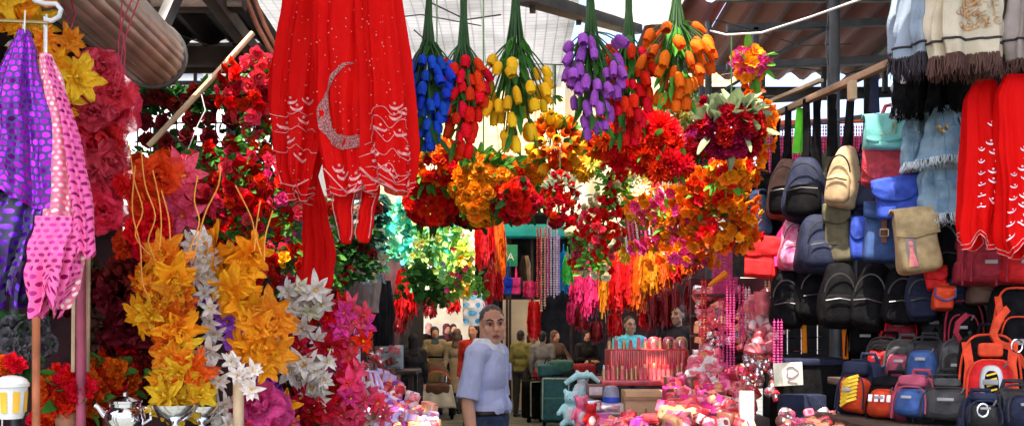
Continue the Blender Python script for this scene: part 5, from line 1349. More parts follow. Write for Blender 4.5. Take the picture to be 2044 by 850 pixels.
M4 = Matrix.Translation(P(250, 852, 3.0)); mb = MB()
mb.lathe([(.03, 0), (.05, .005), (.060, .025), (.056, .05), (.046, .062), (.046, .072), (.050, .074), (.05, .080), (.04, .080)], 28, M4); mb.build('body', CHROME, root)
mb = MB(); mb.tube([P(224, 838, 3.0), P(208, 828, 3.0), P(196, 812, 3.0), P(190, 808, 3.0)], [.014, .010, .008, .008], 10); mb.build('spout', CHROME, root)
mb = MB(); mb.tube([P(284, 812, 3.0), P(300, 815, 3.0), P(302, 835, 3.0), P(284, 846, 3.0)], .005, 8); mb.build('handle', CHROME, root)
mb = MB(); mb.lathe([(.046, .080), (.03, .092), (.008, .096), (.008, .104), (.002, .108)], 24, M4); mb.build('lid', CHROME, root)
for (x, Yv, lab) in ((350, 2.92, 'silver footed vase under the orange chain'), (402, 3.0, 'smaller silver bowl beside the footed vase')):
    M4 = Matrix.Translation(P(x, 880, Yv)); mb = MB()
    mb.lathe([(.05, 0), (.045, .006), (.012, .02), (.014, .05), (.05, .075), (.066, .10), (.07, .108), (.062, .106), (.03, .08)], 24, M4); tag(mb.build('silver_vase', CHROME), lab, 'vase')
# bench carrying the pots
root = empty('stall_bench', (-1.9, 3.3, 0), 'rough wooden bench carrying the flower pots', 'bench')
mb = MB(); mb.box((-1.75, 3.4, P(0, 858, 3.4).z - .10), (2.6, .9, .04), None, .005); mb.build('bench_top', WOODD, root)
for x in (-2.9, -.6):
    for y in (3.0, 3.8):
        mb = MB(); mb.box((x, y, .55), (.06, .06, 1.08), None, .004); mb.build('leg', WOODD, root)

# ---------------------------------------------------------------- red veils in the middle
VEIL = gauze('red_veil', (.84, .008, .006), (.80, .006, .006), .03, (14, 14, .6), .04)
VEIL2 = gauze('red_gauze', (.82, .010, .008), (.80, .008, .008), .03, (14, 14, .6), .04)
EMB = mat('pale_embroidery', (.85, .30, .28), .5, .1, 0, .3, 60, 0)
SILV = mat('silver_sequins', (.60, .20, .18), .4, .3, 0, .9, 260, 0, .8, 300)
vg = 'red bridal veils hanging together'
va, ca = cloth_thing('bridal_veil', [(-60, 622, 55), (80, 612, 56), (200, 602, 56), (280, 598, 48), (330, 594, 36), (395, 598, 14)], 3.5, VEIL, 'red veil with embroidered waves, leftmost of the hanging veils', 'veil', vg, depth=.06, pleats=8, amp=.016, hem=scallop(20, 2), seed=21)
mb = MB()
for (x0, x1, y) in ((556, 640, 232), (556, 636, 262), (560, 628, 300)):
    motif(ca, mb, [[(lerp(x0, x1, i / 16), y + 7 * abs(math.sin(i * .7)) - (i % 3)) for i in range(17)]], [])
for x, y in ((590, 208), (620, 205), (600, 222), (612, 245), (585, 285), (572, 250), (605, 318)):
    smile(ca, mb, x, y, 11)
mb.build('embroidery_pattern', EMB, va)
mb = MB(); motif(ca, mb, [[(556, 316), (575, 362), (598, 388), (620, 352), (630, 318)]], [], .003); hemline(ca, mb); mb.build('hem_stitch', EMB, va)
vb, cb = cloth_thing('bridal_veil', [(-60, 688, 66), (80, 690, 66), (180, 692, 60), (270, 692, 52), (330, 700, 50), (385, 706, 42)], 3.43, VEIL, 'red veil with a large silver crescent and two long tails', 'veil', vg, depth=.06, pleats=7, amp=.013, hem=scallop(20, 2, .8), seed=33)
mb = MB()
# crescent: outer arc from (700,135) round the left to (722,300); inner arc closes it
outer = [(712, 133), (690, 138), (668, 158), (655, 190), (648, 228), (652, 262), (664, 288), (690, 303), (722, 304)]
inner = [(712, 136), (695, 143), (676, 163), (664, 192), (659, 228), (666, 256), (680, 272), (700, 280), (722, 278)]
for i in range(len(outer) - 1):
    for k in range(4):
        t0, t1 = k / 4, (k + 1) / 4
        qa, qb = [tuple(lerp(outer[i][j], outer[i + 1][j], t) for j in (0, 1)) for t in (t0, t1)]
        ra, rb = [tuple(lerp(inner[i][j], inner[i + 1][j], t) for j in (0, 1)) for t in (t0, t1)]
        mb.add([cb.front(*qa, .006), cb.front(*qb, .006), cb.front(*rb, .006), cb.front(*ra, .006)], [(0, 1, 2, 3)])
mb.build('crescent', SILV, vb)
mb = MB()
for x, y in ((690, 345), (715, 355), (705, 375), (730, 370), (680, 330)): smile(cb, mb, x, y, 12)
hemline(cb, mb)
motif(cb, mb, [[(662, 340), (676, 360), (694, 378), (712, 388), (730, 384), (742, 366)]], [], .0025); mb.build('embroidery_pattern', EMB, vb)
for rows, sd_ in (([(300, 690, 22), (370, 688, 19), (430, 689, 15), (470, 689, 10), (486, 690, 6)], 3), ([(320, 738, 20), (380, 736, 16), (430, 733, 13), (470, 727, 12), (484, 726, 6)], 4)):
    ct = Cloth(rows, 3.46, .035, 3, .006, None, sd_); mb = MB(); ct.mesh(mb, 40, 24); mb.build('tail', VEIL, vb)
    mb = MB(); yy = [rows[0][0] + 60 + i * 12 for i in range(11) if rows[0][0] + 60 + i * 12 < rows[-1][0] - 3]
    for sgn in (-1, 1): mb.tube([ct.front(interp(rows, y)[0] + sgn * interp(rows, y)[1] * .93, y, .004) for y in yy], .0018, 5)
    mb.build('hem_stitch', EMB, vb)
vc, cc = cloth_thing('bridal_veil', [(-60, 752, 44), (80, 762, 46), (200, 772, 48), (290, 778, 48), (350, 780, 44), (375, 782, 36)], 3.40, VEIL, 'red veil with scalloped embroidered hem, next to the blue tulips', 'veil', vg, depth=.06, pleats=7, amp=.015, hem=scallop(24, 1.5, .3), seed=45)
mb = MB()
for j, (y, a) in enumerate(((228, 8), (252, 9), (280, 10), (310, 10), (340, 9), (352, 9))):
    motif(cc, mb, [[(lerp(736, 818, i / 20), y + a * math.sin(i * .62 + j)) for i in range(21)]], [])
for x, y in ((790, 215), (806, 225), (790, 235), (755, 320), (790, 345), (775, 340), (808, 300), (750, 300), (765, 262), (800, 265)):
    smile(cc, mb, x, y, 11)
for i in range(4): motif(cc, mb, [[(800, 300 + i * 7), (820, 310 + i * 7)]], [])
mb.build('embroidery_pattern', EMB, vc)
mb = MB(); motif(cc, mb, [[(738, 330), (745, 356), (760, 372), (778, 378), (798, 376), (812, 364), (820, 340)]], [], .004); hemline(cc, mb); mb.build('hem_stitch', EMB, vc)
cloth_thing('scarf', [(340, 618, 12), (420, 628, 20), (500, 634, 27), (560, 634, 26), (585, 632, 20)], 3.75, VEIL2, 'narrow plain red scarf hanging below the leftmost veil', 'scarf', depth=.05, pleats=6, amp=.012, seed=51, hem=scallop(26, 2))
gs = random.Random(12)
for cl, ob in ((ca, va), (cb, vb), (cc, vc)):
    mb = MB()
    for i in range(70):
        y = gs.uniform(0, cl.y1 - 20); cx_, hw_ = interp(cl.rows, y); x = cx_ + hw_ * gs.uniform(-.85, .85)
        mb.ball(cl.front(x, y, .002), gs.uniform(.0012, .0026), 6, 4)
    mb.build('sequin', EMB, ob)
# the poles everything hangs from, above the picture
for y, z, x0, x1, lab in ((3.5, 2.95, -1.3, 1.5, 'wooden pole above the veils and the tulip bouquets'), (4.3, 3.16, -1.3, 1.7, 'wooden pole above the posies'), (5.2, 3.38, -1.3, 1.7, 'wooden pole behind the posies'), (3.05, 2.75, -3.2, -1.0, 'wooden pole above the gauze flower chains')):
    mb = MB(); mb.tube([(x0, y, z), ((x0 + x1) / 2, y, z - .01), (x1, y, z)], .018, 8); tag(mb.build('hanging_pole', WOOD), lab, 'pole')

garland([(430, 290), (420, 350), (405, 420), (410, 500)], 4.28, 'rose', [CRIM, RED, PINKR], .034, 'red rose garland over the middle of the trellis', 50, 46, GREEN, 220, group=rose_group, dist=1.25)
garland([(345, 480), (300, 560), (270, 650), (250, 720)], 3.9, 'peony', [RED, CRIM, DARKRED], .05, 'dim red peony garland behind the orange chain', 26, 44, DGREEN, 60, group=rose_group, dist=.9)
# ---------------------------------------------------------------- bouquets hanging in a row
bouquet_down(855, -20, 290, 42, 3.62, 'tulip', BLUE, 58, 'blue tulip bouquet hanging head down next to the red veil', DGREEN, 0.034, leaves=60)
bouquet_down(925, -25, 316, 42, 3.66, 'tulip', RED, 58, 'red tulip bouquet hanging head down between the blue and the yellow', GREEN, 0.036, leaves=45)
bouquet_down(1030, -25, 292, 70, 3.7, 'tulip', YELL, 42, 'yellow tulip bouquet hanging head down with wide leaves', GREEN, 0.037, leaves=80)
bouquet_down(1178, -30, 262, 56, 3.7, 'tulip', PURP, 50, 'purple tulip bouquet hanging head down', GREEN, 0.036, leaves=60, tw=.02, head=.36)
bouquet_down(1255, -30, 285, 48, 3.8, 'tulip', RED, 56, 'scarlet tulip bouquet hanging head down beside the purple one', GREEN, 0.037, leaves=50, head=.36)
bouquet_down(1350, -35, 210, 72, 3.75, 'tulip', DORNG, 46, 'orange tulip bouquet hanging head down, widest of the row', BGREEN, 0.039, leaves=60, head=.30)
mb = MB(); mb.tube([P(1108, 130, 5.0), P(1108, 200, 5.0)], .006, 6); root = tag(empty('flower_bouquet', P(1108, 130, 5.0), 'small leftover sprig of green leaves on a bare stem', 'sprig'), None)
mb.build('stem', STEM, root); lf = MB(); g0 = random.Random(2)
for i in range(9): leaf(lf, P(1108, 190 + i, 5.0), (g0.uniform(-1, 1), g0.uniform(-.6, .3), g0.uniform(-.8, .2)), .05, .016, g0)
lf.build('foliage', GREEN, root)
g1 = 'posies hung close together in the middle'
posy(872, 330, 50, 50, 4.25, 'rose', [RED, DORNG, ORNG, CRIM], 0.029, 'mixed red and orange rose posy below the blue tulips', 60, GREEN, 40, -10, group=g1)
posy(862, 405, 56, 46, 4.35, 'rose', [CRIM, RED, RED, RED], 0.032, 'crimson rose posy above the aqua vines', 60, DGREEN, 30, group=g1)
posy(965, 375, 62, 74, 4.2, 'rose', [AMBER, AMBER, GOLD], 0.034, 'amber rose posy, largest of the middle posies', 96, GREEN, 60, -10, True, group=g1)
posy(1030, 400, 46, 40, 4.15, 'rose', [RED, RED, CRIM], 0.035, 'red rose posy overlapping the amber one', 41, DGREEN, 30, group=g1)
posy(945, 430, 44, 24, 4.6, 'rose', [CRIM, DARKRED], 0.032, 'dark red rose posy tucked under the amber one', 32, DGREEN, 20, group=g1)
posy(1104, 285, 50, 48, 4.5, 'tulip', [DORNG, DORNG, ORNG, YELL], .044, 'orange tulip posy with a green crown hanging on a bare cord', 38, GREEN, 26, 130, True, group=g1)
posy(1085, 370, 34, 40, 5.2, 'mum', [YELL, LEMON, ORNG], .05, 'yellow chrysanthemum posy behind the red roses', 18, BGREEN, 24, group=g1)
posy(1118, 400, 38, 60, 4.4, 'rose', [CRIM, CRIM, RED], 0.019, 'small crimson rosebud posy with pale leaves', 83, PALEG, 70, 300, True, group=g1, leafL=.045)
posy(1225, 275, 52, 48, 4.35, 'mum', [RED, RED, DORNG], .055, 'scarlet chrysanthemum posy under the purple tulips', 30, GREEN, 24, group=g1)
posy(1305, 285, 60, 56, 4.3, 'mum', [RED], .06, 'scarlet chrysanthemum posy, fullest and brightest red', 36, GREEN, 20, group=g1)
posy(1335, 330, 44, 28, 4.25, 'mum', [RED, CRIM], .055, 'flat red chrysanthemum posy below the fullest one', 18, GREEN, 10, group=g1)
posy(1345, 220, 56, 42, 5.3, 'star', [CREAM, LEMON, PALEG], .06, 'cream and lime lily posy behind the orange tulips', 26, BGREEN, 50, group=g1)
posy(1382, 240, 44, 34, 5.5, 'star', [LEMON, DORNG], .055, 'lemon lily posy with an orange edge', 18, BGREEN, 20, group=g1)
posy(1275, 355, 50, 46, 9.3, 'mum', [LEMON, LEMON, CREAM], .10, 'lemon yellow chrysanthemum posy glowing in the sun', 36, BGREEN, 40, group=g1)
posy(1340, 385, 46, 40, 9.2, 'star', [CREAM, CREAM, ROSEP], .11, 'cream lily posy glowing in the sun', 22, BGREEN, 40, group=g1)
posy(1280, 405, 48, 34, 9.15, 'star', [CREAM, ORNG], .11, 'peach lily posy in the sun under the lemon one', 20, BGREEN, 40, group=g1)
garland([(1222, 335), (1218, 400), (1198, 470), (1192, 550)], 4.9, 'rose', [RED, PINKR, CREAM, RED], .024, 'long string of small red and cream roses with fresh leaves', 90, 38, BGREEN, 300, leafL=.038, dist=1.2)
garland([(1152, 465), (1158, 500), (1165, 545)], 5.1, 'rose', [RED, ROSEP, CREAM], .024, 'thin rose string beside the longest one', 26, 18, BGREEN, 110, leafL=.035, dist=1.2)
# right-hand tall group
posy(1460, 260, 62, 52, 4.1, 'peony', [WINE, WINE, CRIM], .055, 'burgundy peony posy with pale green leaves on top', 24, mat('leaf_sage', (.20, .27, .13), .6, 0, .2, .3, 9, 0, col2=(.35, .42, .22)), 60, 70, True, group=g1, leafL=.10)
posy(1498, 128, 34, 34, 4.3, 'small', [YELL, ORNG, GOLD, HOTP], .030, 'small yellow and orange blossom ball hung on a thread', 46, BGREEN, 16, 66, group=g1)
garland([(1500, 150), (1512, 220), (1508, 300), (1490, 350), (1500, 440)], 4.45, 'small', [ORNG, DORNG, GOLD], .032, 'orange blossom string falling past the burgundy peonies', 80, 22, mat('leaf_rust', (.30, .07, .01), .7, 0, .2, .3, 9, 0), 90, leafL=.035)
garland([(1470, 330), (1455, 390), (1450, 440), (1440, 500)], 4.5, 'small', [DORNG, ORNG, RED, GOLD], .034, 'rust orange blossom garland below the burgundy peonies', 95, 52, mat('leaf_rust', (.30, .07, .01), .7), 160, leafL=.04)
garland([(1400, 350), (1385, 420), (1370, 470), (1380, 530)], 4.7, 'small', [ORNG, DORNG, GOLD, HOTP, GOLD], .032, 'orange and pink blossom garland in the middle of the tinsel', 100, 52, mat('leaf_rust', (.30, .07, .01), .7), 160, leafL=.038)
garland([(1325, 400), (1310, 450), (1330, 500)], 4.9, 'small', [ORNG, GOLD, HOTP, ROSEP, YELL], .032, 'orange and gold blossom garland with pink dots over the wire rack', 80, 52, BGREEN, 90, leafL=.036)
garland([(1400, 200), (1408, 260), (1395, 330)], 4.6, 'peony', [CRIM, DARKRED], .035, 'small dark crimson bunch behind the burgundy peonies', 9, 16, DGREEN, 20)
# aqua and lime vines
ivy(805, 400, 560, 46, 9.3, AQUA, 'aqua ivy vine with turquoise leaves', 260, .095, MINTG)
ivy(848, 420, 575, 40, 9.2, LIME, 'lime ivy vine with small cream blossoms', 280, .085, MINTG, [LEMON, CREAM])
ivy(905, 430, 585, 38, 9.3, LIME, 'yellow green ivy vine with orange blossoms', 260, .085, MINTG, [GOLD, ROSEP, CREAM])
ivy(880, 420, 540, 30, 9.5, AQUA, 'thin turquoise ivy vine between the lime ones', 160, .09, MINTG)
ivy(770, 410, 540, 34, 9.6, AQUA, 'broad aqua ivy vine beside the greyish blue one', 200, .095, MINTG)
ivy(745, 440, 570, 26, 5.3, mat('leaf_pale_blue', (.30, .48, .52), .6, 0, .3, .3, 9, 0), 'greyish blue ivy vine next to the dark ivy', 110, .05, PALEG, [CREAM, WHITE])
ivy(930, 490, 590, 28, 9.25, LEMON, 'yellow ivy vine at the edge of the red tinsel', 150, .08, LIME, [YELL])
ivy(840, 530, 610, 60, 8.3, GREEN, 'dark green ivy fringe under the lime vines', 170, .07, DGREEN)
ivy(925, 540, 600, 40, 5.1, GREEN, 'green ivy fringe with pink blossoms under the yellow vine', 90, .04, BGREEN, [ROSEP, HOTP])
# tinsel
TR = mat('tinsel_red', (.75, .010, .012), .3, .25, .25, .3, 20, .1)
TO = mat('tinsel_orange', (.88, .13, .008), .3, .25, .25, .3, 20, .1)
TP = mat('tinsel_pink', (.75, .03, .16), .3, .25, .25, .3, 20, .1)
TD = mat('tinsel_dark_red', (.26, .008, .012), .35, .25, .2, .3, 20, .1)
TA_ = mat('tinsel_amber', (.88, .28, .01), .3, .25, .25, .3, 20, .1)
tinsel(968, 425, 552, 22, 9.1, TR, 'red tinsel hank below the dark red roses', 500)
tinsel(992, 430, 580, 20, 9.3, TO, 'orange red tinsel hank beside the green sign', 450)
tinsel(985, 540, 612, 20, 6.4, TR, 'short red tinsel hank above the man', 260)
tinsel(812, 535, 655, 26, 9.4, TR, 'red tinsel hank under the lime vines', 480)
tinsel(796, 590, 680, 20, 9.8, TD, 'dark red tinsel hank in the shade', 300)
tinsel(880, 575, 622, 22, 9.4, TR, 'short red tinsel tuft under the green ivy fringe', 260)
row = [(1156, 520, 622, 'TP', 'pink tinsel hank at the start of the row'), (1176, 505, 650, 'TP', 'long crimson pink tinsel hank with a purple tip'), (1196, 520, 615, 'TR', 'short red tinsel hank under the rose string'), (1230, 520, 640, 'TR', 'red tinsel hank right of the amber strand'), (1252, 505, 625, 'TR', 'scarlet tinsel hank in the middle of the row'), (1272, 510, 640, 'TO', 'orange red tinsel hank left of the golden one'), (1296, 500, 600, 'TA_', 'golden orange tinsel hank'), (1318, 505, 590, 'TO', 'orange tinsel hank right of the golden one'), (1340, 500, 575, 'TR', 'red tinsel hank before the dark stall keeper'), (1362, 495, 565, 'TO', 'orange tinsel hank below the blossom garland'), (1384, 490, 545, 'TR', 'short scarlet tinsel hank at the end of the row'), (1403, 485, 530, 'TR', 'smallest red tinsel tuft beside the steel post')]
for x, a, b, m, lab in row: tinsel(x, a, b, 22, (9.5 if x < 1215 else 8.6) + .03 * (x % 7), globals()[m], lab, 620)
tinsel(1205, 480, 655, 5, 8.5, TA_, 'thin amber tinsel strand hanging lowest of the row', 160)
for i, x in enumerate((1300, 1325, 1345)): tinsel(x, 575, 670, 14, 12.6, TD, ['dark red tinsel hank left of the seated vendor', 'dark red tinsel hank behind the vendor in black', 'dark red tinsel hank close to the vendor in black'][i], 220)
tinsel(1125, 500, 600, 9, 7.5, mat('tinsel_blue', (.01, .35, .75), .3, .2, .2), 'bright blue tinsel hank', 200)
tinsel(1133, 505, 580, 9, 7.4, mat('tinsel_green', (.10, .75, .08), .3, .2, .2), 'bright green tinsel hank', 200)
tinsel(1247, 490, 535, 7, 5.8, mat('tinsel_yellow', (.9, .6, .02), .3, .2, .2), 'short bright yellow tinsel tuft', 130)
BP = mat('bead_pink', (.85, .08, .30), .25, 0, .1, .2, 20, .1); BW = mat('bead_pearl', (.80, .66, .70), .2, 0, 0, .1); BR = mat('bead_red', (.75, .02, .03), .25)
BO = mat('bead_peach', (.85, .45, .25), .25); BL = mat('bead_lilac', (.55, .35, .70), .25)
beads(1076, 455, 610, 6.9, BR, 'red bead strings beside the kiosk', r=.008, k=2, cat='beads'); beads(1084, 455, 625, 6.9, BO, 'peach bead strings, longest of the pale bunch', r=.009, k=2)
beads(1092, 455, 600, 6.9, BP, 'pink bead strings between peach and pearl', r=.008, k=2); beads(1103, 450, 600, 6.9, BW, 'pearl white bead strings', r=.008, k=4); beads(1113, 470, 595, 7.0, BL, 'lilac bead strings beside the blue tinsel', r=.008, k=2)
# wire rack and light behind the blossoms
root = empty('wire_rack', P(1290, 430, 5.2), 'pink hanging wire rack with bead strings behind the blossom garlands', 'rack')
mb = MB()
for y in (428, 436): mb.tube([P(1240, y, 5.2), P(1340, y - 4, 5.2)], .004, 6)
mb.tube([P(1245, 432, 5.2), P(1245, 432, 5.5)], .004, 6); mb.build('frame', mat('pink_wire', (.75, .25, .25), .4), root)
for i in range(12):
    mb = MB(); x = 1244 + i * 8; l = 70 + 8 * math.sin(i * .8)
    for k in range(16): mb.ball(P(x + k * .6, 436 + l * k / 16, 5.2), .007, 6, 4)
    mb.tube([P(x, 434, 5.2), P(x + 9, 436 + l, 5.2)], .0015, 4)
    mb.build('strand', BP if i % 3 else BW, root)
# grey shawls in the left shade
SHG = mat('grey_shawl', (.20, .15, .14), .8, 0, .1, .3, 8, 0, .4, 60)
cloth_thing('shawl', [(520, 700, 16), (580, 700, 20), (630, 698, 20)], 5.8, SHG, 'taupe shawl with a fringe hanging in the shade', 'shawl', 'shawls in the shade', (40, SHG, 90, .002), depth=.05, pleats=4, amp=.012, seed=61)
cloth_thing('shawl', [(510, 738, 16), (570, 738, 19), (625, 738, 19)], 6.0, mat('beige_shawl', (.33, .27, .25), .8, 0, .1), 'beige shawl with a dark fringe beside the taupe one', 'shawl', 'shawls in the shade', (60, DARKC, 90, .003), depth=.05, pleats=4, amp=.012, seed=62)
cloth_thing('shawl', [(560, 668, 14), (640, 670, 16), (690, 670, 15)], 5.5, MAROONC, 'maroon shawl next to the poinsettia chains', 'shawl', 'shawls in the shade', depth=.05, pleats=4, amp=.012, seed=63)
cloth_thing('shawl', [(560, 765, 14), (640, 766, 18), (690, 766, 17)], 6.6, DARKC, 'black shawl left of the red tinsel', 'shawl', 'shawls in the shade', depth=.05, pleats=4, amp=.012, seed=64)
cloth_thing('shawl', [(585, 945, 18), (630, 945, 22), (650, 944, 20)], 14.0, sequin('flowered_cotton', (.80, .78, .78), (.10, .45, .70), 9, 9, .33, 0), 'white cotton cloth with blue dots hanging far down the alley', 'cloth', None, depth=.12, pleats=3, amp=.03, seed=65)
cloth_thing('shawl', [(600, 962, 9), (650, 962, 10)], 14.2, HOTP, 'narrow pink cloth beside the dotted cotton', 'cloth', None, depth=.1, pleats=3, amp=.03, seed=66)
for i, (x, m, lab) in enumerate(((1012, BLUE, 'navy bag hanging at the kiosk'), (1030, HOTP, 'magenta bag hanging at the kiosk'), (1003, RED, 'red bag hanging at the kiosk'), (1052, WOODL, 'tan garment hanging in the kiosk'), (1045, WOODD, 'brown garment hanging in the kiosk'))):
    if i < 3: messenger(x - 9, x + 9, 555, 588, 18.4, m, lab, top=.3, group='bags hanging at the kiosk', depth=.12)
    else: cloth_thing('garment', [(510, x, 3), (530, x, 7), (580, x, 9)], 20.2, m, lab, 'garment', None, depth=.1, pleats=3, amp=.02, seed=x)

# the bright crowd of posies that closes the gaps
posy(1165, 320, 40, 40, 9.4, 'mum', [LEMON, YELL], .10, 'small yellow chrysanthemum posy before the sunlit canvas', 20, BGREEN, 20, group=g1)
posy(1240, 310, 40, 30, 5.2, 'rose', [RED, DORNG], 0.032, 'scarlet rose posy between the two chrysanthemum posies', 38, GREEN, 20, group=g1)
posy(1390, 300, 40, 50, 5.2, 'rose', [RED, CRIM, HOTP], 0.032, 'red and magenta rose posy left of the burgundy peonies', 44, GREEN, 20, group=g1)
posy(1000, 340, 40, 36, 4.7, 'rose', [ORNG, AMBER, RED], 0.030, 'orange rose posy behind the amber one', 38, GREEN, 20, group=g1)
posy(905, 370, 34, 40, 4.5, 'rose', [ORNG, DORNG, RED], 0.029, 'orange red rose posy left of the amber one', 41, GREEN, 20, group=g1)
posy(1062, 340, 30, 30, 4.9, 'rose', [ORNG, YELL], 0.029, 'yellow orange rose posy under the orange tulips', 32, GREEN, 20, group=g1)
posy(1460, 345, 44, 34, 4.3, 'small', [ORNG, RED, GOLD], .034, 'orange blossom posy hugging the burgundy peonies from below', 50, BGREEN, 20, group=g1)
posy(1420, 395, 44, 40, 4.6, 'small', [DORNG, GOLD, RED], .034, 'rust blossom posy in the middle of the orange garlands', 50, BGREEN, 20, group=g1)
posy(1360, 440, 46, 36, 4.8, 'small', [ORNG, HOTP, GOLD], .034, 'orange and magenta blossom posy over the tinsel row', 50, BGREEN, 20, group=g1)
posy(1270, 450, 34, 26, 5.3, 'small', [ORNG, GOLD, ROSEP], .034, 'peach blossom posy above the pink wire rack', 34, BGREEN, 20, group=g1)
row2 = [(1186, 530, 600, 'TP', 'magenta tinsel hank behind the crimson pink one'), (1215, 515, 628, 'TR', 'red tinsel hank left of the amber strand'), (1241, 500, 600, 'TO', 'orange tinsel hank behind the scarlet one'), (1262, 505, 632, 'TR', 'bright red tinsel hank left of the orange red one'), (1284, 500, 615, 'TR', 'red tinsel hank touching the golden one'), (1307, 500, 600, 'TR', 'red tinsel hank behind the golden one'), (1330, 500, 590, 'TO', 'orange red tinsel hank above the vendor in black'), (1351, 495, 572, 'TR', 'scarlet tinsel hank above the vendor in black'), (1373, 490, 556, 'TR', 'red tinsel hank third from the steel post'), (1394, 486, 540, 'TO', 'orange tinsel hank next to the steel post')]
for x, a, b, m, lab in row2: tinsel(x, a, b, 21, (9.7 if x < 1215 else 8.8) + .03 * (x % 7), globals()[m], lab, 560)

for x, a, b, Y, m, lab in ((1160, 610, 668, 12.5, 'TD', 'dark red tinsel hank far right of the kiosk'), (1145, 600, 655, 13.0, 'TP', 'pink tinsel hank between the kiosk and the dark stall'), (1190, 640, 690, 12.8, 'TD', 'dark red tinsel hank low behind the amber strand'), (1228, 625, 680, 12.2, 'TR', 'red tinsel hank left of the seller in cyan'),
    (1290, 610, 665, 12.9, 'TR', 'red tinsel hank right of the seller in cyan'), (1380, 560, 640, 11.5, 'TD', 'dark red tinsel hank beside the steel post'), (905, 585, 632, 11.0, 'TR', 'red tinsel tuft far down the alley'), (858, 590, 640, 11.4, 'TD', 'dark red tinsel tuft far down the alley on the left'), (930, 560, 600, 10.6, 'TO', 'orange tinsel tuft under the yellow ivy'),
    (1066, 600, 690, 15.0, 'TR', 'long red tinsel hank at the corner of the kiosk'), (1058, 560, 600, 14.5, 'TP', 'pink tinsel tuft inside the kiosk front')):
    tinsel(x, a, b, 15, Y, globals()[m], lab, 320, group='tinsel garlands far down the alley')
# ---------------------------------------------------------------- bag stall on the right
DEN = mat('denim_blue', (.10, .20, .38), .8, 0, 0, .35, 30, 0, .5, 300)
DENL = mat('denim_light', (.15, .25, .34), .8, 0, 0, .4, 22, 0, .6, 260, col2=(.27, .39, .46))
NAVY = fabric('navy_canvas', (.008, .012, .035)); BLK = mat('black_canvas', (.004, .0035, .004), .85, 0, 0, .22, 25, 0, .35, 220, .08); BROWN = fabric('brown_canvas', (.12, .06, .04))
TANF = fabric('tan_canvas', (.44, .30, .16)); KHAKI = fabric('khaki_canvas', (.42, .30, .14)); OLIVE = fabric('olive_canvas', (.10, .085, .045))
MINT = mat('mint_leather', (.15, .44, .40), .45, 0, 0, .12, 12, 0, .15, 120); CRIML = mat('crimson_leather', (.42, .02, .03), .5, 0, 0, .3, 40, 0, .5, 180)
ROYAL = fabric('royal_canvas', (.025, .06, .36)); REDF = fabric('red_canvas', (.62, .010, .012)); ORF = fabric('orange_canvas', (.62, .05, .010)); PINKF = fabric('pink_canvas', (.36, .06, .10))
SKYF = fabric('sky_canvas', (.04, .09, .25)); GREYF = fabric('grey_canvas', (.05, .048, .045)); DGREY = fabric('dark_grey_canvas', (.022, .021, .020)); YELF = fabric('yellow_canvas', (.80, .50, .03))
CRF = fabric('crimson_canvas', (.30, .015, .03)); BRASS = mat('brass', (.55, .40, .18), .35, .8); LEATH = mat('brown_leather', (.20, .06, .03), .45, 0, 0, .3, 20, 0, .3, 120)
FLORAL = mat('pink_floral', (.70, .05, .20), .6, 0, 0, .2, 26, 0, .2, 90, col2=(.88, .38, .50))
ZIPW = mat('zip_white', (.7, .68, .66), .4)
# the rail the bags hang from, running away from the viewer
mb = MB(); mb.beam(P(1528, 238, 5.22), P(1800, 116, 4.0), .035, .03, .004); mb.beam(P(1800, 116, 4.0), P(2090, 20, 3.3), .035, .03, .004)
tag(mb.build('wooden_rail', WOOD), 'wooden rail that the shoulder bags hang from', 'rail')
mb = MB(); mb.beam(P(1525, 208, 5.6), P(1640, 160, 5.2), .03, .02, .003); tag(mb.build('batten', WOODL), 'short pale batten nailed beside the bag rail', 'batten')
mb = MB(); mb.beam(P(1520, 262, 5.5), P(1725, 232, 5.4), .02, .02, .002); tag(mb.build('thin_rod', STEELG), 'thin metal rod behind the bag straps', 'rod')
mb = MB(); mb.beam(P(1701, 162, 4.3), P(1701, 200, 4.3), .045, .03, .004); tag(mb.build('wooden_block', WOODL), 'pale wooden block clamping a black strap on the rail', 'block')
mb = MB()
strap(mb, [P(1597, 216, 4.85), P(1594, 250, 4.84), P(1588, 306, 4.84)], .034); strap(mb, [P(1598, 216, 4.88), P(1602, 250, 4.88), P(1604, 308, 4.88)], .03)
tag(mb.build('ribbon', mat('neon_green', (.12, .70, .02), .5)), 'bright green folded strap hanging from the rail', 'strap')
for x, y0, y1, Y, m, lab in ((1549, 236, 345, 5.1, BLK, 'black webbing strap nearest to the tinsel end of the rail'), (1630, 190, 335, 4.75, BLK, 'black webbing strap hanging right of the green one'), (1660, 188, 312, 4.62, BLK, 'black webbing strap above the tan backpack'), (1745, 148, 226, 4.25, NAVY, 'navy strap beside the mint handbag')):
    mb = MB(); strap(mb, [P(x, y0, Y), P(x + 1, (y0 + y1) / 2, Y - .01), P(x + 3, y1, Y)], .035); strap(mb, [P(x + 4, y0, Y + .03), P(x - 2, (y0 + y1) / 2, Y + .03), P(x - 4, y1, Y + .02)], .03)
    tag(mb.build('webbing_strap', m), lab, 'strap', 'webbing straps on the bag rail')
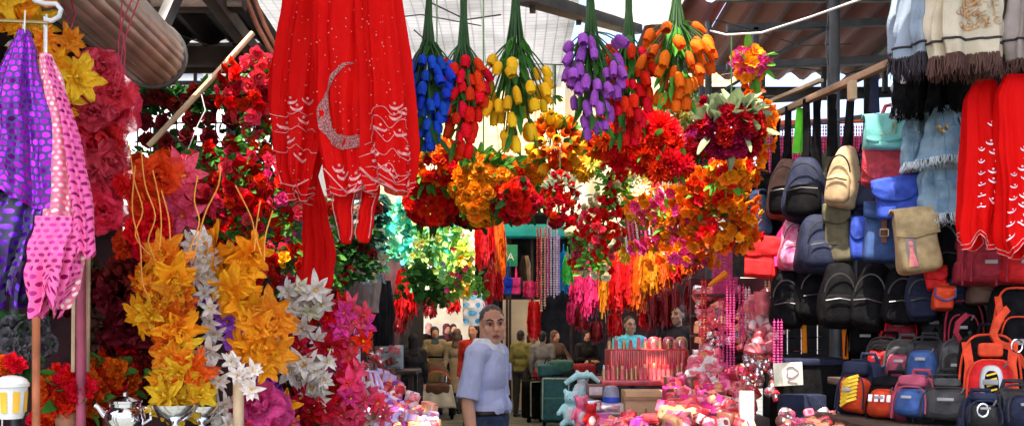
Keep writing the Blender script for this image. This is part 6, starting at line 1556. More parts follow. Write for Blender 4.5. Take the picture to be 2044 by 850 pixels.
# pink bead curtain on an orange rod
root = empty('bead_curtain', P(1640, 245, 6.1), 'pink and red bead curtain on an orange rod behind the bags', 'bead curtain')
mb = MB(); mb.beam(P(1525, 248, 6.1), P(1760, 238, 6.1), .045, .03, .004); mb.build('rod', mat('orange_plastic', (.80, .12, .03), .4), root)
gb = random.Random(3)
for i in range(46):
    mb = MB(); x = 1526 + i * 5.1; l = 165
    yy = 6.1 + gb.uniform(-.02, .02)
    mb.tube([P(x, 248, yy), P(x, 248 + l, yy)], .002, 4)
    for k in range(24): mb.ball(P(x, 254 + l * k / 24, yy), (.006, .006, .0095), 6, 4)
    mb.build('strand', BP if i % 4 else BR, root)
root = empty('bead_curtain', P(1445, 470, 5.6), 'pink bead curtain hanging below the rust orange garland', 'bead curtain')
for i in range(14):
    mb = MB(); x = 1424 + i * 3.6; l = gb.uniform(110, 150)
    for k in range(24): mb.ball(P(x, 470 + l * k / 24, 5.6 + .01 * (i % 3)), (.006, .006, .009), 6, 4)
    mb.tube([P(x, 466, 5.6), P(x, 470 + l, 5.6)], .0015, 4); mb.build('strand', BP, root)
beads(1458, 560, 752, 5.0, BP, 'long hot pink bead strings in front of the pink parcels', r=.0065, k=3)
beads(1553, 640, 752, 4.6, BP, 'hot pink bead strings in front of the white card', r=.0065, k=3)
def logo_marks(root, W, H, y):
    mb = MB(); z0 = H * .52
    for s in (-1, 1):
        mb.tube([(s * W * .22, y - .012, z0 + .05), (s * W * .06, y - .014, z0 + .01), (s * W * .24, y - .012, z0 - .04)], .0035, 5)
        mb.tube([(s * W * .12, y - .012, z0 + .055), (s * W * .10, y - .012, z0 + .03)], .003, 5); mb.tube([(s * W * .14, y - .012, z0 - .015), (s * W * .05, y - .012, z0 - .05)], .003, 5)
    mb.tube([(0, y - .014, z0 + .05), (0, y - .014, z0 - .055)], .0035, 5); mb.tube([(-W * .2, y - .013, z0), (W * .2, y - .013, z0)], .003, 5)
    mb.build('emblem', WHITEW, root, local=True)
bgp = 'shoulder bags and backpacks on the rail'
messenger(1462, 1538, 388, 474, 5.05, DEN, 'blue denim shoulder bag with a white emblem', top=.42, strapm=BLK, group=bgp, rz=-28, logo=logo_marks, trim=ZIPW, flap=.85, depth=.12)
messenger(1508, 1562, 350, 470, 5.15, BLK, 'black shoulder bag with a pale zip behind the blue denim one', top=.30, group=bgp, rz=-30, depth=.14, trim=ZIPW)
knapsack(1526, 1606, 318, 440, 4.95, BROWN, 'brown and black backpack, first of the upper row', front=BLK, top=.26, strapm=BLK, group=bgp, rz=-25, depth=.2)
knapsack(1560, 1662, 312, 446, 4.72, NAVY, 'large black backpack in the middle of the upper row', front=BLK, top=.28, strapm=BLK, group=bgp, rz=-20, depth=.2)
knapsack(1636, 1680, 300, 400, 4.8, OLIVE, 'olive strapped bag half hidden by the tan backpack', top=.2, strapm=BLK, group=bgp, rz=-20)
knapsack(1644, 1714, 294, 416, 4.45, TANF, 'tan teardrop backpack with a dark zip', front=TANF, top=.24, strapm=BLK, group=bgp, rz=-30, zipm=BLK, depth=.13)
knapsack(1690, 1748, 300, 428, 4.5, NAVY, 'navy backpack between the tan one and the crimson purse', top=.30, strapm=BLK, group=bgp, rz=-20, depth=.17)
messenger(1470, 1550, 474, 556, 4.9, REDF, 'red shoulder bag with a label tab and a black strap', top=.0, group=bgp, rz=-24, depth=.12, flap=.5, pocket=True)
mb = MB(); strap(mb, [P(1478, 400, 4.86), P(1474, 480, 4.84), P(1474, 553, 4.84)], .055); o = mb.build('webbing_strap', BLK); tag(o, 'broad black strap with a brass stud along the red shoulder bag', 'strap', 'webbing straps on the bag rail')
mb = MB(); mb.lathe([(.002, -.004), (.014, -.004), (.014, .004), (.006, .005)], 14, Matrix.Translation(P(1474, 482, 4.825)) @ Matrix.Rotation(R(90), 4, 'X')); s_ = mb.build('stud', BRASS); s_.parent = o
knapsack(1546, 1606, 432, 542, 4.75, FLORAL, 'pink flowered pouch bag under the black backpacks', front=FLORAL, top=.12, strapm=HOTP, group=bgp, rz=-20, depth=.12, taper=.5)
knapsack(1588, 1672, 430, 548, 4.6, NAVY, 'round dark navy bag beside the pink flowered pouch', top=.1, strapm=BLK, group=bgp, rz=-15, depth=.2, taper=.2)
messenger(1650, 1704, 408, 526, 4.5, OLIVE, 'long olive shoulder bag', top=.1, strapm=BLK, group=bgp, rz=-25, depth=.1, flap=.35, ry=-8)
messenger(1696, 1728, 436, 518, 4.45, ROYAL, 'narrow blue bag squeezed between olive and denim', top=.1, strapm=NAVY, group=bgp, rz=-25, depth=.1)
messenger(1724, 1800, 408, 526, 4.2, fabric('denim_tote', (.035, .075, .20)), 'dark blue tote with brown leather strap and buckle', top=.06, strapm=LEATH, group=bgp, rz=-18, depth=.14, flap=.28, buckle=(LEATH, BRASS), strapw=.06)
def flapper(x0, x1, y0, y1, Y, m, lab, **k): return messenger(x0, x1, y0, y1, Y, m, lab, group=bgp, **k)
def mintlogo(root, W, H, y):
    mb = MB(); z = H * .52
    mb.tube([(W * .02, y - .012, z - .015), (W * .05, y - .012, z + .03), (W * .09, y - .012, z + .005), (W * .12, y - .012, z + .04)], .002, 5); mb.tube([(W * .06, y - .012, z - .02), (W * .14, y - .012, z + .015)], .002, 5)
    for i in range(3): mb.ball((-W * .2 + i * W * .09, y - .011, z - .018 + i * .003), .004, 6, 4)
    mb.build('emblem', BRASS, root, local=True)
r_ = flapper(1727, 1816, 232, 302, 4.05, MINT, 'mint green handbag with a red handle', top=0, rz=-14, ry=-6, depth=.09, flap=.82, logo=mintlogo, roundf=.15)
mb = MB(); mb.tube([(-.02, 0, .14), (0, 0, .185), (.03, 0, .19), (.06, 0, .175), (.075, 0, .14)], .008, 8); mb.build('handle', CRIML, r_, local=True)
flapper(1718, 1818, 296, 376, 4.1, CRIML, 'crimson flap purse under the mint handbag', top=.0, rz=-14, depth=.09, flap=.92, roundf=.6)
flapper(1756, 1848, 356, 434, 4.0, ROYAL, 'royal blue messenger bag with a rounded flap', top=.0, rz=-16, ry=-8, depth=.12, flap=.62, roundf=.7)
def print_girl(root, W, H, y):
    mb = MB(); mb.box((-W * .22, y + .0, H * .30), (W * .22, .004, H * .46), None, .001); mb.build('print_panel', mat('print_grey', (.25, .2, .2), .6), root, local=True)
    mb = MB(); mb.lathe([(.018, -.045), (.012, -.01), (.006, .02), (.008, .03)], 10, Matrix.Translation((-W * .22, y - .002, H * .27)) @ Matrix.Diagonal((1, .15, 1, 1))); mb.ball((-W * .22, y - .003, H * .27 + .042), (.009, .003, .011), 10, 6)
    mb.build('printed_figure', mat('print_pink', (.80, .12, .25), .6, 0, 0, .3, 50, 0, col2=(.85, .35, .15)), root, local=True)
flapper(1796, 1876, 418, 544, 3.85, KHAKI, 'khaki messenger bag with a printed pink figure panel', top=.0, rz=-16, depth=.10, flap=.44, logo=print_girl, roundf=.1, trim=TANF)
for x0, x1, y0, y1, Y, m, lab, k in (
    (1868, 1935, 430, 572, 4.0, BLK, 'tall black bag behind the khaki messenger', {}), (1534, 1612, 540, 658, 4.8, BLK, 'black bag hanging over the white card', {}), (1578, 1660, 530, 645, 4.7, BLK, 'black bag in the lower row next to the pink pouch', {}),
    (1630, 1716, 525, 655, 4.5, BLK, 'black bag below the olive one', {}), (1692, 1780, 528, 662, 4.35, BLK, 'black bag below the denim tote', {}), (1752, 1832, 535, 650, 4.2, BLK, 'black bag below the khaki messenger', {}), (1806, 1882, 540, 640, 4.1, NAVY, 'navy black bag under the khaki messenger corner', {})):
    knapsack(x0, x1, y0, y1, Y, m, lab, top=.1, group='black bags in the lower row', rz=-18, taper=.3, depth=.18)
messenger(1850, 1890, 536, 578, 3.9, REDF, 'small red bag peeping out under the khaki messenger', top=.05, group=bgp, rz=-18, depth=.08)
messenger(1864, 1902, 576, 618, 3.85, ORF, 'small orange bag with a blue rim', trim=SKYF, top=.02, group=bgp, rz=-18, depth=.08)
messenger(1896, 1926, 560, 612, 3.9, NAVY, 'small navy bag beside the orange one', top=.05, group=bgp, rz=-18, depth=.08)
schoolbag(1924, 2002, 472, 574, 3.75, CRF, 'crimson backpack hanging below the red veils', CRF, rz=-15, rx=0, group=bgp)
schoolbag(1985, 2060, 470, 575, 3.7, CRF, 'second crimson backpack at the far edge below the red veils', REDF, rz=-10, rx=0, group=bgp)
messenger(1934, 2040, 560, 612, 3.8, BROWN, 'brown canvas bag under the crimson backpacks', top=.0, rz=-12, group=bgp, depth=.12, flap=.4)
# shawls at the top
CRSH = mat('cream_shawl', (.62, .52, .36), .8, 0, .12, .12, 6, 0, .3, 120); GRSH = mat('blue_grey_shawl', (.27, .32, .38), .8, 0, .12, .15, 6, 0, .3, 120); TPSH = mat('taupe_wool_shawl', (.36, .29, .25), .8, 0, .1, .2, 6, 0, .3, 120)
BRFR = mat('brown_fringe', (.085, .035, .025), .8); STR = mat('dark_stripe', (.03, .02, .025), .8); GOLDE = mat('gold_embroidery', (.52, .26, .10), .4, .4, 0, .4, 90, 0)
sg_ = 'wool shawls hanging above the bags'
def shawl(rows, Y, m, lab, stripe, fr, sd_, n=150, pl=4):
    r, c = cloth_thing('shawl', rows, Y, m, lab, 'shawl', sg_, fr, depth=.07, pleats=pl, amp=.018, seed=sd_)
    if stripe:
        mb = MB()
        for k, sy in enumerate(stripe): mb.tube([c.at(2 * PI * i / 60, sy, .003) for i in range(61)], .0045, 5)
        mb.build('stripe', STR, r)
    return r, c
shawl([(-80, 1815, 26), (0, 1812, 24), (60, 1806, 22), (110, 1803, 20)], 3.62, GRSH, 'pale grey shawl, leftmost above the bags', None, (30, STR, 90, .0018), 71)
shawl([(-80, 1842, 30), (0, 1838, 30), (70, 1832, 30), (118, 1826, 28)], 3.5, GRSH, 'blue grey shawl with one dark stripe beside the cream one', (97,), (38, STR, 130, .002), 72)
rs, cs = shawl([(-80, 1925, 66), (0, 1924, 66), (60, 1922, 66), (118, 1924, 60)], 3.4, CRSH, 'cream shawl with gold embroidery and brown fringe', (88,), (38, BRFR, 260, .0022), 73, pl=6)
mb = MB(); ge = random.Random(4)
for i in range(95):
    x, y = 1930 + ge.gauss(0, 16), ge.uniform(-10, 66)
    if abs(x - 1930) > 34: continue
    motif(cs, mb, [arcpts(x, y, ge.uniform(3, 7), ge.uniform(3, 6), ge.uniform(0, 90), ge.uniform(180, 330), 6)], [], .0011)
for x in (1908, 1955): motif(cs, mb, [[(x + 3 * math.sin(k), k * 6 - 10) for k in range(10)]], [], .0018)
mb.build('embroidery_pattern', GOLDE, rs)
shawl([(-80, 2000, 22), (0, 2000, 20), (60, 1999, 18), (122, 2000, 17)], 3.5, TPSH, 'taupe shawl right of the cream one', (), (26, BRFR, 100, .002), 74)
shawl([(-80, 2044, 26), (0, 2044, 26), (60, 2042, 25), (125, 2042, 25)], 3.4, TPSH, 'taupe shawl at the far edge with a dark stripe', (85,), (26, BRFR, 110, .002), 75)
r, c = cloth_thing('shawl', [(60, 1868, 52), (130, 1870, 66), (180, 1872, 66), (212, 1870, 60)], 3.75, BLK, 'shaggy black shawl bundled behind the cream one', 'shawl', sg_, (20, BLK, 260, .003), depth=.10, pleats=9, amp=.03, seed=76)
messenger(1800, 1824, 136, 168, 3.7, WHITEW, 'small white tag card among the black fringe', top=.0, group=None, depth=.02)
cloth_thing('shawl', [(130, 1798, 8), (180, 1800, 14), (222, 1802, 14)], 3.85, mat('grey_fur', (.25, .25, .28), .8), 'grey white fur strip hanging by the mint handbag', 'fur strip', None, (14, mat('grey_fur', (.25, .25, .28), .8), 80, .003), depth=.04, pleats=4, amp=.012, seed=77)
# denim
def denim(rows, Y, lab, sd_, fr=16, flower=None, pocket=None, name='denim_jacket', cat='jacket'):
    r, c = cloth_thing(name, rows, Y, DENL, lab, cat, 'denim clothes hung beside the bags', (fr, mat('frayed_white', (.60, .66, .68), .8), 140, .0014), depth=.06, pleats=3, amp=.016, seed=sd_)
    mb = MB(); cx, hw = rows[1][1], rows[1][2]
    for k in (-.55, -.1, .5): mb.tube([c.front(cx + hw * k, y, .002) for y in range(int(rows[0][0]) + 6, int(rows[-1][0]) - 4, 8)], .0022, 5)
    mb.tube([c.front(cx + hw * k * .1, rows[0][0] + (rows[-1][0] - rows[0][0]) * .45, .002) for k in range(-9, 10)], .0022, 5)
    mb.build('seam', mat('denim_seam', (.16, .26, .36), .8), r)
    if pocket:
        mb = MB(); x, y = pocket; pts = [c.front(x + a, y + b, .006) for a, b in ((-12, 0), (12, 0), (12, 22), (0, 28), (-12, 22))]; mb.add(pts, [(0, 1, 2, 3, 4)]); mb.tube(pts + pts[:1], .0022, 5); mb.build('pocket', DENL, r)
        mb = MB(); mb.ball(c.front(x, y + 8, .008), .005, 8, 5); mb.build('button', BRASS, r)
    if flower:
        x, y = flower
        for k in range(3): inst(FL['small'][k], 'brooch', mat('brooch_gold', (.55, .40, .20), .35, .6), r, c.front(x + (k - 1) * 5, y + (k % 2) * 9, .008), aim((.2 * (k - 1), -1, .1)), .014)
    return r
denim([(212, 1895, 26), (245, 1892, 36), (290, 1890, 40), (318, 1888, 42)], 3.75, 'light blue denim jacket with a brooch and frayed hem', 81, 14, (1868, 262), (1912, 240))
denim([(220, 1832, 20), (260, 1828, 26), (310, 1828, 26), (330, 1826, 22)], 3.9, 'crumpled denim vest behind the mint handbag', 82, 12, None, (1822, 262), 'denim_vest', 'vest')
denim([(312, 1885, 38), (360, 1882, 40), (410, 1880, 38), (430, 1878, 36)], 3.85, 'torn denim shorts with a gold brooch under the jacket', 83, 18, (1898, 376), None, 'denim_shorts', 'shorts')
# red veils at the right edge
vg2 = 'red embroidered veils at the right edge'
for rows, Y, lab, sd_, em in (([(160, 1966, 20), (200, 1963, 36), (300, 1962, 38), (400, 1958, 36), (460, 1952, 32), (484, 1948, 24)], 3.5, 'red veil with white embroidery beside the denim jacket', 91, (1968, 250)), ([(150, 2026, 20), (190, 2022, 32), (300, 2024, 36), (400, 2030, 38), (470, 2034, 36), (500, 2038, 30)], 3.42, 'red veil at the far right edge with embroidered scallops', 92, (2030, 300))):
    r, c = cloth_thing('bridal_veil', rows, Y, VEIL, lab, 'veil', vg2, depth=.05, pleats=5, amp=.012, hem=scallop(30, 1.5, .5), seed=sd_)
    mb = MB(); x, y = em
    for k in range(9): smile(c, mb, x + 7 * math.sin(k * 2), y + k * 19, 8)
    for sx in (-26, 24):
        for k in range(6): smile(c, mb, x + sx * .8, y + 50 + k * 24, 6)
    mb.build('embroidery_pattern', mat('white_embroidery', (.80, .66, .68), .4), r); mb = MB(); hemline(c, mb); mb.build('hem_stitch', EMB, r)
    mb = MB(); mb.tube([P(rows[0][1] - 3, 118, Y), P(rows[0][1], rows[0][0] + 6, Y)], .004, 5); mb.build('loop', CORDR, r)
# ---------------------------------------------------------------- school backpacks at the bottom right
schoolbag(1690, 1752, 738, 838, 3.9, NAVY, 'navy backpack with an orange front pocket of yellow stripes', ORF, rz=-42, stripes=(YELF, 7), rx=-14)
schoolbag(1748, 1812, 770, 846, 3.75, BLK, 'black backpack with an orange red pocket and white lettering', ORF, rz=-38, rx=-16, patch=BLK)
r_ = [o for o in COL.objects if o.name.startswith('school_backpack')][-1]
mb = MB()
for k in range(4): mb.box((-.033 + .022 * k, -.166, .062), (.014, .004, .026), None, .001)
mb.build('white_lettering', WHITEW, r_, local=True)
schoolbag(1776, 1838, 696, 772, 4.0, GREYF, 'pink backpack with a grey rim', PINKF, arch=GREYF, rz=-30, rx=-14)
schoolbag(1818, 1884, 692, 778, 3.9, DGREY, 'sky blue and charcoal backpack', SKYF, rz=-32, rx=-18)
schoolbag(1798, 1866, 768, 848, 3.6, PINKF, 'pink backpack with a light blue front pocket', SKYF, arch=PINKF, rz=-36, rx=-16)
schoolbag(1838, 1944, 768, 856, 3.55, DGREY, 'charcoal round topped backpack with a brown tint', GREYF, rz=-24, rx=-16, patch=GREYF)
schoolbag(1888, 1950, 694, 780, 3.75, GREYF, 'dark grey backpack with pale piping', DGREY, rz=-30, rx=-10)
schoolbag(1926, 2022, 692, 836, 3.5, BLK, 'large black and orange backpack with a grey oval panel', REDF, arch=ORF, rz=-22, rx=-8, patch=ORF)
r_ = [o for o in COL.objects if o.name.startswith('school_backpack')][-1]
mb = MB(); mb.soft((.0, -.145, .10), (.075, .02, .15), (.7, .8)); mb.build('oval_panel', mat('silver_cloth', (.40, .38, .36), .4, .3), r_, local=True)
mb = MB(); mb.soft((.0, -.153, .10), (.045, .016, .11), (.7, .8)); mb.build('oval_inset', BLK, r_, local=True)
for i in range(5):
    mb = MB(); strap(mb, [(-.016, -.162, .065 + i * .018), (.016, -.162, .075 + i * .018)], .006, .003); mb.build('stripe', YELF, r_, local=True)
schoolbag(1988, 2060, 600, 760, 3.65, BLK, 'tall black backpack with an orange red shoulder strap at the edge', BLK, arch=ORF, rz=-20, rx=-4, strapm=ORF)
mb = MB(); strap(mb, [P(2010, 616, 3.48), P(1990, 640, 3.44), P(1982, 668, 3.43), P(1992, 684, 3.43), P(2020, 694, 3.44), P(2046, 730, 3.46)], .024, .012); tag(mb.build('backpack_strap', ORF), 'loose orange red padded strap curling beside the tall black backpack', 'strap')
schoolbag(1895, 1955, 616, 700, 3.9, BLK, 'black backpack with a curved dark red strip', BLK, arch=CRF, rz=-25, rx=-6)
mb = MB(); strap(mb, [P(1930, 628, 3.72), P(1912, 644, 3.70), P(1908, 664, 3.70), P(1918, 682, 3.70), P(1934, 688, 3.70)], .018, .01); tag(mb.build('backpack_strap', CRF), 'dark red padded strap curling over a black backpack', 'strap')
schoolbag(1740, 1800, 690, 764, 4.15, BLK, 'black backpack with a red front corner', REDF, rz=-35, rx=-14)
schoolbag(1712, 1764, 748, 800, 4.1, REDF, 'red topped backpack behind the striped one', NAVY, rz=-40, rx=-20)
schoolbag(1770, 1834, 628, 694, 4.3, CRF, 'dim dark red backpack behind the pink one', CRF, arch=REDF, rz=-25)
schoolbag(1838, 1900, 610, 700, 4.2, BLK, 'black backpack deep in the shade, third row', DGREY, rz=-25)
schoolbag(1700, 1772, 640, 720, 4.5, BLK, 'black backpack deep in the shade beside the steel post', BLK, rz=-25)
schoolbag(1928, 1992, 806, 872, 3.2, NAVY, 'dark blue backpack at the bottom edge with a chrome ring', DGREY, rz=-20, rx=-20)
schoolbag(1996, 2064, 790, 872, 3.15, DGREY, 'charcoal backpack at the bottom corner', NAVY, rz=-15, rx=-20)
for (x, y, Y) in ((1962, 818, 3.0), (2030, 690, 3.35)):
    mb = MB(); mb.tube([P(x + 11 * math.cos(a), y + 13 * math.sin(a), Y) for a in [2 * PI * i / 16 for i in range(17)]], .003, 6); tag(mb.build('key_ring', CHROME), 'chrome ring clipped to the dark blue backpack' if x < 2000 else 'chrome ring clipped to the loose orange strap', 'ring')
# tiered stand carrying them
root = empty('display_stand', (2.2, 3.9, 0), 'dark wooden stepped stand carrying the school backpacks', 'display stand')
for y, px_, z, dpt, x0, x1 in ((3.2, 0, 1.255, .45, 1.18, 2.6), (3.75, 0, 1.30, .6, 1.22, 2.6), (4.25, 0, 1.42, .4, 1.4, 2.8)):
    mb = MB(); mb.box(((x0 + x1) / 2, y, z - .03), (x1 - x0, dpt, .03), None, .004); mb.box(((x0 + x1) / 2, y - dpt / 2 + .02, z - .2), (x1 - x0, .02, .3), None, .003); mb.build('shelf', WOODD, root)
for x in (1.3, 2.5):
    for y in (3.1, 4.35):
        mb = MB(); mb.box((x, y, .6), (.06, .06, 1.2), None, .004); mb.build('leg', WOODD, root)
mb = MB(); mb.tube([(S(1705 - CX, 4.6), 4.6, 0), (S(1705 - CX, 4.6), 4.6, 2.3)], .014, 8); tag(mb.build('post', STEELG), 'thin steel post behind the striped backpack', 'post', kind='thing')
mb = MB(); mb.beam(P(1718, 665, 4.8), P(1724, 720, 4.8), .03, .02, .004); tag(mb.build('plastic_strip', HOTP), 'pink plastic strip in the gap beside the steel post', 'strip')
mb = MB(); mb.beam(P(1686, 655, 4.5), P(1688, 716, 4.5), .022, .02, .003); tag(mb.build('plastic_strip', ORNG), 'orange plastic strip beside the black box', 'strip')
mb = MB(); mb.beam(P(1604, 630, 4.75), P(1606, 704, 4.75), .022, .02, .003); tag(mb.build('plastic_strip', ORNG), 'orange plastic strip on the chrome wire stand', 'strip')

mb = MB(); mb.tube([(1.25, 3.5, 2.90), (1.9, 3.5, 2.89), (2.6, 3.5, 2.90)], .016, 8); tag(mb.build('hanging_pole', WOOD), 'wooden pole above the wool shawls and red veils at the right', 'pole')
# ---------------------------------------------------------------- pink goods and the cosmetics table
PK1 = mat('pack_pink', (.80, .12, .18), .35, 0, 0, .3, 18, .15, .2, 40, .5, huer=.02, coat=.4); PK2 = mat('pack_white_pink', (.76, .17, .19), .35, 0, 0, .3, 22, .15, .2, 40, .5, coat=.4)
PK3 = mat('pack_red', (.70, .04, .05), .35, 0, 0, .3, 20, .15, .2, 40, .5, coat=.4); PK4 = mat('pack_peach', (.82, .34, .16), .4, 0, 0, .3, 20, .15); PK5 = mat('pack_white', (.80, .62, .60), .4, 0, 0, .2, 20, .1)
PK6 = mat('pack_purple', (.35, .05, .38), .4, 0, 0, .2, 20, .1); PK7 = mat('pack_silver', (.7, .6, .6), .2, .8, 0, .3, 20, .1); PK8 = mat('pack_brown', (.18, .06, .04), .4, 0, 0, .2, 20, .1)
CARD = mat('cardboard', (.62, .38, .20), .8, 0, 0, .12, 5, 0, .2, 60); CARDD = mat('cardboard_dark', (.40, .22, .11), .8)
gp = random.Random(77)
def stand(x0, x1, Y0, Y1, z, label, m=WOODD, cloth=None):
    root = empty('stall_table', ((x0 + x1) / 2, (Y0 + Y1) / 2, 0), label, 'table')
    mb = MB(); mb.box(((x0 + x1) / 2, (Y0 + Y1) / 2, z - .02), (x1 - x0, Y1 - Y0, .035), None, .005); mb.build('table_top', m, root)
    for x in (x0 + .05, x1 - .05):
        for y in (Y0 + .05, Y1 - .05):
            mb = MB(); mb.box((x, y, z / 2 - .02), (.05, .05, z - .04), None, .004); mb.build('leg', m, root)
    if cloth:
        mb = MB(); mb.grid(lambda u, v: Vector((lerp(x0, x1, u), Y0 - .012 - .012 * math.sin(u * 40), lerp(z - .005, .1, v))), 60, 6); mb.build('table_skirt', cloth, root)
    return root
stand(.52, 1.55, 5.5, 6.6, 1.08, 'market table with the cosmetics display', cloth=MAROONC)
stand(1.0, 2.1, 4.2, 5.4, 1.02, 'market table heaped with pink parcels', cloth=MAROONC)
stand(-1.75, -.50, 4.6, 6.4, 1.0, 'market table heaped with lilac and pink toys', cloth=MAROONC)
stand(.18, .62, 5.4, 6.0, 1.0, 'small table with the plush toys', cloth=WINE)
# rows of lipsticks on a two-step red box
root = empty('display_box', P(1290, 768, 5.8), 'red ribbed cosmetics display box on the market table', 'display box')
mb = MB(); a = P(1200, 768, 5.75); b = P(1385, 768, 5.75); W_ = b.x - a.x
mb.box(((a.x + b.x) / 2, 5.95, a.z + .015), (W_, .5, .03), None, .004); mb.build('base', PK3, root)
mb = MB(); mb.box(((a.x + b.x) / 2 + .03, 6.05, a.z + .115), (W_ - .06, .28, .17), None, .008); mb.build('body', mat('display_red', (.50, .03, .03), .5, 0, 0, .3, 20, 0), root)
for i in range(34):
    mb = MB(); x = a.x + .075 + (W_ - .09) * i / 34
    mb.box((x, 5.90, a.z + .118), (.010, .012, .15), None, .002); mb.build('tube_slot', PK3 if i % 2 else mat('slot_pink', (.78, .18, .16), .4), root)
cols = [PK1, PK3, PK2, PK4, PK7, PK8, HOTP, BO]
lab_ = {id(PK1): 'pink', id(PK3): 'red', id(PK2): 'pale pink', id(PK4): 'peach', id(PK7): 'silver', id(PK8): 'brown', id(HOTP): 'magenta', id(BO): 'apricot'}
def lipstick(p, m, h, label, group):
    r = empty('lipstick', p, label, 'lipstick', group); mb = MB()
    mb.lathe([(.013, 0), (.013, h * .55), (.0105, h * .56), (.0105, h * .72)], 12); mb.build('case', mat('case_gold', (.62, .40, .22), .3, .7) if gp.random() < .5 else PK2, r, local=True)
    mb = MB(); mb.lathe([(.009, h * .72), (.009, h * .92), (.005, h)], 10); mb.build('stick', m, r, local=True)
for i in range(19):
    m = cols[gp.randrange(8)]; lipstick(Vector((a.x + .02 + i * W_ / 20, 5.79 + .02 * (i % 2), a.z + .031)), m, gp.uniform(.075, .10), f'{lab_[id(m)]} lipstick in the front row of the red display box', 'lipsticks in the front row')
for i in range(11):
    m = cols[gp.randrange(8)]; lipstick(Vector((a.x + .07 + i * W_ / 12, 6.0 + .03 * (i % 2), a.z + .202)), m, gp.uniform(.05, .075), f'{lab_[id(m)]} lipstick standing on top of the red display box', 'lipsticks on the display top')
for x, y, m, lb in ((1305, 690, PK3, 'domed red mirror case at the left of the display top'), (1335, 690, PK1, 'domed pink mirror case in the middle of the display top'), (1360, 700, PK4, 'small peach mirror case at the right of the display top')):
    r = empty('mirror_case', P(x, 704, 6.1), lb, 'mirror case', 'mirror cases on the display'); mb = MB(); mb.soft((0, 0, .05), (.075, .04, .10), (.7, .6)); mb.build('case', m, r, local=True)
    mb = MB(); mb.soft((0, -.02, .055), (.05, .012, .06), (.8, .9)); mb.build('window', PK7, r, local=True)
root = empty('carton', P(1285, 850, 5.45), 'open topped plain cardboard carton below the display box', 'carton')
mb = MB(); c = P(1286, 830, 5.45); mb.box((c.x, 5.5, c.z + .03), (S(80, 5.45), .22, S(80, 5.45)), None, .004); mb.build('body', CARD, root)
mb = MB(); mb.box((c.x, 5.386, c.z + .10), (S(86, 5.45), .006, S(8, 5.45)), None, .001); mb.box((c.x, 5.384, c.z + .03), (.012, .004, .035), None, .001); mb.build('flap', CARDD, root)
root = empty('carton', P(1340, 800, 5.6), 'dark side carton next to the plain one', 'carton'); c = P(1342, 790, 5.7); mb = MB(); mb.box((c.x, 5.75, c.z), (.10, .2, .22), None, .004); mb.build('body', PK8, root)
root = empty('canister', P(1220, 802, 5.5), 'grey canister with a blue base and white lid rim', 'canister'); M4 = Matrix.Translation(P(1220, 802, 5.5)); mb = MB()
mb.lathe([(.045, .03), (.042, .06), (.034, .085), (.015, .092)], 18, M4); mb.build('body', mat('grey_plastic', (.35, .36, .45), .4), root); mb = MB(); mb.lathe([(.046, 0), (.047, .03), (.044, .03)], 18, M4); mb.build('base', mat('blue_plastic', (.03, .08, .55), .35), root)
def gift(x, y, w, h, Y, m, label, cat='box', group=None, rz=None, d=.08, rx=0, lid=None, name='gift_box'):
    r = empty(name, P(x, y, Y), label, cat, group, rot=(R(rx), 0, R(gp.uniform(-25, 25) if rz is None else rz))); W, H = S(w, Y), S(h, Y)
    mb = MB(); mb.box((0, 0, H / 2), (W, d, H), None, .005); mb.build('body', m, r, local=True)
    mb = MB(); mb.box((0, -d / 2 - .001, H * .5), (W * .72, .004, H * .62), None, .001); mb.build('label_panel', lid or PK5, r, local=True)
    return r
gift(1188, 848, 62, 24, 5.3, mat('magenta_box', (.50, .04, .28), .35), 'magenta carton with a white heart shaped print', rz=-8, lid=mat('magenta_box', (.5, .04, .28)))
r_ = [o for o in COL.objects if o.name.startswith('gift_box')][-1]
mb = MB(); mb.ball((-.012, -.045, .04), (.014, .004, .013), 8, 5); mb.ball((.010, -.045, .04), (.014, .004, .013), 8, 5); mb.ball((0, -.045, .025), (.016, .004, .017), 8, 5); mb.build('printed_heart', PK5, r_, local=True)
gift(1188, 792, 36, 26, 5.7, PK8, 'dark brown framed box beside the canister', rz=0); gift(1215, 825, 56, 22, 5.5, PK5, 'white long box under the canister', rz=4, lid=PK7); gift(1180, 822, 36, 24, 5.45, PK7, 'silver capped jar box', rz=10)
gift(1255, 852, 50, 20, 5.25, PK6, 'purple wrapped parcel in front of the carton', rz=-12, lid=PK7); gift(1320, 850, 80, 22, 5.1, PK3, 'long red wrapped parcel in front of the carton', rz=18, rx=-30, lid=PK3); gift(1350, 838, 64, 12, 4.95, PK8, 'flat dark brush set lying on the pink heap', rz=14, rx=-40, lid=PK7)
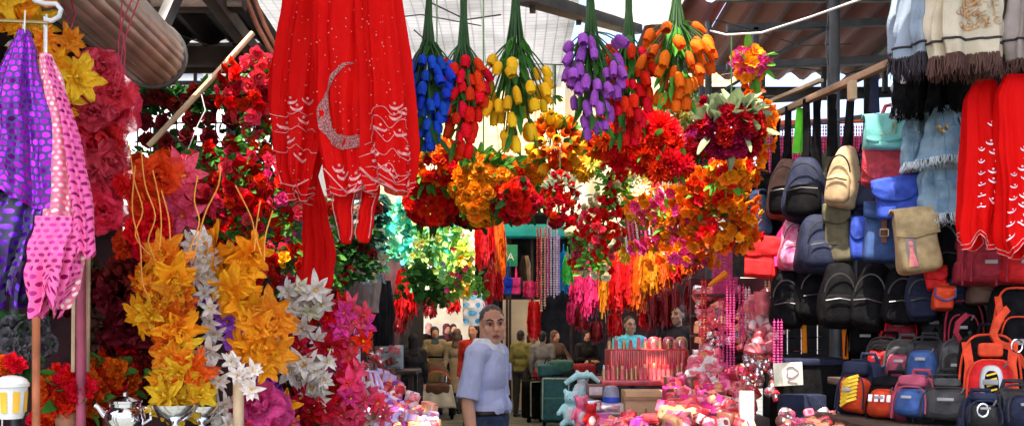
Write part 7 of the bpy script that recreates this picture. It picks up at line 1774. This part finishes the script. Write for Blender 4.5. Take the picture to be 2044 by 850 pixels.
# plush toys
AQ = mat('aqua_plush', (.42, .72, .72), .9, 0, 0, .15, 30, 0, .6, 200); WP = mat('white_plush', (.78, .76, .74), .9, 0, 0, .1, 30, 0, .6, 200)
def plush(x, y, Y, s, m, m2, label, rz=0):
    r = empty('plush_toy', P(x, y, Y), label, 'plush toy', 'plush toys on the small table', rz=R(rz)); mb = MB()
    mb.ball((0, 0, .09 * s), (.06 * s, .05 * s, .085 * s), 14, 10); mb.ball((0, -.01 * s, .20 * s), (.05 * s, .048 * s, .048 * s), 14, 10); mb.ball((0, -.05 * s, .19 * s), (.022 * s, .022 * s, .018 * s))
    for q in (-1, 1):
        mb.ball((q * .042 * s, 0, .245 * s), (.02 * s, .012 * s, .022 * s)); caps(mb, (q * .05 * s, -.01 * s, .14 * s), (q * .085 * s, -.04 * s, .09 * s), .02 * s, .018 * s); caps(mb, (q * .035 * s, -.02 * s, .03 * s), (q * .05 * s, -.085 * s, .02 * s), .026 * s, .024 * s)
    put(fuse(mb, .008, 2), 'body', m, r)
    mb = MB(); mb.ball((0, -.043 * s, .09 * s), (.034 * s, .012 * s, .05 * s)); mb.build('belly', m2, r, local=True)
    mb = MB()
    for q in (-1, 1): mb.ball((q * .018 * s, -.046 * s, .212 * s), .006 * s, 6, 4)
    mb.ball((0, -.071 * s, .194 * s), .006 * s, 6, 4); mb.build('eyes', BLK, r, local=True)
plush(1140, 850, 5.5, .78, AQ, WP, 'aqua and white plush bear', -10); plush(1162, 806, 5.8, .75, WP, AQ, 'small white plush bear behind the aqua one', 20); plush(1160, 856, 5.3, .7, PK1, PK5, 'pink plush bear with a white belly', 15); plush(1180, 858, 5.2, .55, REDF, PK5, 'red plush bear at the edge of the small table', 10)
mb = MB(); mb.tube([P(1128, 765, 5.75), P(1150, 750, 5.75), P(1180, 748, 5.75), P(1196, 762, 5.75)], [.014, .02, .018, .012], 10); tag(mb.build('plush_arch', AQ), 'pale aqua plush arch above the bears', 'plush toy')
# heaps of small parcels
def shape(kind, r, m, m2, s):
    mb = MB()
    if kind == 0: mb.box((0, 0, 0), (s * 1.5, s * .9, s), None, s * .08)
    elif kind == 1: mb.soft((0, 0, 0), (s * 1.5, s * .8, s * 1.2), (.5, .5), lump=.004, seed=gp.random() * 9)
    elif kind == 2: mb.lathe([(s * .4, -s * .6), (s * .45, -s * .5), (s * .45, s * .3), (s * .3, s * .45), (s * .3, s * .6)], 14)
    else: mb.ball((0, 0, 0), (s * .62, s * .6, s * .6), 14, 9)
    mb.build('body', m, r, local=True); mb = MB()
    if kind == 0: mb.box((0, 0, 0), (s * .22, s * .92, s * 1.02), None, s * .02)
    elif kind == 1: mb.soft((0, -s * .36, s * .05), (s * .7, s * .12, s * .6), (.7, .7))
    elif kind == 2: mb.lathe([(s * .46, -s * .25), (s * .465, -.0), (s * .46, s * .12)], 14)
    else: mb.ball((0, -s * .45, 0), (s * .3, s * .2, s * .3), 10, 6)
    mb.build(('ribbon', 'badge', 'band', 'button')[kind], m2, r, local=True)
kn = ('parcel', 'pouch', 'jar', 'soap_ball'); kl = ('small {} parcel with a ribbon', '{} crinkled pouch with a badge', '{} jar with a band', 'round {} soap ball')
cn = {id(PK1): 'pink', id(PK2): 'pale pink', id(PK3): 'red', id(PK4): 'peach', id(PK5): 'white', id(PK6): 'purple', id(PK7): 'silver', id(HOTP): 'hot pink', id(WP): 'cream', id(PK8): 'brown'}
def heap(poly, n, Y0, Y1, s, pal, where, seed=1, kinds=(0, 0, 1, 2, 2)):
    """small goods piled on a slope: depth falls from Y1 at the top edge to Y0 at the bottom"""
    g = random.Random(seed); x0, x1, y0, y1 = poly; k = 0; got = []
    while k < n:
        u, v = g.random(), g.random(); x, y = lerp(x0, x1, u), lerp(y0, y1, v)
        if callable(where[1]) and not where[1](x, y): continue
        k += 1
        p = P(x, y, lerp(Y1, Y0, v)); kd = g.choice(kinds); m = g.choice(pal); m2 = g.choice([q for q in pal if q is not m] or pal)
        r = empty(kn[kd], p, kl[kd].format(cn.get(id(m), 'coloured')) + ' ' + where[0], kn[kd].replace('_', ' '), 'small goods ' + where[0], rot=(g.uniform(-.5, .5), g.uniform(-.5, .5), g.uniform(-.8, .8)))
        shape(kd, r, m, m2, s * g.uniform(.75, 1.25))
heap((1330, 1500, 735, 850), 120, 4.35, 5.2, .050, [PK1, PK1, PK3, PK2, PK3, PK3, PK4, HOTP, PK8, PK5], ('in the heap of pink goods', lambda x, y: y > 760 - (x - 1330) * .12), 5)
heap((1372, 1440, 690, 760), 26, 5.2, 5.5, .055, [PK2, PK5, PK1, WP], ('stacked behind the heap of pink goods', None), 6, (3, 3, 1))
heap((1390, 1545, 575, 720), 150, 5.35, 5.65, .038, [PK1, PK3, PK3, PK3, PK4, PK1, PK7, PK7], ('on the pink goods shelves', None), 7, (0, 0, 1, 2, 2))
heap((1495, 1560, 600, 700), 26, 4.9, 5.1, .045, [PK1, PK2, PK2, PK5], ('beside the black hanging bag', None), 8, (0, 1, 1))
heap((1480, 1550, 715, 790), 34, 4.6, 4.8, .036, [PK7, PK7, PK8, PK3], ('in the rack of shiny bangles', None), 9, (2, 3))
heap((1200, 1330, 828, 862), 22, 4.9, 5.2, .045, [PK6, PK1, PK3, PK2, PK8], ('at the front of the cosmetics table', None), 10)
heap((1560, 1700, 820, 862), 40, 3.6, 4.1, .035, [PK8, PK3, PK7, PK4, PK1], ('in the dark tray before the backpacks', None), 11, (1, 2, 3))
root = empty('shelf_unit', P(1465, 640, 5.75), 'pink goods shelf unit behind the hot pink tinsel strand', 'shelf unit')
for y in (578, 618, 658, 700):
    mb = MB(); mb.box(P(1468, y + 12, 5.68), (S(170, 5.68), .22, .015), None, .002); mb.build('shelf', WOODD, root)
mb = MB(); mb.box(P(1468, 640, 5.85), (S(180, 5.85), .03, S(170, 5.85)), None, .004); mb.build('back_panel', mat('dark_red_board', (.10, .012, .015), .8, 0, 0, .4, 12, 0), root)
for i, (x, y) in enumerate(((1522, 628), (1522, 615), (1522, 602))):
    mb = MB(); mb.lathe([(.03, 0), (.042, .045), (.044, .05), (.040, .05), (.028, .004)], 18, Matrix.Translation(P(x, y, 4.95))); tag(mb.build('cup', PK2), ('lowest', 'middle', 'topmost')[i] + ' of three stacked pale pink cups beside the black bag', 'cup', 'stacked pink cups')
root = empty('sign_card', P(1572, 770, 4.45), 'white card with a drawn flower standing before the black box', 'card'); mb = MB(); mb.box(P(1573, 746, 4.45), (S(58, 4.45), .008, S(46, 4.45)), Matrix.Rotation(R(-3), 4, 'Y'), .002); mb.build('board', mat('card_cream', (.72, .66, .50), .7), root)
mb = MB(); mb.tube([P(1580 + 11 * math.cos(a) * (1 + .3 * math.cos(3 * a)), 742 + 11 * math.sin(a), 4.443) for a in [2 * PI * i / 24 for i in range(25)]], .0022, 5); mb.tube([P(1578, 752, 4.443), P(1572, 760, 4.443), P(1592, 764, 4.443)], .002, 5); mb.build('drawn_flower', mat('print_mauve', (.35, .18, .22), .7), root)
mb = MB(); mb.box(P(1490, 820, 4.4), (.06, .04, .18), None, .004); tag(mb.build('carton', PK5), 'tall white carton with printing at the end of the pink heap', 'carton')
root = empty('storage_box', P(1620, 850, 4.6), 'large black storage box behind the white card', 'storage box'); mb = MB(); mb.box(P(1622, 790, 4.75), (.34, .3, .32), None, .02); mb.build('body', BLK, root); mb = MB(); mb.box(P(1622, 720, 4.75), (.36, .32, .03), None, .01); mb.build('lid', NAVY, root); mb = MB(); mb.box(P(1600, 830, 4.55), (.2, .1, .2), None, .01); mb.build('front_panel', NAVY, root)
root = empty('wire_stand', P(1620, 700, 4.8), 'chrome wire display stand among the black bags', 'wire stand'); mb = MB()
for y in (650, 676, 702): mb.tube([P(1570, y, 4.8), P(1640, y - 4, 4.8)], .004, 6)
for x in (1572, 1600, 1632): mb.tube([P(x, 640, 4.8), P(x, 706, 4.8)], .004, 6)
mb.tube([P(1625, 644, 4.75), P(1650, 632, 4.7), P(1672, 640, 4.7)], [.006, .014, .006], 8); mb.build('frame', CHROME, root)
mb = MB(); mb.tube([(S(1414 - CX, 6.5), 6.5, 0), (S(1414 - CX, 6.5), 6.5, 3.6)], .022, 10); tag(mb.build('post', STEELG), 'grey steel post at the end of the tinsel row', 'post', kind='thing')
mb = MB(); mb.tube([P(1415, 570, 5.4), P(1450, 545, 5.4)], [.01, .02], 8); tag(mb.build('whisk', ORNG), 'orange whisk sticking out beside the steel post', 'whisk')
# left heap of lilac toys, drawers
LIL = mat('lilac_plastic', (.55, .42, .70), .4, 0, 0, .2, 16, .1, coat=.3); cn[id(LIL)] = 'lilac'; cn[id(PURP)] = 'violet'
heap((735, 868, 745, 855), 110, 4.8, 5.9, .045, [PK1, PK5, LIL, PK3, PK2, LIL, PURP, PK4], ('in the heap of toys beside the poinsettia chains', lambda x, y: y > 742 + (x - 735) * .75 - 20 and y > 742), 21)
heap((705, 790, 690, 745), 20, 6.2, 6.6, .04, [PK7, PK3, PK8, PK2], ('behind the heap of toys', None), 22, (0, 2))
root = empty('plastic_chair', P(752, 800, 5.3), 'small lilac plastic doll chair lying on the heap of toys', 'toy chair'); mb = MB()
for pts in (((730, 740), (752, 742), (765, 775)), ((738, 742), (745, 770)), ((748, 742), (755, 772)), ((730, 775), (770, 782))): mb.tube([P(x, y, 5.2) for x, y in pts], .008, 6)
mb.build('frame', LIL, root)
root = empty('drawer_unit', P(782, 735, 8.5), 'grey plastic drawer unit in the shade of the left stalls', 'drawer unit'); mb = MB(); mb.box(P(782, 712, 8.6), (.18, .2, .20), None, .006); mb.build('body', mat('grey_plastic_light', (.36, .38, .40), .5), root)
for i in range(2):
    for j in range(2):
        mb = MB(); c = P(772 + 20 * i, 702 + 20 * j, 8.49); mb.box(c, (.075, .02, .08), None, .004); d_ = mb.build('drawer', mat('grey_plastic_pale', (.5, .52, .54), .4), root); mb = MB(); mb.box(c + Vector((0, -.014, 0)), (.03, .012, .014), None, .002); mb.build('handle', STEELD, d_)
root = empty('stall_table', (-1.05, 8.6, 0), 'narrow table under the grey drawer unit', 'table'); mb = MB(); mb.box((-1.05, 8.6, 1.24), (.5, .5, .03), None, .004); mb.build('table_top', WOODD, root)
for x in (-1.25, -.85):
    for y in (8.4, 8.8):
        mb = MB(); mb.box((x, y, .61), (.04, .04, 1.22)); mb.build('leg', WOODD, root)
mb = MB(); mb.beam(P(712, 655, 5.6), P(716, 800, 5.6), .035, .03, .004); tag(mb.build('post', mat('white_lilac_paint', (.62, .58, .68), .5)), 'whitish post between the poinsettia chains and the toys', 'post', kind='thing')
# suitcases on the ground far behind
def suitcase(x0, x1, y0, y1, Y, m, label, rz=0):
    r, W, H = bag_root('suitcase', x0, x1, y0, y1, Y, label, 'suitcase', 'suitcases on the ground', rz); r.location.z = .04
    mb = MB(); mb.soft((0, 0, H / 2 + .03), (W, .26, H), (.18, .22), lump=.004, seed=x0); mb.build('body', m, r, local=True)
    mb = MB(); mb.soft((0, -.12, H * .34), (W * .8, .10, H * .5), (.2, .25)); mb.build('front_pocket', m, r, local=True)
    mb = MB(); rect = [(W * .42, H * .08), (W * .42, H * .96), (-W * .42, H * .96), (-W * .42, H * .08), (W * .42, H * .08)]
    for (xa, za), (xb, zb) in zip(rect, rect[1:]): mb.tube([(xa, -.133, za + .03), (xb, -.133, zb + .03)], .009, 6)
    mb.build('piping', mat('piping_pale', (.45, .55, .56), .5), r, local=True)
    mb = MB(); mb.tube([(-.09, 0, H + .02), (-.07, 0, H + .07), (.07, 0, H + .07), (.09, 0, H + .02)], .014, 8); mb.build('handle', BLK, r, local=True)
    for s in (-1, 1):
        mb = MB(); mb.lathe([(.01, -.02), (.04, -.02), (.04, .02), (.01, .02)], 14, Matrix.Translation((s * W * .38, -.06, .0)) @ Matrix.Rotation(R(90), 4, 'Y')); mb.build('wheel', BLK, r, local=True)
suitcase(1080, 1142, 748, 838, 16.2, mat('teal_nylon', (.012, .10, .14), .6, 0, 0, .25, 12, 0, .3, 120), 'dark teal suitcase with pale piping', -12)
suitcase(1044, 1084, 752, 828, 17.0, BLK, 'black suitcase leaning beside the teal one', 35)
suitcase(1062, 1096, 758, 818, 17.6, DGREY, 'dark grey suitcase behind the teal one', 10)
for x, y, m, lb in ((1098, 735, mat('teal_nylon', (.012, .1, .14)), 'teal holdall lying on the suitcases'), (1120, 728, mat('green_nylon', (.02, .12, .11), .6), 'dark green holdall on the suitcases'), (1165, 735, CRF, 'dark red holdall right of the green one'), (1140, 742, NAVY, 'navy holdall right of the teal suitcase'), (1180, 755, DGREY, 'charcoal holdall low beside the red one')):
    r = empty('holdall', P(x, y + 18, 16.8), lb, 'holdall', 'holdalls stacked on the suitcases'); mb = MB(); mb.soft((0, 0, .12), (.42, .26, .24), (.45, .4), lump=.01, seed=x); mb.build('body', m, r, local=True)
    mb = MB(); mb.tube([(-.1, -.06, .22), (-.07, -.06, .32), (.07, -.06, .32), (.1, -.06, .22)], .012, 6); mb.build('handle', BLK, r, local=True)
root = empty('stall_table', (1.15, 17.2, 0), 'low dark bench under the holdalls', 'table'); mb = MB(); mb.box((1.25, 17.1, .70), (1.2, .6, .05), None, .01); mb.build('table_top', WOODD, root)
for x in (.75, 1.75): mb = MB(); mb.box((x, 17.1, .34), (.06, .5, .68)); mb.build('leg', WOODD, root)

mb = MB(); mb.box((.30, 15.2, .01), (.16, .10, .012), Matrix.Rotation(R(30), 4, 'Z'), .002); tag(mb.build('sun_patch', WHITEW), 'white sun patch laid as a thin slab on the ground by the suitcases', 'paper scrap')  # thin white slab stands in for a patch of sunlight

for i, (x, y0, y1) in enumerate(((1405, 560, 690), (1480, 570, 700), (1492, 575, 660), (1532, 560, 640), (1440, 600, 740))):
    beads(x, y0, y1, 5.15, (BR, BP, BW, BO, BP)[i], ('red', 'pink', 'pearl', 'peach', 'rosy')[i] + ' bead string hanging before the pink goods shelves', r=.007, k=2, group='bead strings before the shelves')
